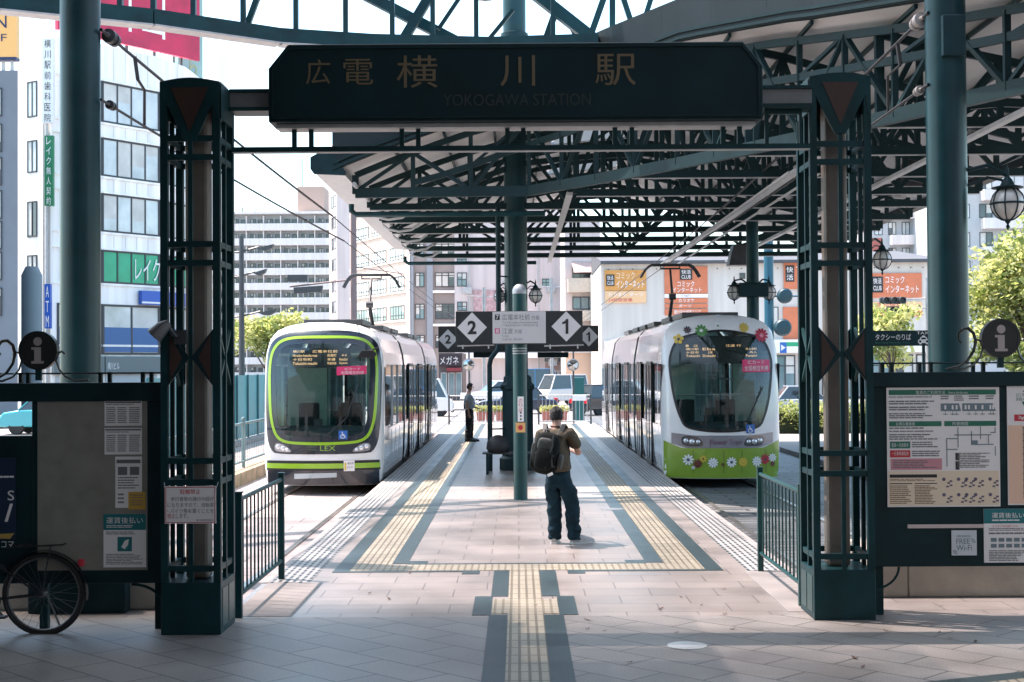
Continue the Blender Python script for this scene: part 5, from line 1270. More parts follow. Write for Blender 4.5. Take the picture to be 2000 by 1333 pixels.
for k in range(18):
    a0, a1 = rad(-8 + k * 9), rad(1 + k * 9)
    for s in (-0.028, 0.022): pass
    q = [(cx + (r + .04) * math.cos(a), r + (r + .04) * math.sin(a)) for a in (a0, a1)]
    b.add([(q[0][0], by - .03, q[0][1]), (q[1][0], by - .03, q[1][1]), (q[1][0], by + .03, q[1][1]), (q[0][0], by + .03, q[0][1])], [(0, 1, 2, 3)])
b.build('mudguard', ST, bi, smooth=60)
b = MB(); b.tube([(cx - 0.30, by - .06, 0.74), (cx + 0.18, by - .06, 0.76), (cx + 0.18, by + .06, 0.76), (cx - 0.30, by + .06, 0.74)], 0.007, 6)
for s in (-.06, .06): b.tube([(cx, by + s, r), (cx + 0.08, by + s, 0.75)], 0.006, 6)
for k in range(3): b.tube([(cx - 0.2 + k * .14, by - .06, 0.745), (cx - 0.2 + k * .14, by + .06, 0.745)], 0.005, 5)
b.build('carrier_rack', ST, bi)
b = MB(); b.box(cx + 0.30, cx + 0.345, by - .025, by + .025, 0.57, 0.63); b.build('tail_lamp', RED, bi, bevel=0.008)
b = MB(); b.lathe([(0, -.02), (0.09, -.02), (0.09, .02), (0, .02)], (bb_[0], by - .05, bb_[2]), 20, 'Y'); b.tube([(bb_[0], by - .08, bb_[2]), (bb_[0] + .12, by - .08, bb_[2] - .12)], 0.010, 6); b.box(bb_[0] + .07, bb_[0] + .17, by - .17, by - .09, bb_[2] - .135, bb_[2] - .115); b.build('crank', DKGREY, bi)
b = MB(); b.tube([(cx, by + .06, r), (cx + .1, by + .16, 0.012)], 0.009, 6); b.build('kickstand', RIM, bi)

# ================================================================= number sign on its post
YP = 24.1
pp = G(1017, 976)
ns = thing('number_sign', 'green post with the large two and one diamonds and a white destination panel', 'sign', (pp.x, pp.y, 0))
zt = P(1015, 556, pp.y).z
b = MB(); b.lathe([(0.118, 0.0), (0.118, zt - 0.14)], (pp.x, pp.y, 0), 24); b.build('post', TEALL, ns, smooth=40)
b = MB(); b.lathe([(0.122, zt - 0.16), (0.122, zt - 0.10), (0.10, zt - 0.04), (0.05, zt), (0.0, zt + 0.008)], (pp.x, pp.y, 0), 24); b.build('post_cap', GREY, ns, smooth=50)
yb = pp.y - 0.17
x0, x1, z0, z1 = RC(890, 608, 1138, 673, yb)
b = MB(); b.box(x0, x1, yb, yb + 0.05, z0, z1); bo = b.build('board', mat('sign_black', (0.022, 0.026, 0.028), 0.4, 0, 0.1), ns, bevel=0.004)
b = MB(); q = RC(962, 609, 1066, 671, yb); b.box(q[0], q[1], yb - 0.012, yb - 0.001, q[2], q[3]); pn = b.build('destination_panel', mat('panel_white', (0.50, 0.49, 0.49), 0.5), ns, bevel=0.002)
def diamond(pxc, pyc, hw_px, s_, Y, parent, m):
    c = P(pxc, pyc, Y); k = hw_px / F * Y
    b = MB(); b.add([(c.x - k, Y - .003, c.z), (c.x, Y - .003, c.z - k * 1.02), (c.x + k, Y - .003, c.z), (c.x, Y - .003, c.z + k * 1.02)], [(0, 1, 2, 3)]); d = b.build('diamond', m, parent)
    b = MB(); hx = 0.26 if s_ == '2' else 0.19
    wd = 0.30 if s_ == '2' else 0.21
    if s_ == '2': b.text(s_, c.x - k * wd, c.x + k * wd, c.z - k * .46, c.z + k * .46, Y - .006, bold=.035)
    else:
        poly = [(-.05, -.5), (.14, -.5), (.14, .5), (.0, .5), (-.06, .40), (-.16, .33), (-.27, .30), (-.27, .15), (-.14, .17), (-.05, .22)]
        bm = bmesh.new(); f = bm.faces.new([bm.verts.new((c.x + x * k, Y - .006, c.z + z * k)) for x, z in poly]); bmesh.ops.triangulate(bm, faces=[f])
        bm.verts.index_update(); b.add([v.co.copy() for v in bm.verts], [tuple(v.index for v in f.verts) for f in bm.faces]); bm.free()
    b.build('numeral', INK, d)
DW = mat('diamond_white', (0.58, 0.57, 0.57), 0.5)
diamond(922, 640, 29, '2', yb, ns, DW); diamond(1106, 638, 29, '1', yb, ns, DW)
x0, x1, z0, z1 = q; y = yb - 0.0135; S = lambda *a: sub(x0, x1, z0, z1, *a)
b = MB(); rect(b, S(.045, .135, .09, .26), y); b.build('route_badge', INK, pn); b = MB(); rect(b, S(.045, .135, .52, .69), y); b.build('route_badge', mat('rose_print', (0.5, 0.08, 0.2), 0.5), pn)
b = MB(); b.text('7', *S(.065, .115, .11, .24), y - .001); b.text('8', *S(.065, .115, .54, .67), y - .001); b.build('badge_numerals', WHITE, pn)
b = MB(); b.text('広電本社前', *S(.18, .70, .08, .27), y); b.text('方面', *S(.73, .88, .13, .26), y); b.text('江波', *S(.18, .38, .52, .70), y); b.text('方面', *S(.41, .55, .56, .69), y)
b.text('To Hiroden-honsha-mae', *S(.18, .85, .31, .37), y); b.text('广电本社前方向  히로덴 본사 앞', *S(.18, .86, .40, .47), y); b.text('To Eba', *S(.18, .30, .74, .80), y); b.text('江波方向  에바 방면', *S(.18, .56, .84, .91), y); b.build('panel_print', INKG, pn)
b = MB()
for q in ((893, 965), (1063, 1140)):
    a, c = P(q[0], 676, yb), P(q[1], 674, yb); b.tube([(a.x, yb + .02, a.z), (c.x, yb + .02, c.z)], 0.012, 6)
    for k in (.15, .85): X = a.x + (c.x - a.x) * k; b.box(X - .012, X + .012, yb + .01, yb + .03, a.z - 0.05, a.z + .03)
b.build('under_rail', PALE, ns)
b = MB()
for pz in (681, 686, 691): z = P(1017, pz, pp.y).z; b.lathe([(0.119, -0.01), (0.124, -0.008), (0.124, 0.008), (0.119, 0.01)], (pp.x, pp.y, z), 24)
b.box(pp.x - 0.1, pp.x + 0.1, yb + 0.051, pp.y + 0.02, P(1017, 668, YP).z, P(1017, 612, YP).z); b.build('clamp_bands', GREY, ns)
ys = pp.y - 0.122
q = RC(1011, 775, 1023, 824, ys); b = MB(); b.box(q[0], q[1], ys - .004, ys + .012, q[2], q[3]); lp = b.build('boarding_plate', PAPER, ns)
b = MB()
for k, ch in enumerate('のりば'): b.text(ch, q[0] + .02, q[1] - .02, q[3] - .03 - .075 * (k + 1), q[3] - .04 - .075 * k, ys - .006)
b.build('plate_lettering', RED, lp)
b = MB()
for k in range(3): b.disc(((q[0] + q[1]) / 2, ys - .006, q[2] + .04 + .055 * k), .016, 10)
b.build('plate_dots', INK, lp)
q = RC(1007, 826, 1026, 845, ys); b = MB(); b.box(q[0], q[1], ys - .005, ys + .012, q[2], q[3]); lp = b.build('no_smoking_sticker', mat('orange_sticker', (0.75, 0.42, 0.16), 0.5), ns)
b = MB(); cx, cz = (q[0] + q[1]) / 2, (q[2] + q[3]) / 2
b.add([(cx + .05 * math.cos(t) * (1 if k % 2 else .72), ys - .007, cz + .05 * math.sin(t) * (1 if k % 2 else .72)) for k, t in enumerate([i * .349 for i in range(18)])], [tuple(range(18))]); b.build('sticker_emblem', RED, lp)

# second number sign further along the platform
Y2 = 32.4
x0, x1, z0, z1 = RC(856, 637, 1169, 688, Y2)
n2 = thing('number_sign', 'wider number sign with small two and one diamonds fixed to the thick platform column', 'sign', ((x0 + x1) / 2, Y2, z0))
b = MB(); b.box(x0, x1, Y2, Y2 + 0.08, z0, z1); b.build('board', mat('sign_black', (0, 0, 0)), n2, bevel=0.004)
diamond(875, 663, 19, '2', Y2, n2, DW); diamond(1150, 658, 19, '1', Y2, n2, DW)
b = MB()
for s in (-1, 1): b.bar((c2.x * 0 + 0.0 + s * 0.2, 31.2, (z0 + z1) / 2 + .1), (0.0 + s * 0.4, Y2, (z0 + z1) / 2 + .1), 0.04)
b.build('bracket', TEALD, n2)
for (a, d) in ((925, 965), (1050, 1110)):
    q = RC(a, 690, d, 699, Y2 + 0.3); b = MB(); b.box(q[0], q[1], Y2 + .2, Y2 + .4, q[2], q[3] + .02); b.build('speaker_box', TEALD, n2)
# bench round the column
bn = thing('bench', 'dark slatted bench at the foot of the thick platform column', 'bench', (-0.25, 29.9, 0))
b = MB()
for k in range(4): b.box(-0.75, 0.85, 29.62 + k * 0.11, 29.71 + k * 0.11, 0.42, 0.455)
b.build('seat', DKGREY, bn, bevel=0.01)
for x in (-0.65, 0.05, 0.75):
    b = MB(); b.box(x - .025, x + .025, 29.64, 29.70, 0, 0.418); b.box(x - .025, x + .025, 30.04, 30.095, 0, 0.418); b.box(x - .025, x + .025, 29.7, 30.04, 0.36, 0.418); b.build('leg', TEALD, bn)
# bag left on the bench
b = MB(); b.lathe([(0.0, 0.0), (0.2, 0.0), (0.25, 0.08), (0.23, 0.22), (0.14, 0.32), (0.05, 0.36), (0.0, 0.36)], (-0.42, 29.75, 0.456), 16); tag(b.build('bag', BLACK, smooth=60), 'dark soft bag resting on the bench by the thick column', 'bag')
# fence across the far end of the platform
def end_fence(label, xa, xb, Y, m):
    t = thing('platform_railing', label, 'railing', ((xa + xb) / 2, Y, 0), 'railings across the far end of the platform')
    for z in (1.12, 0.12): b = MB(); b.tube([(xa, Y, z), (xb, Y, z)], 0.023, 6); b.build('rail', m, t)
    for x in (xa, xb): b = MB(); b.tube([(x, Y, 0), (x, Y, 1.15)], 0.035, 8); b.build('post', DKGREY, t)
    n = int((xb - xa) / 0.14)
    for k in range(1, n): x = xa + (xb - xa) * k / n; b = MB(); b.tube([(x, Y, 0.12), (x, Y, 1.12)], 0.009, 5, cap=False); b.build('baluster', m, t)
end_fence('pale railing at the platform end by the standing attendant', P(877, 800, 55).x, P(985, 800, 55).x, 55.0, PALE)
end_fence('pale railing at the platform end on the daisy tram side', P(1052, 800, 55).x, P(1154, 800, 55).x, 55.0, PALE)
q = RC(1118, 772, 1145, 783, 54.9); b = MB(); b.box(q[0], q[1], 54.9, 54.93, q[2], q[3]); tag(b.build('notice_plate', PAPER), 'small white notice plate fixed to the far railing', 'sign')

# taxi sign on its own slim pole
YT = 20.5
x0, x1, z0, z1 = RC(1704, 646, 1818, 676, YT)
ts = thing('taxi_sign', 'dark taxi stand sign with white Japanese lettering and a car symbol', 'sign', (x1 - 0.08, YT, 0))
b = MB(); b.box(x0, x1, YT, YT + 0.05, z0, z1); b.build('board', TEALD, ts, bevel=0.004)
b = MB(); S = lambda *a: sub(x0, x1, z0, z1, *a); y = YT - .003
b.text('タクシーのりば', *S(.05, .66, .22, .62), y); b.text('TAXI', *S(.76, .98, .08, .26), y)
for q in ((.78, .97, .62, .82), (.80, .84, .82, .90), (.91, .95, .82, .90)): rect(b, S(*q), y)
k = [S(u, 1, v, 1) for u, v in ((.80, .62), (.83, .42), (.92, .42), (.95, .62))]; b.add([(a[0], y, a[3]) for a in k], [(0, 1, 2, 3)]); rect(b, S(.85, .90, .34, .42), y); b.build('lettering', WHITE, ts)
b = MB(); k = [S(u, 1, v, 1) for u, v in ((.825, .59), (.845, .46), (.905, .46), (.925, .59))]; b.add([(a[0], y - .002, a[3]) for a in k], [(0, 1, 2, 3)])
for u in (.815, .935): p = S(u, u, .72, .72); b.disc((p[0], y - .002, p[2]), .018, 10)
b.build('car_symbol_holes', TEALD, ts)
b = MB(); b.text('Boarding Place for Taxi', *S(.05, .62, .74, .86), y); b.build('latin_lettering', GREENP, ts)
b = MB(); b.tube([(x1 - .08, YT + .09, -0.16), (x1 - .08, YT + .09, z1)], 0.025, 8); b.build('pole', TEALD, ts, smooth=40)
# ================================================================= buildings beyond the tracks
GZ = -0.30
WARMW = mat('warm_white_wall', (0.64, 0.60, 0.58), 0.8, 0, 0.12, 0.5, 0.1, streak=True)
PANEL = mat('pale_grey_wall', (0.84, 0.82, 0.79), 0.75, 0, 0.16, 0.5, 0.1, streak=True)
BEIGE = mat('beige_wall', (0.56, 0.45, 0.38), 0.8, 0, 0.12, 0.4, 0.1, streak=True)
TAUPE = mat('taupe_tile_wall', (0.25, 0.22, 0.21), 0.7, 0, 0.15, 0.6)
BLUEG = mat('blue_grey_wall', (0.15, 0.175, 0.205), 0.8, 0, 0.10, 0.8)
PEACHW = mat('peach_wall', (0.66, 0.46, 0.34), 0.8, 0, 0.08, 0.5)
PINKW = mat('pinkish_wall', (0.57, 0.50, 0.485), 0.8, 0, 0.13, 0.4, 0.1, streak=True)
WINP = mat('sky_pale_glass', (0.50, 0.54, 0.55), 0.06, 0, 0.25, 0.7, spec=0.8)  # pale base colour holds the reflected sky and curtain tone
WIND = mat('dark_window_glass', (0.05, 0.07, 0.085), 0.05, 0, 0.3, 0.7, spec=0.8)
WINT = mat('teal_window_glass', (0.15, 0.24, 0.26), 0.06, 0, 0.3, 0.5, spec=0.8)
FRM = mat('dark_window_frame', (0.035, 0.04, 0.045), 0.5)
SLATE = mat('slate_roof', (0.07, 0.075, 0.085), 0.7, 0, 0.15, 2.0)

GRW = None
BLIND = mat('window_blind', (0.55, 0.55, 0.52), .7, 0, .15, 1.0)
class Face:
    """upright wall face from A to B (left to right as seen from outside); u along it, d outwards"""
    def __init__(s, A, B):
        s.A = Vector((A[0], A[1], 0)); B = Vector((B[0], B[1], 0)); s.d = (B - s.A).normalized(); s.L = (B - s.A).length; s.n = Vector((s.d.y, -s.d.x, 0))
    def pt(s, u, d, z): return s.A + s.d * u + s.n * d + Vector((0, 0, z))
    def box(s, mb, u0, u1, z0, z1, d0, d1):
        v = [s.pt(u, d, z) for u in (u0, u1) for d in (d0, d1) for z in (z0, z1)]
        mb.add(v, [(0, 1, 3, 2), (4, 6, 7, 5), (0, 4, 5, 1), (2, 3, 7, 6), (0, 2, 6, 4), (1, 5, 7, 3)]); return mb
    def text(s, mb, st, u0, u1, z0, z1, d, fit=True):
        t = MB().text(st, u0, u1, z0, z1, 0, fit=fit); mb.add([s.pt(v.x, d, v.z) for v in t.v], t.f); return mb
    def U(s, px):
        """distance along the face at which the photo column px meets it"""
        r = ray(px, 600); o = CAM_LOC
        det = r.x * (-s.d.y) + s.d.x * r.y
        t = ((s.A.x - o.x) * (-s.d.y) + s.d.x * (s.A.y - o.y)) / det
        p = o + r * t; return (Vector((p.x, p.y, 0)) - s.A).dot(s.d)
    def Z(s, px, py):
        q = s.pt(s.U(px), 0, 0); return P(px, py, q.y).z
    def window(s, parent, u0, u1, z0, z1, m=None, mull=2, trans=0, fr=0.06, frame=None, nm='window'):
        b = MB(); f = fr
        s.box(b, u0, u1, z0, z0 + f, 0.004, 0.07); s.box(b, u0, u1, z1 - f, z1, 0.004, 0.07)
        for k in range(mull + 1):
            u = u0 + (u1 - u0 - f) * k / mull; s.box(b, u, u + f, z0 + f, z1 - f, 0.004, 0.06)
        if trans: s.box(b, u0 + f, u1 - f, z0 + (z1 - z0) * trans - f / 2, z0 + (z1 - z0) * trans + f / 2, 0.008, 0.05)
        o = b.build(nm, frame or FRM, parent)
        g = MB(); s.box(g, u0 + f * .5, u1 - f * .5, z0 + f * .5, z1 - f * .5, 0.003, 0.025); g.build('pane', m or WINP, o)
        if mull >= 2 and u1 - u0 > 0.7 and m is not GRW:
            bl = MB(); cw = (u1 - u0) / mull; rr = random.Random(int(u0 * 97 + z0 * 31 + s.A.x * 7))
            for k in range(mull):
                if rr.random() < .55:
                    h = (z1 - z0) * rr.choice((.25, .4, .6, .9)); v = [s.pt(u, .027, z) for u, z in ((u0 + cw * k + f, z1 - f - h), (u0 + cw * (k + 1) - f * .3, z1 - f - h), (u0 + cw * (k + 1) - f * .3, z1 - f), (u0 + cw * k + f, z1 - f))]
                    if h < z1 - z0 - f * 1.5: bl.add(v, [(0, 1, 2, 3)])
            if bl.f: bl.build('blind', BLIND, o)
        return o
def walls(name, plan, z0, z1, m, parent):
    b = MB(); n = len(plan)
    v = [(x, y, z0) for x, y in plan] + [(x, y, z1) for x, y in plan]
    b.add(v, [(i, (i + 1) % n, (i + 1) % n + n, i + n) for i in range(n)] + [tuple(range(n, 2 * n))])
    return b.build(name, m, parent)

# --- white curved building with ribbon windows
wb = thing('office_building', 'white curved office building with ribbon windows and a green second storey', 'building', (-25, 85, GZ))
plan = [(-27.6, 79.4), (-25.6, 78.0), (-23.4, 80.0), (-21.05, 83.4), (-20.1, 86.3), (-20.0, 89.5), (-20.4, 91.5), (-24.5, 112), (-42, 112), (-42, 92)]
walls('wall', plan, GZ, 20.6, PANEL, wb)
GRW = mat('green_window_film', (0.01, 0.32, 0.17), 0.15, 0, 0.15, 1.0)
bands = [(16.2, 18.5, WINP), (13.15, 15.3, WINP), (10.0, 12.15, WINP), (7.1, 8.95, GRW)]
for i in range(1, 7):
    f = Face(plan[i], plan[i + 1])
    for (z0, z1, m) in bands:
        f.window(wb, 0.0 if i > 1 else 0.5, f.L, z0, z1, m, max(2, round(f.L / 1.1)), 0, 0.09)
    for (z0, z1, m) in bands:
        b = MB(); f.box(b, 0, f.L, z1 + 0.02, z1 + 0.1, 0.003, 0.12); b.build('lintel', PANEL, wb)
        b = MB(); f.box(b, 0, f.L, z0 - 0.14, z0 - 0.02, 0.003, 0.10); b.build('sill', PANEL, wb)
    b = MB(); nr = max(2, round(f.L / .9))
    for k in range(1, nr):
        u = f.L * k / nr
        for z0, z1 in ((18.65, 20.5), (15.45, 16.0), (12.3, 12.95), (9.1, 9.8)): f.box(b, u - .012, u + .012, z0, z1, .001, .004)
    b.build('panel_joints', mat('joint_grey', (.33, .33, .33), .9), wb)
    f.window(wb, 0.3 if i == 1 else 0.0, f.L, 3.05, 5.9, WINP, 2, 0, 0.12)
    b = MB(); f.box(b, 0.3 if i == 1 else 0.0, f.L, 3.2, 4.6, 0.03, 0.05); b.build('blue_film', mat('blue_film', (0.01, 0.09, 0.27), 0.2), wb)
    b = MB(); f.box(b, 0.3 if i == 1 else 0.0, f.L, 3.5, 3.62, 0.055, 0.06); b.build('film_stripe', WHITE, wb)
    b = MB(); f.box(b, 0, f.L, 1.95, 2.95, 0.004, 0.3); b.build('sign_band', mat('grey_green_band', (0.12, 0.15, 0.155), 0.5), wb)
    b = MB(); f.box(b, 0.2, f.L - 0.2, GZ, 1.9, 0.004, 0.05); b.build('shop_shutter', mat('pale_shutter', (0.42, 0.45, 0.47), 0.5), wb)
f = Face(plan[2], plan[3])
b = MB(); f.text(b, '横川ビル', f.U(203), f.U(226), 2.2, 2.62, 0.31); b.build('building_name', WHITE, wb)
f = Face(plan[2], plan[3]); b = MB(); f.text(b, 'レイク', f.U(262), f.L * 1.0, 7.35, 8.65, 0.09)
b.build('window_lettering', WHITE, wb)
b = MB(); f.box(b, f.U(268), f.L, 5.95, 6.75, 0.12, 0.4); bs = b.build('shop_sign', mat('blue_shop_sign', (0.01, 0.08, 0.40), 0.3), wb)
b = MB(); f.box(b, f.U(268), f.L, 6.02, 6.12, 0.401, 0.41); b.build('sign_stripe', WHITE, bs)
f2 = Face(plan[3], plan[4]); b = MB(); f2.box(b, 0.0, f2.L, 5.95, 6.75, 0.12, 0.4); b.build('shop_sign', mat('blue_shop_sign', (0, 0, 0)), wb)
f = Face(plan[0], plan[1])
for (z0, z1) in ((16.3, 18.3), (13.2, 15.0), (9.6, 11.6), (6.6, 8.6)): f.window(wb, 0.35, 1.2, z0, z1, WINP if z0 > 12 else WIND, 2, 0, 0.07)
b = MB(); b.tube([f.pt(f.L - 0.25, 0.12, GZ), f.pt(f.L - 0.25, 0.12, 20)], 0.09, 8); b.tube([f.pt(f.L - 0.55, 0.1, GZ), f.pt(f.L - 0.55, 0.1, 16)], 0.06, 8); b.build('drain_pipe', PALE, wb, smooth=40)
def blade(px0, px1, py0, py1, Y, st, m, ml, nm):
    x0, x1, z0, z1 = RC(px0, py0, px1, py1, Y); b = MB(); b.box(x0, x1, Y, Y + 0.3, z0, z1); o = b.build(nm, m, wb)
    b = MB(); n = len(st); h = (z1 - z0) / n
    for k, ch in enumerate(st): b.text(ch, x0 + (x1 - x0) * .22, x1 - (x1 - x0) * .22, z1 - (k + .9) * h, z1 - (k + .15) * h, Y - 0.01)
    b.build('sign_lettering', ml, o)
blade(82, 104, 75, 240, 77.3, '横川駅前歯科医院', WHITE, INK, 'blade_sign')
blade(87, 103, 265, 402, 77.3, 'レイク無人契約', mat('green_sign', (0.01, 0.16, 0.065), 0.4), WHITE, 'blade_sign')
blade(87, 98, 555, 642, 77.3, 'ATM', mat('blue_shop_sign', (0, 0, 0)), WHITE, 'blade_sign')
# rooftop hoardings
MAG = mat('magenta_red_hoarding', (0.50, 0.02, 0.075), 0.5, 0, 0.25, 0.8)
def hoarding(nm, A, B, z0, z1, m, label, cat='billboard'):
    f = Face(A, B); t = thing(nm, label, cat, (A[0], A[1], z0)); b = MB(); f.box(b, 0, f.L, z0, z1, 0, 0.25); b.build('panel', m, t)
    b = MB()
    for k in range(5):
        u = f.L * (k + .5) / 5; f.box(b, u - .06, u + .06, 20.6, z1 - .2, -0.35, -0.2)
    b.build('support_frame', DKGREY, t); return t, f
t, f = hoarding('billboard', (-25.6, 78.6), (-19.6, 87.0), 21.1, 25.5, MAG, 'magenta red rooftop billboard with white strokes on the curved white building')
b = MB(); f.text(b, 'ココ', f.U(205), f.U(318), 21.9, 25.0, 0.26); b.build('white_lettering', PAPER, t)
t, f = hoarding('billboard', (-21.2, 88), (-20.1, 90), 18.5, 27.0, mat('pale_teal_hoarding', (0.24, 0.38, 0.36), 0.3, 0, 0.2, 0.6), 'pale teal rooftop billboard at the far end of the curved white building')
b = MB(); f.text(b, 'ら', f.L * .45, f.L * .75, 20.6, 21.9, 0.27); b.build('mark', mat('yellow_green_print', (0.35, 0.38, 0.16), 0.5), t)
b = MB(); q = RC(398, 96, 429, 300, 100); b.box(q[0], q[1], 100, 103, 10, q[3]); tag(b.build('stair_tower', PANEL), 'plain grey stair tower rising behind the curved white building', 'tower')
# --- blue grey building at the edge with an orange roof sign
bb2 = thing('narrow_building', 'blue grey narrow building with an orange sign on its roof', 'building', (-23, 60, GZ))
xr_ = P(35, 400, 60).x; zt_ = P(20, 138, 60).z
walls('wall', [(xr_ - 6, 60), (xr_, 60), (xr_ - 5.4, 72), (xr_ - 9, 72)], GZ, zt_, BLUEG, bb2)
f = Face((xr_ - 6, 60), (xr_, 60))
for pz in (200, 270, 335, 400, 460, 520, 590): z = P(0, pz, 60).z; f.window(bb2, f.U(-60), f.U(4), z - .6, z + .6, WIND if pz % 20 else WINP, 3, 0, 0.05)
b = MB(); b.lathe([(0.5, GZ), (0.5, P(60, 500, 58).z), (0.3, P(60, 480, 58).z)], (P(62, 600, 70).x, 70, 0), 16); tag(b.build('cistern', mat('grey_blue_tank', (0.14, 0.18, 0.20), 0.6), smooth=40), 'tall round grey blue tank between two buildings', 'tank')
rs = thing('roof_sign', 'orange roof sign with dark blue letters on the narrow blue grey building', 'sign', (xr_ - 2, 60, zt_))
x0, x1, z0, z1 = RC(-90, 16, 32, 112, 59.9); b = MB(); b.box(x0, x1, 59.9, 60.3, z0, z1); b.build('panel', mat('orange_panel', (0.72, 0.40, 0.13), 0.5), rs)
b = MB(); b.box(x0, x1, 59.88, 60.32, z0 - .12, z0 - .005); b.build('panel_edge', mat('navy_print', (0.01, 0.02, 0.08), 0.5), rs)
b = MB(); q = RC(-9, 31, 13, 55, 59.9); b.text('N', *q, 59.885); q = RC(2, 67, 13, 81, 59.9); b.text('F', *q, 59.885); b.build('lettering', mat('navy_print', (0, 0, 0)), rs)
b = MB()
for px in (-50, 5, 22): x = P(px, 125, 60).x; b.box(x - .06, x + .06, 60.05, 60.15, zt_, z0 - .12)
b.build('support_frame', PALE, rs)

# --- slab of flats far away
fb2 = thing('apartment_block', 'long white apartment block with rows of balconies far behind', 'building', (-45, 260, GZ))
x0, x1, z0, z1 = RC(380, 418, 648, 700, 260)
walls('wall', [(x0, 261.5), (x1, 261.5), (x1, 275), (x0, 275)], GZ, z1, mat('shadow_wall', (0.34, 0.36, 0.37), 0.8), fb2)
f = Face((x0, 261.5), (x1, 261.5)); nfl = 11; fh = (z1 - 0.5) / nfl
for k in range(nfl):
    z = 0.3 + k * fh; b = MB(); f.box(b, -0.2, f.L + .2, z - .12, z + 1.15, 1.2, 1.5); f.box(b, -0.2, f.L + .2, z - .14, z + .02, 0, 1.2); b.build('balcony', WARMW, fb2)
    b = MB(); nb = 8
    for j in range(nb + 1): f.box(b, f.L * j / nb - .08, f.L * j / nb + .08, z + .03, z + fh - .15, 0.01, 1.19)
    b.build('party_wall', WARMW, fb2)
    for j in range(nb):
        u = f.L * (j + .18) / nb; f.window(fb2, u, u + 1.0, z + .2, z + 2.1, WIND, 2, 0, .08); u = f.L * (j + .62) / nb; f.window(fb2, u, u + .9, z + .9, z + 2.0, WIND, 1, 0, .08)
b = MB(); f.box(b, -0.3, f.L + .3, z1 - .02, z1 + .4, -2, 1.6); b.build('roof', WARMW, fb2)
b = MB(); q = RC(580, 364, 632, 424, 262); b.box(q[0], q[1], 262.5, 270, z1 + .41, q[3]); b.build('penthouse', mat('tan_penthouse', (0.42, 0.31, 0.26), 0.8, 0, 0.1), fb2)
b = MB()
for px, py in ((590, 310), (474, 405), (500, 408)): q = P(px, py, 264); b.tube([(q.x, 264, z1 + .4), (q.x, 264, q.z)], 0.12, 5)
b.build('aerial', DKGREY, fb2)
# --- white tower
tw = thing('apartment_tower', 'plain white tower with a column of narrow windows beside the beige offices', 'building', (-26, 200, GZ))
x0, x1, z0, z1 = RC(632, 330, 704, 700, 200); xm = P(658, 500, 200).x
walls('wall', [(x0, 206), (xm, 200), (x1, 200), (x1, 215), (x0, 215)], GZ, z1 + 4, mat('pinkish_wall', (0, 0, 0)), tw)
f = Face((x0, 206), (xm, 200))
for k in range(9): z = 4 + k * 3.0; f.window(tw, f.L * .35, f.L * .6, z, z + 1.7, WIND, 1, 0, .1); f.window(tw, f.L * .7, f.L * .9, z, z + 1.7, WINP, 1, 0, .1)
f = Face((xm, 200), (x1, 200))
# --- beige offices and taupe wing
bo2 = thing('office_building', 'beige and taupe office block with barred windows behind the lime framed tram', 'building', (-12, 155, GZ))
A, B_, C_ = P(684, 600, 168), P(802, 600, 150), P(891, 600, 150)
walls('wall', [(A.x, A.y), (B_.x, B_.y), (B_.x + 3, 175), (A.x, 180)], GZ, 24, BEIGE, bo2)
f = Face((A.x, A.y), (B_.x, B_.y))
rows = [(f.Z(774, 625), f.Z(774, 598)), (f.Z(774, 570), f.Z(774, 541)), (f.Z(774, 509), f.Z(774, 484)), (f.Z(774, 452), f.Z(774, 428)), (f.Z(774, 395), f.Z(774, 372))]
for (z0, z1) in rows:
    for (a, d) in ((697, 721), (727, 755), (763, 790)): f.window(bo2, f.U(a), f.U(d), z0, z1, WINT if z0 < 9 else WINP, 5, .3, .07)
    b = MB(); f.box(b, 0.2, f.L - .3, z0 - .25, z0 - .05, .004, .15); b.build('sill', mat('cream_ledge', (0.62, 0.58, 0.53), 0.7), bo2)
b = MB(); f.box(b, f.U(796), f.L, GZ, 23, 0.004, .12); b.build('corner_pier', WARMW, bo2)
walls('wing', [(B_.x + .05, 150.02), (C_.x, 150.02), (C_.x, 172), (B_.x + .5, 172)], GZ, 23, TAUPE, bo2)
f = Face((B_.x + .05, 150.0), (C_.x, 150.0))
for (y0, y1) in ((561, 533), (624, 594), (500, 472), (680, 655)):
    for (a, d, m_) in ((811, 829, WINT), (850, 889, WIND)): f.window(bo2, f.U(a), f.U(d), f.Z(850, y0), f.Z(850, y1), m_, 2 if a < 840 else 3, .8, .08)
b = MB()
for (a, d) in ((803, 808), (834, 846)): f.box(b, f.U(a), f.U(d), GZ, 22, .003, .2)
b.build('pilaster', mat('blue_grey_pilaster', (0.24, 0.27, 0.31), 0.7), bo2)
b = MB()
for y in (570, 635): z = f.Z(850, y); f.box(b, f.U(846), f.L, z - .15, z + .1, .003, .4)
b.build('ledge', PANEL, bo2)
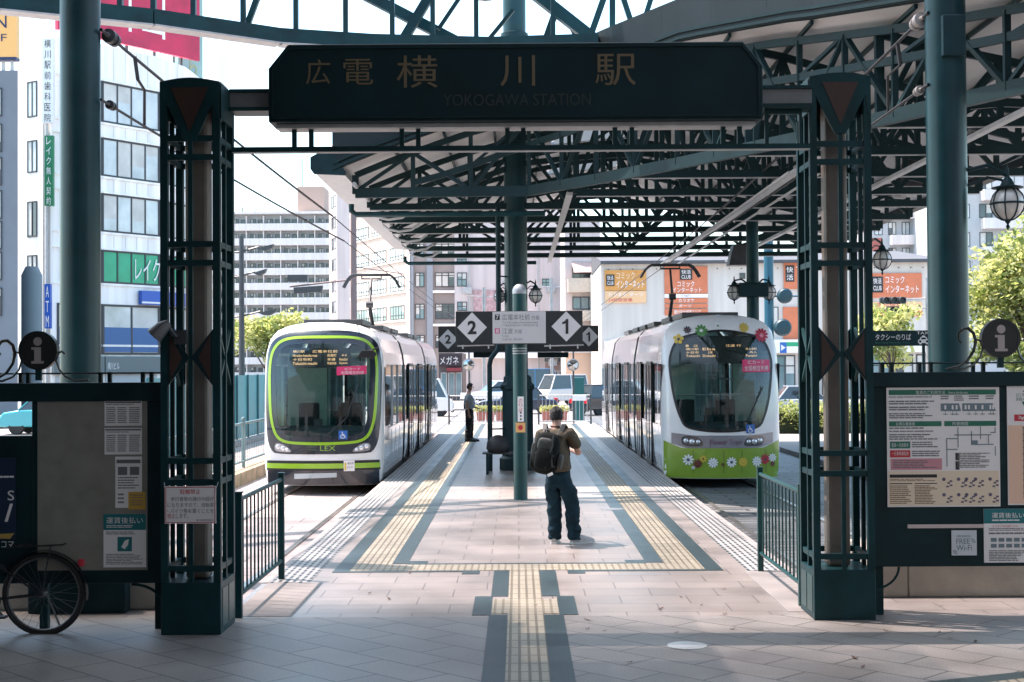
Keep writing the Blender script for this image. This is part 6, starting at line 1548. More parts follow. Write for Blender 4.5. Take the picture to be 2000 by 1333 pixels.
# dark little shop at its foot
sh = thing('corner_shop', 'small dark shop with a red awning at the street corner', 'building', (-5, 106, GZ))
x0, x1, z0, z1 = RC(857, 690, 903, 766, 106); walls('wall', [(x0, 106), (x1, 106), (x1, 114), (x0, 114)], GZ, z1, mat('dark_shop_wall', (0.10, 0.085, 0.085), 0.7), sh)
f = Face((x0, 106), (x1, 106)); b = MB(); f.box(b, 0.02, f.L - .02, z1 - 1.0, z1 - .1, .004, .25); b.build('sign_band', mat('plum_sign', (0.03, 0.018, 0.025), 0.5), sh)
b = MB(); f.text(b, 'メガネ', .1, f.L * .85, z1 - .85, z1 - .25, .26); b.build('lettering', WHITE, sh)
b = MB(); f.box(b, f.L * .35, f.L * .95, z1 - 1.35, z1 - 1.1, .01, .6); b.build('awning', mat('red_awning', (0.22, 0.03, 0.04), 0.6), sh)
for k in range(3): f.window(sh, .15 + k * .55, .62 + k * .55, 0.1, z1 - 1.45, WINT, 1, 0, .06, frame=PALE, nm='door')
# --- pinkish plain building in the middle
pk = thing('plain_building', 'tall plain pinkish white building in the middle with a few small windows', 'building', (0, 130, GZ))
x0, x1, _, _ = RC(888, 500, 1112, 700, 130); walls('wall', [(x0, 130), (x1, 130), (x1, 150), (x0, 150)], GZ, 23, PINKW, pk)
f = Face((x0, 130), (x1, 130))
for (a, d, y0, y1) in ((893, 912, 560, 533), (893, 912, 608, 590), (893, 912, 515, 500), (1059, 1075, 560, 545), (1063, 1076, 707, 693), (1090, 1100, 707, 697)): f.window(pk, f.U(a), f.U(d), f.Z(a, y0), f.Z(a, y1), WINT, 2, .5, .06)
b = MB()
for (a, d) in ((925, 945), (949, 970)): f.box(b, f.U(a), f.U(d), f.Z(930, 610), f.Z(930, 567), .003, .1)
b.build('poster_panel', mat('dusty_rose_panel', (0.45, 0.30, 0.31), 0.6, 0, 0.3, 3), pk)
b = MB(); f.box(b, f.U(890), f.U(1112), f.Z(1000, 700), f.Z(1000, 690), .004, .9); b.build('canopy_ledge', PANEL, pk)
b = MB(); f.box(b, f.U(1064), f.U(1100), f.Z(1080, 724), f.Z(1080, 709), .004, .1); b.build('shop_sign', mat('tan_sign', (0.30, 0.20, 0.17), 0.6), pk)
for a in (1066, 1078, 1092): f.window(pk, f.U(a), f.U(a + 9), f.Z(1080, 745), f.Z(1080, 727), WIND, 2, 0, .05)
for (px, py) in ((905, 575), (905, 628), (1068, 572), (1070, 715), (985, 560)):
    u = f.U(px); z = f.Z(px, py); b = MB(); f.box(b, u, u + .8, z, z + .6, .02, .4); b.lathe([(0, -.01), (.22, -.01), (.24, 0), (0, 0)], f.pt(u + .32, .41, z + .3), 14, 'Y'); b.build('air_conditioner', PALE, pk, bevel=.02)
for px in (917, 1052, 1108): u = f.U(px); b = MB(); b.tube([f.pt(u, .1, GZ), f.pt(u, .1, 22)], .06, 6); b.build('drain_pipe', PALE, pk)
# --- flats with balconies
fl = thing('balcony_flats', 'narrow flats with beige balconies next to the orange signs', 'building', (5.3, 115, GZ))
x0, x1, _, _ = RC(1104, 500, 1173, 700, 115); walls('wall', [(x0, 115), (x1, 115), (x1, 128), (x0, 128)], GZ, 14, PINKW, fl)
f = Face((x0, 115), (x1, 115))
for (y0, y1) in ((572, 545), (628, 608)):
    b = MB(); f.box(b, 0.2, f.L - .1, f.Z(1140, y0), f.Z(1140, y1), .004, 1.1); b.build('balcony', mat('cream_balcony', (0.60, 0.52, 0.43), 0.7, 0, .1), fl)
for (y0, y1, m_) in ((605, 580, WINT), (544, 512, WIND)): f.window(fl, f.U(1118), f.U(1166), f.Z(1140, y0), f.Z(1140, y1), m_, 3, 0, .07)
b = MB(); za, zb = f.Z(1140, 512), f.Z(1140, 534)
b.add([f.pt(.5, .1, za), f.pt(f.L - .4, .1, za), f.pt(f.L - .5, 1.2, zb), f.pt(.7, 1.2, zb)], [(0, 1, 2, 3)]); b.build('awning', mat('rosy_awning', (0.45, 0.31, 0.28), 0.7, 0, .15), fl)
b = MB(); f.box(b, 0, f.L, f.Z(1140, 790), f.Z(1140, 690), .004, .3); b.build('ground_floor', PEACHW, fl)
b = MB(); f.box(b, -.1, f.L + .1, f.Z(1140, 690) + .005, f.Z(1140, 690) + .3, .004, .5); b.build('cornice', WARMW, fl)
# --- cafe building with the orange signs
cf = thing('cafe_building', 'wide white building carrying orange and red Japanese cafe signs', 'building', (16, 100, GZ))
xa, xb = P(1174, 600, 100).x, P(1832, 600, 100).x; zr = P(1250, 512, 100).z
CREAMW = mat('cream_white_wall', (0.56, 0.53, 0.49), 0.8, 0, 0.12, 0.5, 0.1, streak=True)
walls('wall', [(xa, 100), (xb, 100), (xb, 125), (xa, 125)], GZ, zr, CREAMW, cf)
b = MB(); b.add([(xa - .05, 99.4, zr + .05), (xb + .3, 99.4, zr + .05), (xb + .3, 112, zr + 1.6), (xa - .05, 112, zr + 1.6), (xa - .05, 99.4, zr - .15), (xb + .3, 99.4, zr - .15), (xb + .3, 112, zr - .15), (xa - .05, 112, zr - .15)], [(0, 1, 2, 3), (0, 4, 5, 1), (4, 7, 6, 5), (0, 3, 7, 4), (1, 5, 6, 2)]); b.build('roof', SLATE, cf)
f = Face((xa, 100), (xb, 100))
b = MB()
for k in range(28): u = 0.5 + k * .85; f.box(b, u, u + .07, zr - .55, zr - .48, .004, .05)
b.build('eave_bolts', DKGREY, cf)
ORY = mat('orange_yellow_sign', (0.60, 0.29, 0.075), 0.5, 0, .15, 1.5); ORR = mat('orange_red_sign', (0.56, 0.17, 0.08), 0.5, 0, .12, 1.5); ORL = mat('pale_orange_sign', (0.72, 0.46, 0.25), 0.5)
def sg(px0, px1, py0, py1, m, nm='sign_panel', d=.12):
    b = MB(); f.box(b, f.U(px0), f.U(px1), f.Z((px0 + px1) / 2, py1), f.Z((px0 + px1) / 2, py0), .004, d); return b.build(nm, m, cf)
def tx(parent, st, px0, px1, py0, py1, m, d=.13, nm='sign_lettering'):
    b = MB(); f.text(b, st, f.U(px0), f.U(px1), f.Z(px0, py1), f.Z(px0, py0), d); return b.build(nm, m, parent)
s1 = sg(1181, 1262, 528, 568, ORY); o = sg(1184, 1200, 537, 559, INK, 'logo_plate', .16); tx(o, '快活', 1186, 1198, 539, 548, PAPER, .17); tx(o, 'CLUB', 1186, 1198, 550, 557, PAPER, .17)
tx(s1, 'コミック', 1204, 1240, 532, 546, CREAM); tx(s1, 'インターネット', 1204, 1258, 548, 564, PAPER)
s1 = sg(1182, 1262, 569, 592, ORL); tx(s1, 'カラオケ ダーツ', 1188, 1256, 572, 580, PAPER); tx(s1, '24時間営業', 1188, 1235, 583, 590, RED)
s1 = sg(1298, 1382, 521, 574, ORR); o = sg(1328, 1352, 526, 547, INK, 'logo_plate', .16); tx(o, '快活', 1331, 1349, 528, 536, PAPER, .17); tx(o, 'CLUB', 1331, 1349, 538, 545, PAPER, .17)
tx(s1, 'コミック', 1323, 1356, 550, 561, PAPER); tx(s1, 'インターネット', 1314, 1370, 562, 572, PAPER)
s1 = sg(1298, 1382, 575, 582, PAPER); tx(s1, 'ブックス&カフェ', 1330, 1350, 576, 581, INK); 
s1 = sg(1298, 1382, 583, 592, ORR); tx(s1, 'カラオケ', 1325, 1356, 584, 591, PAPER)
s1 = sg(1298, 1382, 594, 602, ORR); tx(s1, 'ダーツ', 1325, 1350, 595, 601, PAPER)
s1 = sg(1298, 1382, 604, 616, ORR); tx(s1, '鍵付完全個室エリア', 1316, 1368, 606, 614, PAPER)
s1 = sg(1531, 1566, 508, 565, ORR); o = sg(1534, 1551, 519, 551, INK, 'logo_plate', .16); tx(o, '快', 1536, 1549, 522, 533, PAPER, .17); tx(o, '活', 1536, 1549, 537, 548, PAPER, .17); tx(s1, 'コ', 1555, 1564, 512, 524, PAPER)
s1 = sg(1529, 1568, 600, 664, ORR)
s1 = sg(1698, 1800, 534, 582, ORR); o = sg(1702, 1724, 541, 572, INK, 'logo_plate', .16); tx(o, '快活', 1705, 1721, 544, 555, PAPER, .17); tx(o, 'CLUB', 1705, 1721, 559, 568, PAPER, .17)
tx(s1, 'コミック', 1729, 1766, 540, 554, PAPER); tx(s1, 'インターネット', 1729, 1794, 558, 573, PAPER)
s1 = sg(1698, 1800, 590, 602, ORL); tx(s1, '鍵付個室', 1712, 1760, 592, 600, RED); s1 = sg(1698, 1800, 606, 618, ORR); tx(s1, '24時間営業', 1720, 1780, 608, 616, PAPER)
for (a, d, y0, y1) in ((1445, 1456, 545, 534), (1395, 1412, 640, 615), (1500, 1520, 640, 600)): f.window(cf, f.U(a), f.U(d), f.Z(a, y0), f.Z(a, y1), WIND, 2, 0, .05)
st = sg(1180, 1830, 664, 690, WHITE, 'shop_fascia', .5)
b = MB(); f.box(b, f.U(1525), f.U(1830), f.Z(1550, 677), f.Z(1550, 669), .501, .51); b.build('green_stripe', mat('store_green', (0.01, 0.30, 0.14), 0.4), st)
for k in range(14): a = 1190 + k * 46; f.window(cf, f.U(a), f.U(a + 40), GZ + .2, f.Z(1550, 694), WINT if k % 3 else WIND, 2, .75, .08)
# flats behind on the right
for (px0, px1, pyt, Y, label) in ((1702, 1842, 372, 165, 'white flats with stepped balconies behind the cafe building'), (1858, 2090, 330, 150, 'grey white flats with a long balcony behind the round leafy tree')):
    t = thing('apartment_building', label, 'building', (P(px0, 500, Y).x, Y, GZ)); x0, x1, _, z1 = RC(px0, pyt, px1, 700, Y)
    walls('wall', [(x0, Y), (x1, Y), (x1, Y + 15), (x0, Y + 15)], GZ, z1, mat('cool_white_wall', (0.42, 0.44, 0.455), 0.8, 0, 0.08), t); f3 = Face((x0, Y), (x1, Y))
    k = 0; z = z1 - 2.4
    while z > 9:
        b = MB(); f3.box(b, f3.L * .25, f3.L + .2, z - 1.0, z + .1, .004, 1.3); b.build('balcony', WARMW, t)
        for j in range(5): f3.window(t, f3.L * (.05 + .19 * j), f3.L * (.16 + .19 * j), z + .2, z + 1.7, WIND if j % 2 else WINP, 2, 0, .07)
        z -= 3.0
b = MB(); q = RC(1704, 465, 1722, 512, 130); b.box(q[0], q[1], 130, 131, q[2], q[3]); tag(b.build('lattice_sign', mat('brick_red_lattice', (0.35, 0.10, 0.08), 0.6)), 'small red lattice board high up beside the hanging globe lantern', 'sign')

# ================================================================= trees and planting
def leaf_mat(name, c, tr):
    if name in MATS: return MATS[name]
    m, n, l, b = nodes_of(name); b.inputs['Base Color'].default_value = (*c, 1); b.inputs['Roughness'].default_value = 0.55
    t = n.new('ShaderNodeBsdfTranslucent'); t.inputs[0].default_value = (*tr, 1); mx = n.new('ShaderNodeMixShader'); mx.inputs[0].default_value = 0.5
    l.new(b.outputs[0], mx.inputs[1]); l.new(t.outputs[0], mx.inputs[2]); l.new(mx.outputs[0], n['Material Output'].inputs[0]); MATS[name] = m; return m
LEA = [leaf_mat('leaf_light', (0.50, 0.52, 0.24), (0.60, 0.60, 0.22)), leaf_mat('leaf_mid', (0.30, 0.35, 0.13), (0.42, 0.48, 0.14)), leaf_mat('leaf_dark', (0.10, 0.14, 0.05), (0.18, 0.24, 0.05))]
def foliage(name, parent, clumps, n, size, mats=LEA, rng=None, droop=0.0):
    rng = rng or random.Random(3); b = MB(); tot = sum(c[1] ** 3 for c in clumps)
    for (c, r) in clumps:
        tone = rng.choice((0, 0, 1, 1, 2))
        for _ in range(int(n * r ** 3 / tot) + 8):
            d = Vector((rng.gauss(0, 1), rng.gauss(0, 1), rng.gauss(0, 1))).normalized() * r * (rng.random() ** 0.4)
            p = Vector(c) + Vector((d.x, d.y, d.z * 0.8)); s = size * rng.uniform(.6, 1.4)
            u = Vector((rng.gauss(0, 1), rng.gauss(0, 1), rng.gauss(0, .6) - droop)).normalized(); w_ = u.orthogonal().normalized(); w_ = (w_ * math.cos(rng.random() * 6.28) + u.cross(w_) * math.sin(rng.random() * 6.28))
            b.m = tone if rng.random() < .65 else rng.choice((0, 1, 2))
            b.add([p - u * s, p + w_ * s * .5, p + u * s, p - w_ * s * .5], [(0, 1, 2, 3)])
    return b.build(name, mats, parent)
BARK = mat('bark', (0.09, 0.07, 0.055), 0.9, 0, 0.3, 8, .5)
def tree(name, label, base, trunk_h, c, rad_, n, size, seed, nclump=14, rt=0.12, droop=0.0, squash=0.8):
    rng = random.Random(seed); t = thing(name, label, 'tree', base); base = Vector(base); c = Vector(c)
    cl = []
    for k in range(nclump):
        d = Vector((rng.gauss(0, 1), rng.gauss(0, 1), rng.gauss(0, 1))).normalized() * rad_ * rng.uniform(.35, .85); cl.append((c + Vector((d.x, d.y, d.z * squash)), rad_ * rng.uniform(.25, .48)))
    b = MB(); top = base + Vector((0.1, 0.05, trunk_h)); b.tube([base, base + Vector((.05, 0, trunk_h * .5)), top], [rt, rt * .8, rt * .65], 8)
    for (q, r) in cl[:9]: mid = top.lerp(q, .5) + Vector((rng.uniform(-.2, .2), 0, .15)); b.tube([top, mid, q], [rt * .5, rt * .3, rt * .12], 5)
    b.build('trunk', BARK, t, smooth=50); foliage('crown', t, cl, n, size, rng=rng, droop=droop); return t
q = P(528, 665, 60); tree('street_tree', 'pale green street tree above the turquoise hoarding', (q.x, 60, GZ), 2.0, (q.x, 60, q.z + .1), 1.7, 4200, .11, 5, 18, .1)
q = P(1985, 545, 40); tree('street_tree', 'big round leafy tree in full sun behind the i emblem of the route map board', (q.x + .4, 40, GZ), 2.6, (q.x + .4, 40, q.z), 2.3, 8500, .10, 8, 40, .16)
q = P(1738, 655, 60); tree('street_tree', 'thin pale willow like tree behind the taxi sign', (q.x, 60, GZ), 2.2, (q.x, 60, q.z), 1.7, 2600, .12, 11, 16, .08, .8)
q = P(1990, 640, 70); tree('street_tree', 'darker tree further back beneath the round leafy tree', (q.x, 70, GZ), 2.0, (q.x, 70, 3.2), 2.6, 4000, .16, 17, 16, .12)
h = thing('hedge', 'clipped green hedge beside the daisy tram', 'hedge', (11, 50, GZ))
hc = [((9.0 + .45 * k + random.uniform(-.1, .1), 50 + random.uniform(-.3, .3), .25 + .4 * j), .48) for k in range(12) for j in range(2)]
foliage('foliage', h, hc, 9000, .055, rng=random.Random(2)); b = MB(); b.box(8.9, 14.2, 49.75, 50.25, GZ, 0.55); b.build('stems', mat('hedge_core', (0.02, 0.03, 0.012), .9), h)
TERR = mat('terracotta', (0.36, 0.13, 0.10), 0.8, 0, .2, 4)
YG = [leaf_mat('bloom_yellow', (0.36, 0.36, 0.12), (0.4, 0.4, 0.1)), LEA[0], LEA[1]]
for (a, d, lab) in ((931, 948, 'terracotta planter box behind the standing attendant'), (949, 966, 'terracotta planter box left of the downpipe'), (968, 985, 'terracotta planter box behind the downpipe'), (1058, 1080, 'terracotta planter box next to the head of the man with the backpack'), (1082, 1108, 'terracotta planter box behind the far pale railing')):
    Y = 57.5; x0, x1, z0, z1 = RC(a, 812, d, 832, Y); z0 = 0.0
    t = thing('planter_box', lab, 'planter', ((x0 + x1) / 2, Y, GZ)); b = MB(); b.prism([(x0 + .03, GZ + .3), (x1 - .03, GZ + .3), (x1, .42), (x0, .42)], Y - .2, Y + .2); b.build('box', TERR, t, bevel=.01)
    foliage('flowers', t, [((x0 + (x1 - x0) * (k + .5) / 3, Y, .52), .2) for k in range(3)], 420, .045, YG, random.Random(a))
sheet('planter_plinth', [(-2.4, 2.8, 56.01, 58.4)], -0.001, .29, ky)

# ================================================================= hoarding, railing and kerb by the other track
hd = thing('hoarding_fence', 'turquoise site hoarding standing along the far side of the track', 'fence', (-9.4, 46, GZ))
TQ = mat('turquoise_hoarding', (0.045, 0.25, 0.28), 0.5, 0, .15, 1.2)
for k in range(11):
    y = 36 + k * 1.9; b = MB(); b.box(-9.43, -9.40, y, y + 1.87, -0.14, 2.0); b.build('sheet', TQ, hd)
    b = MB(); b.box(-9.39, -9.33, y - .03, y + .03, -0.15, 2.02); b.build('post', mat('hoarding_post', (0.03, 0.12, 0.14), .5), hd)
rl = thing('track_railing', 'grey post and rail fence on the stone kerb beside the lime framed tram', 'railing', (-6.2, 34, 0))
RG = mat('railing_grey_teal', (0.12, 0.19, 0.20), 0.4, .2, .15)
for y in [20.5 + 2.9 * k for k in range(9)]: b = MB(); b.tube([(-6.2, y, 0.0), (-6.2, y, 1.08)], .04, 8); b.lathe([(.055, 1.08), (.055, 1.1), (.03, 1.14), (0, 1.15)], (-6.2, y, 0), 8); b.build('post', RG, rl, smooth=40)
b = MB()
for z in (1.0, .15): b.tube([(-6.2, 20.5, z), (-6.2, 43.7, z)], .028, 6)
b.build('rail', RG, rl, smooth=40)
for k in range(100): y = 20.6 + k * .23; b = MB(); b.tube([(-6.2, y, .16), (-6.2, y, .99)], .007, 4, cap=False); b.build('baluster', RG, rl)
b = MB(); b.box(-6.45, -5.95, 14.2, 60, -.29, 0.0); kb = b.build('kerb_wall', mat('mossy_kerb_stone', (0.30, 0.22, 0.16), .9, 0, .3, 3, .5, stain=(.14, .13, .07))); struct(kb)

# ================================================================= poles, signals, wires
def cable(pts, r): b = MB(); b.tube(pts, r, 5, cap=False); return b
def sag(a, c, s, n=10): a, c = Vector(a), Vector(c); return [a.lerp(c, k / n) - Vector((0, 0, s * 4 * (k / n) * (1 - k / n))) for k in range(n + 1)]
CB = mat('cable_black', (0.02, 0.02, 0.022), .6)
POR = mat('porcelain', (0.30, 0.27, 0.25), .25, 0, .1)
def insul(b, p, d, s):
    d = Vector(d).normalized(); p = Vector(p); b.tube([p - d * s * 1.6, p - d * s, p - d * s * .95, p - d * s * .3, p - d * s * .25, p + d * s * .25, p + d * s * .3, p + d * s * .95, p + d * s, p + d * s * 1.6], [s * .2, s * .3, s * .75, s * .8, s * .6, s * .6, s * .75, s * .7, s * .3, s * .15], 12)
for (sx, cx_, tr, pxs, lab) in ((-1, ca.x, -3.9, ((197, 58), (197, 195)), 'lime framed tram'), (1, cb.x, 4.2, ((1813, 25), (1813, 165)), 'daisy tram')):
    t = thing('overhead_wire', 'overhead wires with insulators running above the ' + lab, 'wire', (cx_, 17.5, 6))
    a0, a1 = P(*pxs[0], 17.4), P(*pxs[1], 17.4); e0, e1 = Vector((tr, 30, 5.45)), Vector((tr, 32, 5.1))
    b = cable(sag(a0, e0, .05), .022); w1 = sag(e0, (tr, 105, 5.4), .12, 24); b.tube(w1, .013, 5, cap=False); b.build('messenger_wire', CB, t)
    b = cable(sag(a1, e1, .05), .018); b.tube(sag(e1, (tr, 105, 5.05), .05, 16), .012, 5, cap=False); b.build('contact_wire', CB, t)
    for (a, e, s) in ((a0, e0, .12), (a1, e1, .075)):
        b = MB(); d = (e - a).normalized(); insul(b, a + d * .35, d, s); b.build('insulator', POR if sx > 0 else DKGREY, t, smooth=50)
    b = MB(); d0, d1 = (e0 - a0).normalized(), (e1 - a1).normalized(); j = a0 + d0 * 1.15; k = a1 + d1 * 1.55
    b.tube([j, j + Vector((.02, 0, -.15)), j + Vector((.04, 0, -.30))], .028, 6); b.tube([j + Vector((.04, 0, -.30)), j.lerp(k, .55) + Vector((-.06 * sx, 0, .06)), k], .02, 6); b.build('dropper', CB, t, smooth=40)
t = thing('utility_pole', 'tall brownish utility pole carrying traffic signal arms before the beige offices', 'pole', (P(691, 600, 72).x, 72, GZ)); x = P(691, 600, 72).x
PB = mat('pole_brown', (0.17, 0.13, 0.13), .7)
b = MB(); b.tube([(x, 72, GZ), (x, 72, 11.5)], [.18, .15], 12); b.build('shaft', PB, t, smooth=40)
b = MB(); z = P(620, 560, 72).z; x2 = P(566, 560, 72).x; b.tube([(x, 72, z + .35), (x2, 72, z)], .05, 6); b.tube([(x, 72, z + 1.0), (P(790, 500, 72).x, 72, z + .6)], .03, 6); b.build('arm', PB, t)
b = MB(); b.prism([(x2 + .2, z - .05), (x2 + 1.7, z + .05), (x2 + 1.65, z - .28), (x2 + .25, z - .36)], 71.8, 72.05); b.build('signal_head', DKGREY, t, bevel=.03)
b = MB(); b.box(x2 - .1, x2 + .9, 71.9, 72.0, z + .25, z + .6); b.build('sign_plate', DKGREY, t)
for px, Y, pyt, lab in ((472, 55, 462, 'dark street lamp pole with two lamp arms beside the white apartment block'),):
    x = P(px, 600, Y).x; zt = P(px, pyt, Y).z; t = thing('street_lamp', lab, 'lamp', (x, Y, GZ))
    b = MB(); b.tube([(x, Y, GZ), (x, Y, zt)], [.13, .09], 10); b.build('pole', DKGREY, t, smooth=40)
    for (py, ln) in ((492, 1.1), (540, .85), (618, 1.2)):
        z = P(px, py, Y).z; b = MB(); b.tube([(x - .5, Y, z - .05), (x, Y, z), (x + ln * .6, Y, z + .18)], .035, 6); b.build('arm', DKGREY, t)
        b = MB(); b.prism([(x + ln * .55, z + .12), (x + ln * 1.15, z + .28), (x + ln * 1.1, z + .14), (x + ln * .9, z + .02), (x + ln * .7, z + .04)], Y - .12, Y + .12); b.build('lamp_head', DKGREY, t)
for px, Y, pyt, lab in ((1077, 95, 543, 'slim grey street pole above the big number one'), (945, 95, 562, 'slim grey street pole above the big number two')):
    x = P(px, 600, Y).x; zt = P(px, pyt, Y).z; t = thing('street_pole', lab, 'pole', (x, Y, GZ)); b = MB(); b.tube([(x, Y, GZ), (x, Y, zt)], .11, 8); b.build('shaft', GREY, t)
    b = MB(); z = P(px, pyt + 18, Y).z; b.tube([(x - 1.2, Y, z + .1), (x, Y, z), (x + .9, Y, z + .02)], .04, 5); b.build('arm', GREY, t)
for px, py, lab in ((915, 713, 'round traffic mirror on a slim pole near the attendant'), (1119, 713, 'round traffic mirror on a slim pole near the daisy tram')):
    Y = 56; c0 = P(px, py, Y); t = thing('traffic_mirror', lab, 'mirror', (c0.x, Y, 0)); b = MB(); b.tube([(c0.x + .02, Y + .06, -0.01), (c0.x + .02, Y + .06, 3.0)], .035, 8); b.build('pole', DKGREY, t)
    b = MB(); b.lathe([(0, .02), (.22, .02), (.24, .0), (.24, -.05), (.21, -.06), (.2, -.03), (0, -.03)], c0, 24, 'Y'); m_ = b.build('rim', GREY, t, smooth=30)
    b = MB(); b.lathe([(0, -.075), (.1, -.06), (.195, -.035), (.195, -.03), (0, -.03)], c0, 24, 'Y'); b.build('mirror_glass', mat('mirror_glass', (.5, .52, .52), .05, 1.0), m_, smooth=60)
x = P(1502, 600, 66).x; t = thing('signal_pole', 'bright blue steel pole with two round blue signal hoods', 'pole', (x, 66, GZ)); BL = mat('bright_blue_paint', (0.006, 0.075, 0.12), .4)
b = MB(); b.tube([(x, 66, GZ), (x, 66, 8.2)], .22, 14); b.build('shaft', BL, t, smooth=40)
for (px, py, rp_) in ((1534, 578, 15), (1530, 640, 17)):
    q = P(px, py, 65.5); r = rp_ / F * 65.5; b = MB(); b.lathe([(0, -.1), (r * .8, -.05), (r, .05), (r, .3), (0, .3)], q, 18, 'Y'); b.build('signal_hood', mat('signal_teal', (0.005, 0.038, 0.052), .5), t, smooth=40)
    b = MB(); b.tube([(x, 66, q.z), (q.x + (1.6 if py < 600 else 0), 66, q.z)], .04, 6); b.build('arm', BL, t)
q = RC(1523, 669, 1536, 690, 65.5); b = MB(); b.box(q[0], q[1], 65.45, 65.48, q[2], q[3]); sg_ = b.build('arrow_plate', STB, t); b = MB(); b.add([(q[0] + .05, 65.44, q[2] + .1), (q[1] - .05, 65.44, (q[2] + q[3]) / 2), (q[0] + .05, 65.44, q[3] - .1)], [(0, 1, 2)]); b.build('arrow', WHITE, sg_)
t = thing('traffic_signal', 'dark horizontal traffic signals on long arms before the orange sign near the taxi sign', 'traffic signal', (P(1812, 600, 62).x, 62, GZ)); x = P(1812, 600, 62).x
b = MB(); b.tube([(x, 62, GZ), (x, 62, 6)], .1, 10); b.build('pole', GREY, t)
for (py, pxe) in ((582, 1722), (600, 1735)):
    q = P(pxe, py + 6, 62); b = MB(); b.tube([(x, 62, q.z + .1), (q.x, 62, q.z)], .035, 6); b.build('arm', GREY, t)
    b = MB(); b.box(q.x - .15, q.x + 1.0, 61.7, 61.9, q.z - .15, q.z + .15); hs = b.build('signal_head', DKGREY, t, bevel=.05)
    for k in range(3):
        b = MB(); b.lathe([(0, -.02), (.12, -.02), (.13, -.16), (.15, -.16), (.15, 0), (0, 0)], (q.x + .1 + k * .35, 61.7, q.z), 12, 'Y'); b.build('visor', DKGREY, hs)
b = MB(); q = RC(1120, 738, 1141, 772, 62); b.box(q[0], q[1], 62, 62.5, GZ + .01, q[3]); tag(b.build('street_cabinet', mat('cabinet_green', (0.01, 0.10, 0.10), .5), bevel=.02), 'dark green street cabinet between the white van and the dark hatchback', 'cabinet')

# ================================================================= vehicles
CGL = mat('car_glass', (0.02, 0.03, 0.035), .04, 0, spec=.8, coat=.5); TYRE = mat('tyre', (.018, .018, .018), .8); HUBC = mat('wheel_rim_silver', (.45, .46, .47), .3, .6)
def car(name, label, cat, loc, rot, L_, W_, H_, paint, kind='hatch', group='cars on the street'):
    loc = Vector(loc); t = thing(name, label, cat, loc, group); h = W_ / 2
    Z = lambda k: loc.z + k
    X = lambda k: loc.x + k
    if kind == 'sedan': low = [(-.5, .30), (-.5, .62), (-.47, .78), (-.30, .84), (.22, .80), (.42, .72), (.49, .60), (.5, .30)]; cab_ = [(-.36, .82), (-.24, H_), (.02, H_), (.20, .80)]
    elif kind == 'van': low = [(-.5, .28), (-.5, .95), (-.49, 1.05), (.40, 1.0), (.47, .85), (.5, .6), (.5, .28)]; cab_ = [(-.485, 1.03), (-.46, H_), (.28, H_), (.41, 1.0)]
    else: low = [(-.5, .28), (-.5, .70), (-.48, .92), (-.40, .96), (.26, .92), (.45, .82), (.5, .60), (.5, .28)]; cab_ = [(-.46, .93), (-.40, H_), (.08, H_), (.29, .91)]
    b = MB(); b.prism([(X(x * L_), Z(z)) for x, z in low], loc.y - h, loc.y + h); b.build('body', paint, t, smooth=50, bevel=.07, seg=3)
    n = len(cab_); b = MB(); ti = .14
    v = []
    for s in (-1, 1):
        for i, (x, z) in enumerate(cab_): v.append((X(x * L_), loc.y + s * (h - .06 - (ti if z > 1.1 else 0)), Z(z)))
    b.add(v, [tuple(range(n)), tuple(range(2 * n - 1, n - 1, -1))] + [(i, i + n, (i + 1) % n + n, (i + 1) % n) for i in range(n)]); b.build('windows', CGL, t)
    r_ = MB(); (xa, za), (xb, zb) = cab_[1], cab_[2]; r_.box(X(xa * L_) - .03, X(xb * L_) + .05, loc.y - h + .17, loc.y + h - .17, Z(H_ - .02), Z(H_ + .045)); r_.build('roof', paint, t, bevel=.03)
    b = MB()
    for s in (-1, 1):
        for (i, j) in ((0, 1), (3, 2)):
            a, c = v[i + (n if s > 0 else 0)], v[j + (n if s > 0 else 0)]; b.bar((a[0], a[1] + s * .008, a[2]), (c[0], c[1] + s * .008, c[2]), .07, .05)
        xm = (cab_[1][0] + cab_[2][0]) / 2; b.bar((X(xm * L_), loc.y + s * (h - .055), Z(.93)), (X(xm * L_), loc.y + s * (h - .055 - ti), Z(H_)), .07, .05)
    b.build('window_pillars', paint, t)
    for fx in (-.31, .31):
        for s in (-1, 1):
            c = (X(fx * L_), loc.y + s * (h - .10), Z(.30)); b = MB(); b.lathe([(.17, -.09), (.27, -.10), (.30, -.06), (.30, .06), (.27, .10), (.17, .09)], c, 20, 'Y'); w_ = b.build('wheel', TYRE, t, smooth=40)
            b = MB(); b.lathe([(0, -.07), (.06, -.085), (.17, -.06), (.18, -.085), (.19, -.085), (.19, .085), (.18, .085), (.17, .06), (.06, .085), (0, .07)], c, 16, 'Y'); b.build('rim', HUBC, w_, smooth=30)
    for s in (-1, 1):
        b = MB(); b.box(X(.455 * L_), X(.502 * L_), loc.y + s * (h - .32) - .17, loc.y + s * (h - .32) + .17, Z(.58), Z(.72)); b.build('headlight', mat('lamp_clear', (.7, .7, .7), .1, .3), t, bevel=.02)
        b = MB(); b.box(X(-.505 * L_), X(-.46 * L_), loc.y + s * (h - .2) - .12, loc.y + s * (h - .2) + .12, Z(.62), Z(.85)); b.build('tail_light', mat('lamp_red', (.45, .01, .02), .15), t, bevel=.02)
    b = MB()
    for e in (-1, 1): b.box(X(e * .505 * L_) - .01, X(e * .505 * L_) + .01, loc.y - .17, loc.y + .17, Z(.42), Z(.58))
    b.build('number_plate', PAPER, t); b = MB()
    for e in (-1, 1): b.box(X(e * .485 * L_) - .06, X(e * .485 * L_) + .06, loc.y - h + .1, loc.y + h - .1, Z(.22), Z(.32))
    b.build('bumper_trim', BLACK, t)
    t.rotation_euler.z = rot; return t
def paint(n, c): return mat('car_paint_' + n, c, .18, .1, coat=.8)
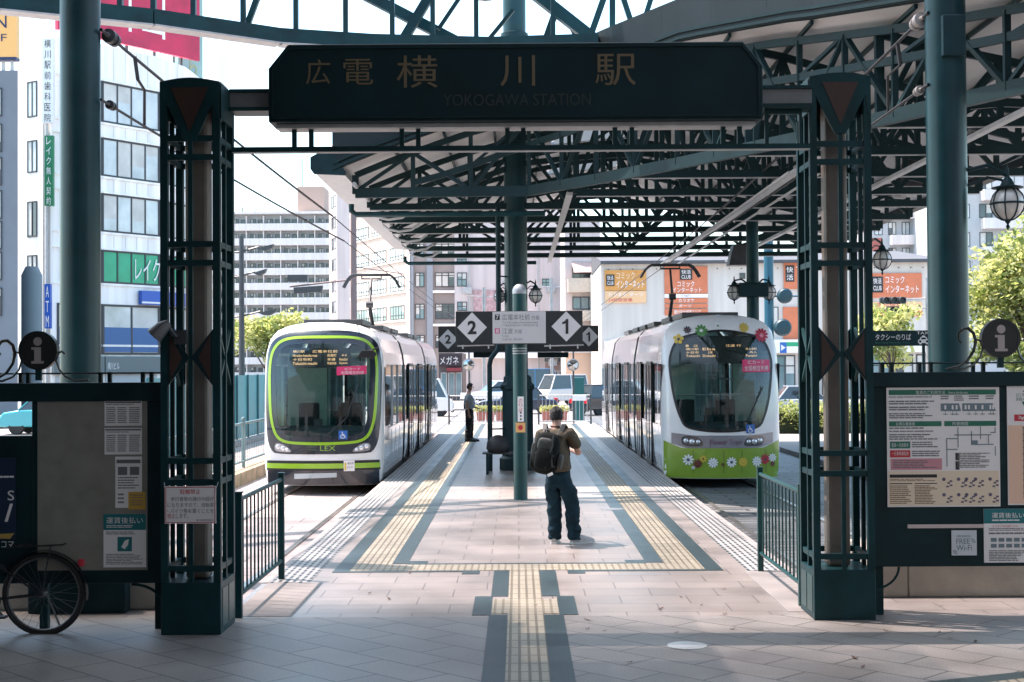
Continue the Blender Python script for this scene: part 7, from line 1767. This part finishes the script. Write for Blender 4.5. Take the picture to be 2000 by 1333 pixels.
xx = P(10, 800, 53).x; car('parked_car', 'turquoise hatchback seen through the gap of the shaded board', 'car', (xx + 1.75, 53, -.16), math.pi, 3.5, 1.5, 1.6, paint('turquoise', (0.03, 0.33, 0.38)))
xx = P(886, 800, 73).x; car('delivery_van', 'white van half hidden behind the lime framed tram', 'van', (xx - 1.7, 73, GZ), 0, 3.4, 1.5, 1.9, paint('white', (.75, .75, .75)), 'van')
xx = P(928, 800, 76).x; car('sedan', 'dark blue saloon car behind the platform column', 'car', (xx + 2.2, 76, GZ), math.pi, 4.4, 1.7, 1.42, paint('navy', (.02, .04, .07)), 'sedan')
xx = P(968, 760, 92).x; car('sedan', 'white car behind the dark blue saloon', 'car', (xx, 92, -.16), rad(200), 4.3, 1.7, 1.45, paint('white', (.75, .75, .75)), 'sedan')
xx = P(1097, 760, 88).x; car('delivery_van', 'white van in plain sight between the post and the street cabinet', 'van', (xx, 88, -.16), rad(215), 3.2, 1.45, 1.85, paint('pale', (.5, .5, .5)), 'van')
xx = P(1165, 760, 74).x; car('hatchback', 'dark hatchback with red tail lights next to the daisy tram', 'car', (xx + .6, 74, GZ), rad(35), 3.9, 1.65, 1.55, paint('dark', (.015, .018, .025)))
xx = P(1054, 745, 96).x; car('delivery_van', 'blue van behind the head of the column', 'van', (xx, 97, -.16), 0, 3.4, 1.5, 2.2, paint('blue', (.02, .12, .26)), 'van')
xx = P(1560, 740, 72).x; car('sedan', 'grey car beyond the hedge beside the gate pillar', 'car', (xx + .4, 72, GZ), 0, 4.4, 1.7, 1.45, paint('silver', (.30, .33, .36)), 'sedan')
# ================================================================= people
SKIN = mat('skin', (0.46, 0.27, 0.20), .55, 0, .08, 12); HAIR = mat('black_hair', (0.012, 0.010, 0.010), .5, 0, .3, 40, .6)
def skin_mesh(name, verts, edges, radii, m, parent, sub=2, smoothen=True, root=0):
    """continuous surface grown on a skeleton"""
    org = ORG[parent.name] if parent is not None else Vector((0, 0, 0))
    me = bpy.data.meshes.new(name + '_skeleton'); me.from_pydata([tuple(Vector(v) - org) for v in verts], edges, [])
    ob = bpy.data.objects.new(name + '_skeleton', me); COL.objects.link(ob)
    sk = ob.modifiers.new('s', 'SKIN'); sk.branch_smoothing = 0.6
    lay = me.skin_vertices[0].data
    for i, r in enumerate(radii): lay[i].radius = r if isinstance(r, (tuple, list)) else (r, r)
    lay[root].use_root = True
    ss = ob.modifiers.new('d', 'SUBSURF'); ss.levels = sub; ss.render_levels = sub
    dg_ = bpy.context.evaluated_depsgraph_get(); me2 = bpy.data.meshes.new_from_object(ob.evaluated_get(dg_)); bpy.data.objects.remove(ob); bpy.data.meshes.remove(me)
    me2.name = name; me2.materials.clear(); me2.materials.append(m); me2.polygons.foreach_set('use_smooth', [True] * len(me2.polygons))
    o = bpy.data.objects.new(name, me2); COL.objects.link(o); o.parent = parent; ORG[o.name] = org; return o
def wrinkle(o, amp, fx, fz, seed=0.0):
    """cloth folds: push the surface in and out"""
    from mathutils import noise
    me = o.data; nn = [v.normal.copy() for v in me.vertices]
    for v, n_ in zip(me.vertices, nn):
        p = Vector((v.co.x * fx + seed, v.co.y * fx, v.co.z * fz)); v.co += n_ * amp * (noise.noise(p) + .6 * noise.noise(p * 2.3))
    me.update(); return o
def chain(V, E, R, pts, start=None):
    prev = start; ids = []
    for p, r in pts:
        V.append(p); R.append(r); i = len(V) - 1; ids.append(i)
        if prev is not None: E.append((prev, i))
        prev = i
    return ids
def hand(V, E, R, wrist_id, w_, fwd, side, up, curl=.5, s=1.0):
    """palm, four bent fingers of different length and a thumb from the side of the palm"""
    w_, fwd, side, up = Vector(w_), Vector(fwd).normalized(), Vector(side).normalized(), Vector(up).normalized()
    palm = w_ + fwd * .05 * s; pid = chain(V, E, R, [(palm, .024 * s)], wrist_id)[0]
    for k, (off, ln) in enumerate(((-.027, .062), (-.009, .072), (.009, .068), (.026, .052))):
        kn = palm + fwd * .042 * s + side * off * s; a = kn + (fwd * (1 - .35 * curl) - up * .6 * curl).normalized() * ln * .5 * s; c = a + (fwd * (1 - 1.2 * curl) - up * 1.3 * curl).normalized() * ln * .55 * s
        chain(V, E, R, [(kn, .0105 * s), (a, .009 * s), (c, .0075 * s)], pid)
    tb = w_ + fwd * .03 * s - side * .03 * s; chain(V, E, R, [(tb, .012 * s), (tb + (fwd - side * .6).normalized() * .035 * s, .010 * s), (tb + (fwd - side * .15 - up * .4).normalized() * .062 * s, .0085 * s)], pid)
def shoe(name, p, d, m, parent, ms):
    """shoe with sole; p heel ground point, d forward"""
    p = Vector(p); d = Vector(d).normalized(); sd = Vector((d.y, -d.x, 0)); b = MB(); ms_ = MB()
    def ring(t, w, h, z0): return [p + d * t + sd * w * math.cos(a) + Vector((0, 0, z0 + h * math.sin(a))) for a in [k * math.pi / 6 for k in range(7)]]
    secs = [(-.04, .034, .05), (0, .042, .085), (.06, .044, .10), (.13, .048, .09), (.20, .054, .066), (.26, .048, .05), (.30, .026, .034)]
    vs = []; fs = []
    for (t, w, h) in secs: vs += ring(t, w, h, .022)
    for i in range(len(secs) - 1):
        for k in range(6): a = i * 7 + k; fs.append((a, a + 1, a + 8, a + 7))
    fs += [tuple(range(7)), tuple(range(len(vs) - 1, len(vs) - 8, -1))]
    o = b.add(vs, fs).build(name, m, parent, smooth=60)
    pl = [(-.046, -.034), (0, -.048), (.13, -.052), (.21, -.058), (.28, -.036), (.308, 0), (.28, .036), (.21, .058), (.13, .052), (0, .048), (-.046, .034)]
    q = [p + d * t + sd * w for t, w in pl]; n = len(q)
    ms_.add([v + Vector((0, 0, .0)) for v in q] + [v + Vector((0, 0, .026)) for v in q], [tuple(range(n)), tuple(range(2 * n - 1, n - 1, -1))] + [(i, (i + 1) % n, (i + 1) % n + n, i + n) for i in range(n)]); ms_.build('sole', ms, o)
def head(parent, c, yaw, tilt, r=.098):
    """face, ears and hair as separate children; c centre of the skull, yaw 0 looks +y"""
    Mx = Matrix.Translation(Vector(c)) @ Matrix.Rotation(yaw, 4, 'Z') @ Matrix.Rotation(-tilt, 4, 'X')
    T_ = lambda x, y, z: Mx @ Vector((x, y, z))
    b = MB()
    for s in (-1, 1): b.lathe([(0, -.012), (.012, -.006), (.013, 0), (0, .012)], T_(s * .034, .088, .005), 8, 'Y')
    b.build('eyes', INK, parent, smooth=60)
    b = MB(); b.add([T_(0, .098, .02), T_(-.016, .098, -.028), T_(.016, .098, -.028), T_(0, .124, -.026), T_(0, .1, -.04)], [(0, 1, 3), (0, 3, 2), (1, 4, 3), (3, 4, 2)]); b.build('nose', SKIN, parent, smooth=60)
    b = MB(); b.add([T_(-.025, .093, -.058), T_(0, .1, -.054), T_(.025, .093, -.058), T_(0, .098, -.066)], [(0, 1, 2, 3)]); b.build('mouth', mat('lips', (.3, .1, .09), .5), parent)
    for s in (-1, 1):
        b = MB(); b.lathe([(0, -.008), (.02, -.008), (.027, 0), (.018, .008), (0, .006)], T_(s * .083, -.005, -.005), 12, 'X'); b.build('ear', SKIN, parent, smooth=60)
    return T_
def hair_cap(parent, T_, r, front=.35, back=-.62, n=26, mm=18, rng=None):
    rng = rng or random.Random(1); b = MB(); vs = []; fs = []
    for i in range(mm + 1):
        for k in range(n):
            t = 2 * math.pi * k / n; fr_ = math.sin(t)              # +1 front
            lo = back + (front - back) * max(0, min(1, (fr_ + .35) / 1.1)); ph = math.pi / 2 - (math.pi / 2 - math.asin(max(-.95, min(.95, lo)))) * i / mm
            rr = r * (1.06 + .02 * rng.uniform(-1, 1)) + (.012 * rng.random() if i < mm * .5 else 0)
            vs.append(T_(rr * .86 * math.cos(ph) * math.cos(t), rr * 1.03 * math.cos(ph) * math.sin(t), rr * 1.12 * math.sin(ph)))
    for i in range(mm):
        for k in range(n): a, c = i * n + k, i * n + (k + 1) % n; fs.append((a, c, c + n, a + n))
    b.add(vs, fs)
    for _ in range(420):                                            # short tufts
        t = rng.random() * 6.28; ph = rng.uniform(-.35, 1.4)
        if math.sin(ph) < back + (front - back) * max(0, min(1, (math.sin(t) + .35) / 1.1)): continue
        d = Vector((math.cos(ph) * math.cos(t) * .86, math.cos(ph) * math.sin(t) * 1.03, math.sin(ph) * 1.12)); p = d * r * 1.05; q = d * r * 1.05 + Vector((rng.uniform(-.02, .02), rng.uniform(-.03, .01), .0)) + d * .012
        s = Vector((-math.sin(t), math.cos(t), 0)) * .006; b.add([T_(*(p - s)), T_(*(p + s)), T_(*q)], [(0, 1, 2)])
    b.build('hair', HAIR, parent, smooth=70)

# ---------------------------------------------------------------- man with the backpack, seen from behind
fl_, fr2 = G(1083, 1062), G(1124, 1061); Ym = fl_.y; k = 1.0
mx_ = P(1088, 900, Ym).x; mz = lambda py: P(1088, py, Ym).z
man = thing('person', 'man in an olive t-shirt and dark jeans looking down at something in his hands', 'person', (mx_, Ym, 0))
xl_, xrr = fl_.x, fr2.x - .02
pel = (mx_ + .01, Ym, .95); sp1 = (mx_, Ym - .01, 1.10); sp2 = (mx_ - .015, Ym - .02, 1.26); ch = (mx_ - .02, Ym - .01, 1.38); nk = (mx_ - .015, Ym + .03, 1.485); hb = (mx_ - .015, Ym + .06, 1.545); hc_ = Vector((mx_ - .02, Ym + .085, 1.62))
V, E_, R = [], [], []
i0 = chain(V, E_, R, [(pel, (.12, .09)), (sp1, (.12, .085)), (sp2, (.12, .085)), (ch, (.11, .085)), (nk, .06), (hb, .062), (hc_ + Vector((0, .0, .0)), (.083, .098)), (hc_ + Vector((0, -.008, .055)), (.07, .082))])
shl, shr = (mx_ - .19, Ym + .0, 1.41), (mx_ + .165, Ym + .0, 1.40)
ell, elr = (mx_ - .27, Ym + .10, 1.13), (mx_ + .265, Ym + .10, 1.14)
wrl, wrr = (mx_ - .10, Ym + .34, 1.17), (mx_ + .10, Ym + .34, 1.17)
a = chain(V, E_, R, [(shl, .045), ((mx_ - .24, Ym + .05, 1.26), .045), (ell, .042), ((mx_ - .2, Ym + .24, 1.15), .037), (wrl, .026)], i0[3]); hand(V, E_, R, a[-1], wrl, (.5, .8, .1), (.8, -.5, 0), (0, 0, 1), .7)
a = chain(V, E_, R, [(shr, .045), ((mx_ + .22, Ym + .05, 1.26), .045), (elr, .042), ((mx_ + .2, Ym + .24, 1.15), .037), (wrr, .026)], i0[3]); hand(V, E_, R, a[-1], wrr, (-.5, .8, .1), (.8, .5, 0), (0, 0, 1), .7)
hl, hr = (mx_ - .085, Ym, .88), (mx_ + .10, Ym, .88)
knl, knr = (xl_ + .005, Ym + .02, .49), (xrr - .015, Ym + .02, .49)
anl, anr = (xl_ + .01, Ym - .01, .09), (xrr + .01, Ym - .01, .09)
for h2, k2_, a2, s in ((hl, knl, anl, -1), (hr, knr, anr, 1)): chain(V, E_, R, [(h2, .06), (k2_, .045), ((k2_[0], Ym - .015, .3), .04), (a2, .035), ((a2[0] + .02 * s, Ym + .12, .05), .035)], i0[0])
skin_mesh('body', V, E_, R, SKIN, man)
# t-shirt
V, E_, R = [], [], []
TSH = mat('olive_tshirt', (0.062, 0.048, 0.028), .85, 0, .2, 14, .4, bscale=30)
i1 = chain(V, E_, R, [((mx_ + .008, Ym, .90), (.235, .19)), ((mx_ + .005, Ym, .99), (.235, .19)), (sp1, (.232, .185)), (sp2, (.23, .175)), (ch, (.215, .155)), ((mx_ - .015, Ym + .015, 1.445), .10), ((mx_ - .015, Ym + .025, 1.475), .068)])
chain(V, E_, R, [(shl, .098), ((mx_ - .225, Ym + .035, 1.31), .09), ((mx_ - .25, Ym + .06, 1.20), .085)], i1[4]); chain(V, E_, R, [(shr, .10), ((mx_ + .205, Ym + .035, 1.31), .09), ((mx_ + .245, Ym + .06, 1.19), .085)], i1[4])
wrinkle(skin_mesh('tshirt', V, E_, R, TSH, man, sub=3), .014, 9, 9, 3.0)
# jeans
V, E_, R = [], [], []
JN = mat('dark_jeans', (0.008, 0.028, 0.042), .85, 0, .45, 9, .6, bscale=22, spec=.2)
i1 = chain(V, E_, R, [((mx_ + .01, Ym, .985), (.205, .165)), ((mx_ + .01, Ym, .90), (.215, .178)), ((mx_ + .01, Ym, .83), (.195, .17))])
for h2, k2_, a2, s in ((hl, knl, anl, -1), (hr, knr, anr, 1)): chain(V, E_, R, [((h2[0], Ym, .76), (.128, .138)), ((h2[0] * .5 + k2_[0] * .5, Ym + .01, .64), (.122, .125)), (k2_, .100), ((k2_[0] + .006 * s, Ym, .40), .104), ((k2_[0] - .006 * s, Ym - .014, .27), .088), ((a2[0] + .004 * s, Ym - .005, .17), .098), ((a2[0] - .004, Ym - .012, .11), .086), ((a2[0], Ym, .065), .094), ((a2[0], Ym, .045), .084)], i1[2])
wrinkle(skin_mesh('jeans', V, E_, R, JN, man, sub=3), .016, 6, 13)
SHW = mat('pale_trainers', (.42, .40, .38), .6, 0, .15, 20); SOL = mat('white_sole', (.62, .60, .57), .6)
shoe('shoe', (anl[0] - .005, Ym - .05, .0), (-.12, 1, 0), SHW, man, SOL); shoe('shoe', (anr[0], Ym - .03, .0), (.75, .75, 0), SHW, man, SOL)
T_ = head(man, hc_, 0, -.35); hair_cap(man, T_, .093, .35, -.38)
# phone held in both hands
b = MB(); b.box(mx_ - .035, mx_ + .035, Ym + .40, Ym + .41, 1.13, 1.27); phone = b.build('phone', INK, bevel=.004); tag(phone, 'small dark phone held in the hands of the man with the backpack', 'phone')
# backpack on his back, slung a little to one side
bp_ = thing('backpack', 'bulging black backpack worn by the man in the olive t-shirt', 'backpack', (mx_ - .08, Ym - .2, .95))
BPK = mat('backpack_black', (0.006, 0.008, 0.008), .75, 0, .3, 18, .4, bscale=60, spec=.15); BPG = mat('backpack_grey', (.022, .027, .026), .55, 0, .3, 20)
def sack(name, c, hx, hy, hz, m, parent, tilt=0.0, n=3.2, flat=0.0):
    b = MB(); vs = []; fs = []; A, B_ = 18, 28; c = Vector(c); Rm = Matrix.Rotation(tilt, 3, 'Y')
    sp = lambda v: math.copysign(abs(v) ** (2 / n), v)
    for i in range(A + 1):
        ph = -math.pi / 2 + math.pi * i / A
        for k in range(B_):
            t = 2 * math.pi * k / B_; q = Vector((hx * sp(math.cos(ph)) * sp(math.cos(t)), hy * sp(math.cos(ph)) * sp(math.sin(t)), hz * sp(math.sin(ph))))
            q.x *= 1 + .05 * math.sin(9 * q.z + 3 * q.x * 9); q.y *= 1 + .10 * math.sin(11 * q.z + 2) - .25 * (q.z / hz if q.z > 0 else 0)
            vs.append(c + Rm @ q)
    for i in range(A):
        for k in range(B_): a, d = i * B_ + k, i * B_ + (k + 1) % B_; fs.append((a, d, d + B_, a + B_))
    return b.add(vs, fs).build(name, m, parent, smooth=70)
bc = (mx_ - .085, Ym - .235, 1.155)
main = sack('main_pack', bc, .165, .115, .265, BPK, bp_, .16)
sack('front_pocket', (mx_ - .09, Ym - .355, 1.10), .115, .055, .15, BPK, bp_, .16); sack('upper_pocket', (mx_ - .075, Ym - .345, 1.27), .10, .04, .085, BPG, bp_, .16)
sack('side_pocket', (mx_ - .245, Ym - .24, 1.08), .045, .075, .12, BPK, bp_, .16); sack('bottle', (mx_ - .245, Ym - .245, 1.2), .032, .032, .10, BPG, bp_, .16); sack('side_pocket', (mx_ + .09, Ym - .24, 1.05), .035, .07, .10, BPG, bp_, .16)
b = MB()
for q in (((-.16, -.33, 1.42), (-.11, -.385, 1.2), (-.06, -.40, .98)), ((.03, -.33, 1.40), (-.0, -.385, 1.2), (.02, -.39, .99))): b.tube([(mx_ + p[0], Ym + p[1], p[2]) for p in q], .011, 5)
b.tube([(mx_ - .20, Ym - .37, 1.17), (mx_ + .04, Ym - .385, 1.13)], .010, 5); b.tube([(mx_ - .19, Ym - .36, 1.02), (mx_ + .05, Ym - .37, 1.0)], .010, 5)
b.build('webbing', BPG, bp_, smooth=50)
b = MB()
for (q) in (((-.12, -.16, 1.38), (-.14, -.05, 1.515), (-.155, .08, 1.46), (-.15, .12, 1.30), (-.17, .05, 1.15), (-.17, -.12, 1.02)), ((.06, -.16, 1.37), (.10, -.04, 1.51), (.105, .09, 1.46), (.10, .13, 1.30), (.13, .08, 1.12), (.14, -.12, 1.0))):
    for p0, p1 in zip(q, q[1:]): b.bar((mx_ + p0[0], Ym + p0[1], p0[2]), (mx_ + p1[0], Ym + p1[1], p1[2]), .055, .016, (0, 1, .3))
b.build('shoulder_strap', BPG, bp_, bevel=.004)
b = MB(); b.tube([(mx_ - .05, Ym - .2, 1.405), (mx_ - .06, Ym - .22, 1.45), (mx_ - .1, Ym - .22, 1.45), (mx_ - .11, Ym - .2, 1.405)], .010, 6); b.build('top_handle', BPG, bp_)
b = MB(); c0 = P(1090, 928, Ym - .42); b.bar((c0.x - .035, Ym - .40, c0.z - .012), (c0.x + .03, Ym - .40, c0.z + .018), .012, .035); b.build('white_tag', PAPER, bp_)

# the man is turned a little to the right
TURN = Matrix.Rotation(-0.24, 4, 'Z'); c0 = Vector((mx_ + .012, Ym, 0))
for o in (man, bp_, phone):
    o.location = c0 + TURN @ (Vector(o.location) - c0); o.rotation_euler.z = -0.24
# ---------------------------------------------------------------- attendant standing at the platform edge, seen from the side
f0 = G(917, 863); Ya = f0.y; ax = f0.x
att = thing('person', 'attendant in a pale blue shirt and dark trousers standing sideways on the platform', 'person', (ax, Ya, 0))
V, E_, R = [], [], []
i0 = chain(V, E_, R, [((ax - .01, Ya, .96), (.08, .11)), ((ax + .0, Ya, 1.12), (.08, .11)), ((ax - .01, Ya, 1.28), (.08, .11)), ((ax - .02, Ya, 1.40), (.075, .11)), ((ax - .0, Ya, 1.50), .058), ((ax + .02, Ya, 1.55), .06), ((ax + .03, Ya, 1.63), (.095, .082)), ((ax + .025, Ya, 1.68), (.08, .07))])
for s in (-1, 1):
    wr = (ax + (-.0 if s < 0 else .22), Ya + s * .23, .86 if s < 0 else 1.0)
    a = chain(V, E_, R, [((ax - .02, Ya + s * .19, 1.41), .06), ((ax - .05, Ya + s * .22, 1.25), .048), ((ax - .06, Ya + s * .24, 1.10), .042), ((ax - (.03 if s < 0 else -.1), Ya + s * .24, .98 if s < 0 else 1.04), .036), (wr, .027)], i0[3]); hand(V, E_, R, a[-1], wr, (.2 if s < 0 else .9, 0, -1 if s < 0 else -.2), (1, 0, .2) if s < 0 else (0, 1, 0), (0, s, 0), .35)
    chain(V, E_, R, [((ax, Ya + s * .09, .87), .085), ((ax + .01 + .02 * s, Ya + s * .10, .5), .058), ((ax - .01 + .03 * s, Ya + s * .10, .28), .05), ((ax - .01 + .04 * s, Ya + s * .10, .09), .04), ((ax + .1 + .04 * s, Ya + s * .11, .05), .034)], i0[0])
skin_mesh('body', V, E_, R, SKIN, att)
V, E_, R = [], [], []; i1 = chain(V, E_, R, [((ax - .01, Ya, .97), (.17, .2)), ((ax + .0, Ya, 1.12), (.175, .2)), ((ax - .01, Ya, 1.28), (.175, .2)), ((ax - .02, Ya, 1.40), (.155, .19)), ((ax - .005, Ya, 1.46), .095), ((ax, Ya, 1.49), .066)])
for s in (-1, 1): chain(V, E_, R, [((ax - .02, Ya + s * .19, 1.41), .095), ((ax - .04, Ya + s * .215, 1.3), .085), ((ax - .055, Ya + s * .225, 1.18), .082)], i1[3])
wrinkle(skin_mesh('shirt', V, E_, R, mat('pale_blue_shirt', (.42, .50, .58), .8, 0, .12, 14, .3, bscale=30), att, sub=3), .014, 9, 10, 5.0)
V, E_, R = [], [], []; i1 = chain(V, E_, R, [((ax - .01, Ya, 1.0), (.15, .185)), ((ax - .01, Ya, .92), (.16, .19)), ((ax, Ya, .85), (.15, .18))])
for s in (-1, 1): chain(V, E_, R, [((ax + .01 * s, Ya + s * .09, .76), (.13, .12)), ((ax + .01 + .02 * s, Ya + s * .10, .5), .105), ((ax - .01 + .03 * s, Ya + s * .10, .28), .098), ((ax - .01 + .04 * s, Ya + s * .10, .08), .092), ((ax - .01 + .04 * s, Ya + s * .10, .045), .085)], i1[2])
wrinkle(skin_mesh('trousers', V, E_, R, mat('navy_trousers', (.014, .018, .026), .8, 0, .2, 10, .3), att, sub=3), .014, 6, 13, 7.0)
for s in (-1, 1): shoe('shoe', (ax - .05 + .04 * s, Ya + s * .10, 0), (1, .1 * s, 0), mat('black_shoes', (.02, .02, .02), .3), att, BLACK)
T_ = head(att, (ax + .03, Ya, 1.635), -math.pi / 2, 0); hair_cap(att, T_, .098, .45, -.5)
b = MB(); b.box(ax - .17, ax - .10, Ya - .1, Ya + .1, .98, 1.16); tag(b.build('waist_pouch', BLACK, bevel=.02), 'small black pouch at the back of the attendant', 'pouch')
# ---------------------------------------------------------------- driver, a dark figure on the seat behind the lime framed windscreen
dx, dy = TL.xc + .35, TL.y0 + 1.85
dr = thing('person', 'driver in dark clothes sitting behind the lime framed windscreen', 'person', (dx, dy, .8))
V, E_, R = [], [], []
i0 = chain(V, E_, R, [((dx, dy, .95), (.16, .13)), ((dx, dy - .03, 1.15), (.16, .12)), ((dx, dy - .03, 1.36), (.16, .12)), ((dx, dy - .04, 1.52), .06), ((dx, dy - .06, 1.63), (.085, .098)), ((dx, dy - .06, 1.70), (.07, .08))])
for s in (-1, 1):
    wr = (dx + s * .18, dy - .55, 1.08); a = chain(V, E_, R, [((dx + s * .19, dy - .03, 1.40), .065), ((dx + s * .25, dy - .12, 1.16), .05), ((dx + s * .22, dy - .35, 1.06), .04), (wr, .028)], i0[2]); hand(V, E_, R, a[-1], wr, (0, -1, -.1), (1, 0, 0), (0, 0, 1), .6)
    chain(V, E_, R, [((dx + s * .1, dy - .1, .93), .09), ((dx + s * .14, dy - .48, .93), .07), ((dx + s * .14, dy - .5, .5), .05), ((dx + s * .14, dy - .52, .14), .04), ((dx + s * .14, dy - .66, .10), .035)], i0[0])
skin_mesh('body', V, E_, R, mat('driver_uniform', (.012, .014, .018), .8), dr)
T_ = head(dr, (dx, dy - .06, 1.64), math.pi, 0); hair_cap(dr, T_, .098, .4, -.5)
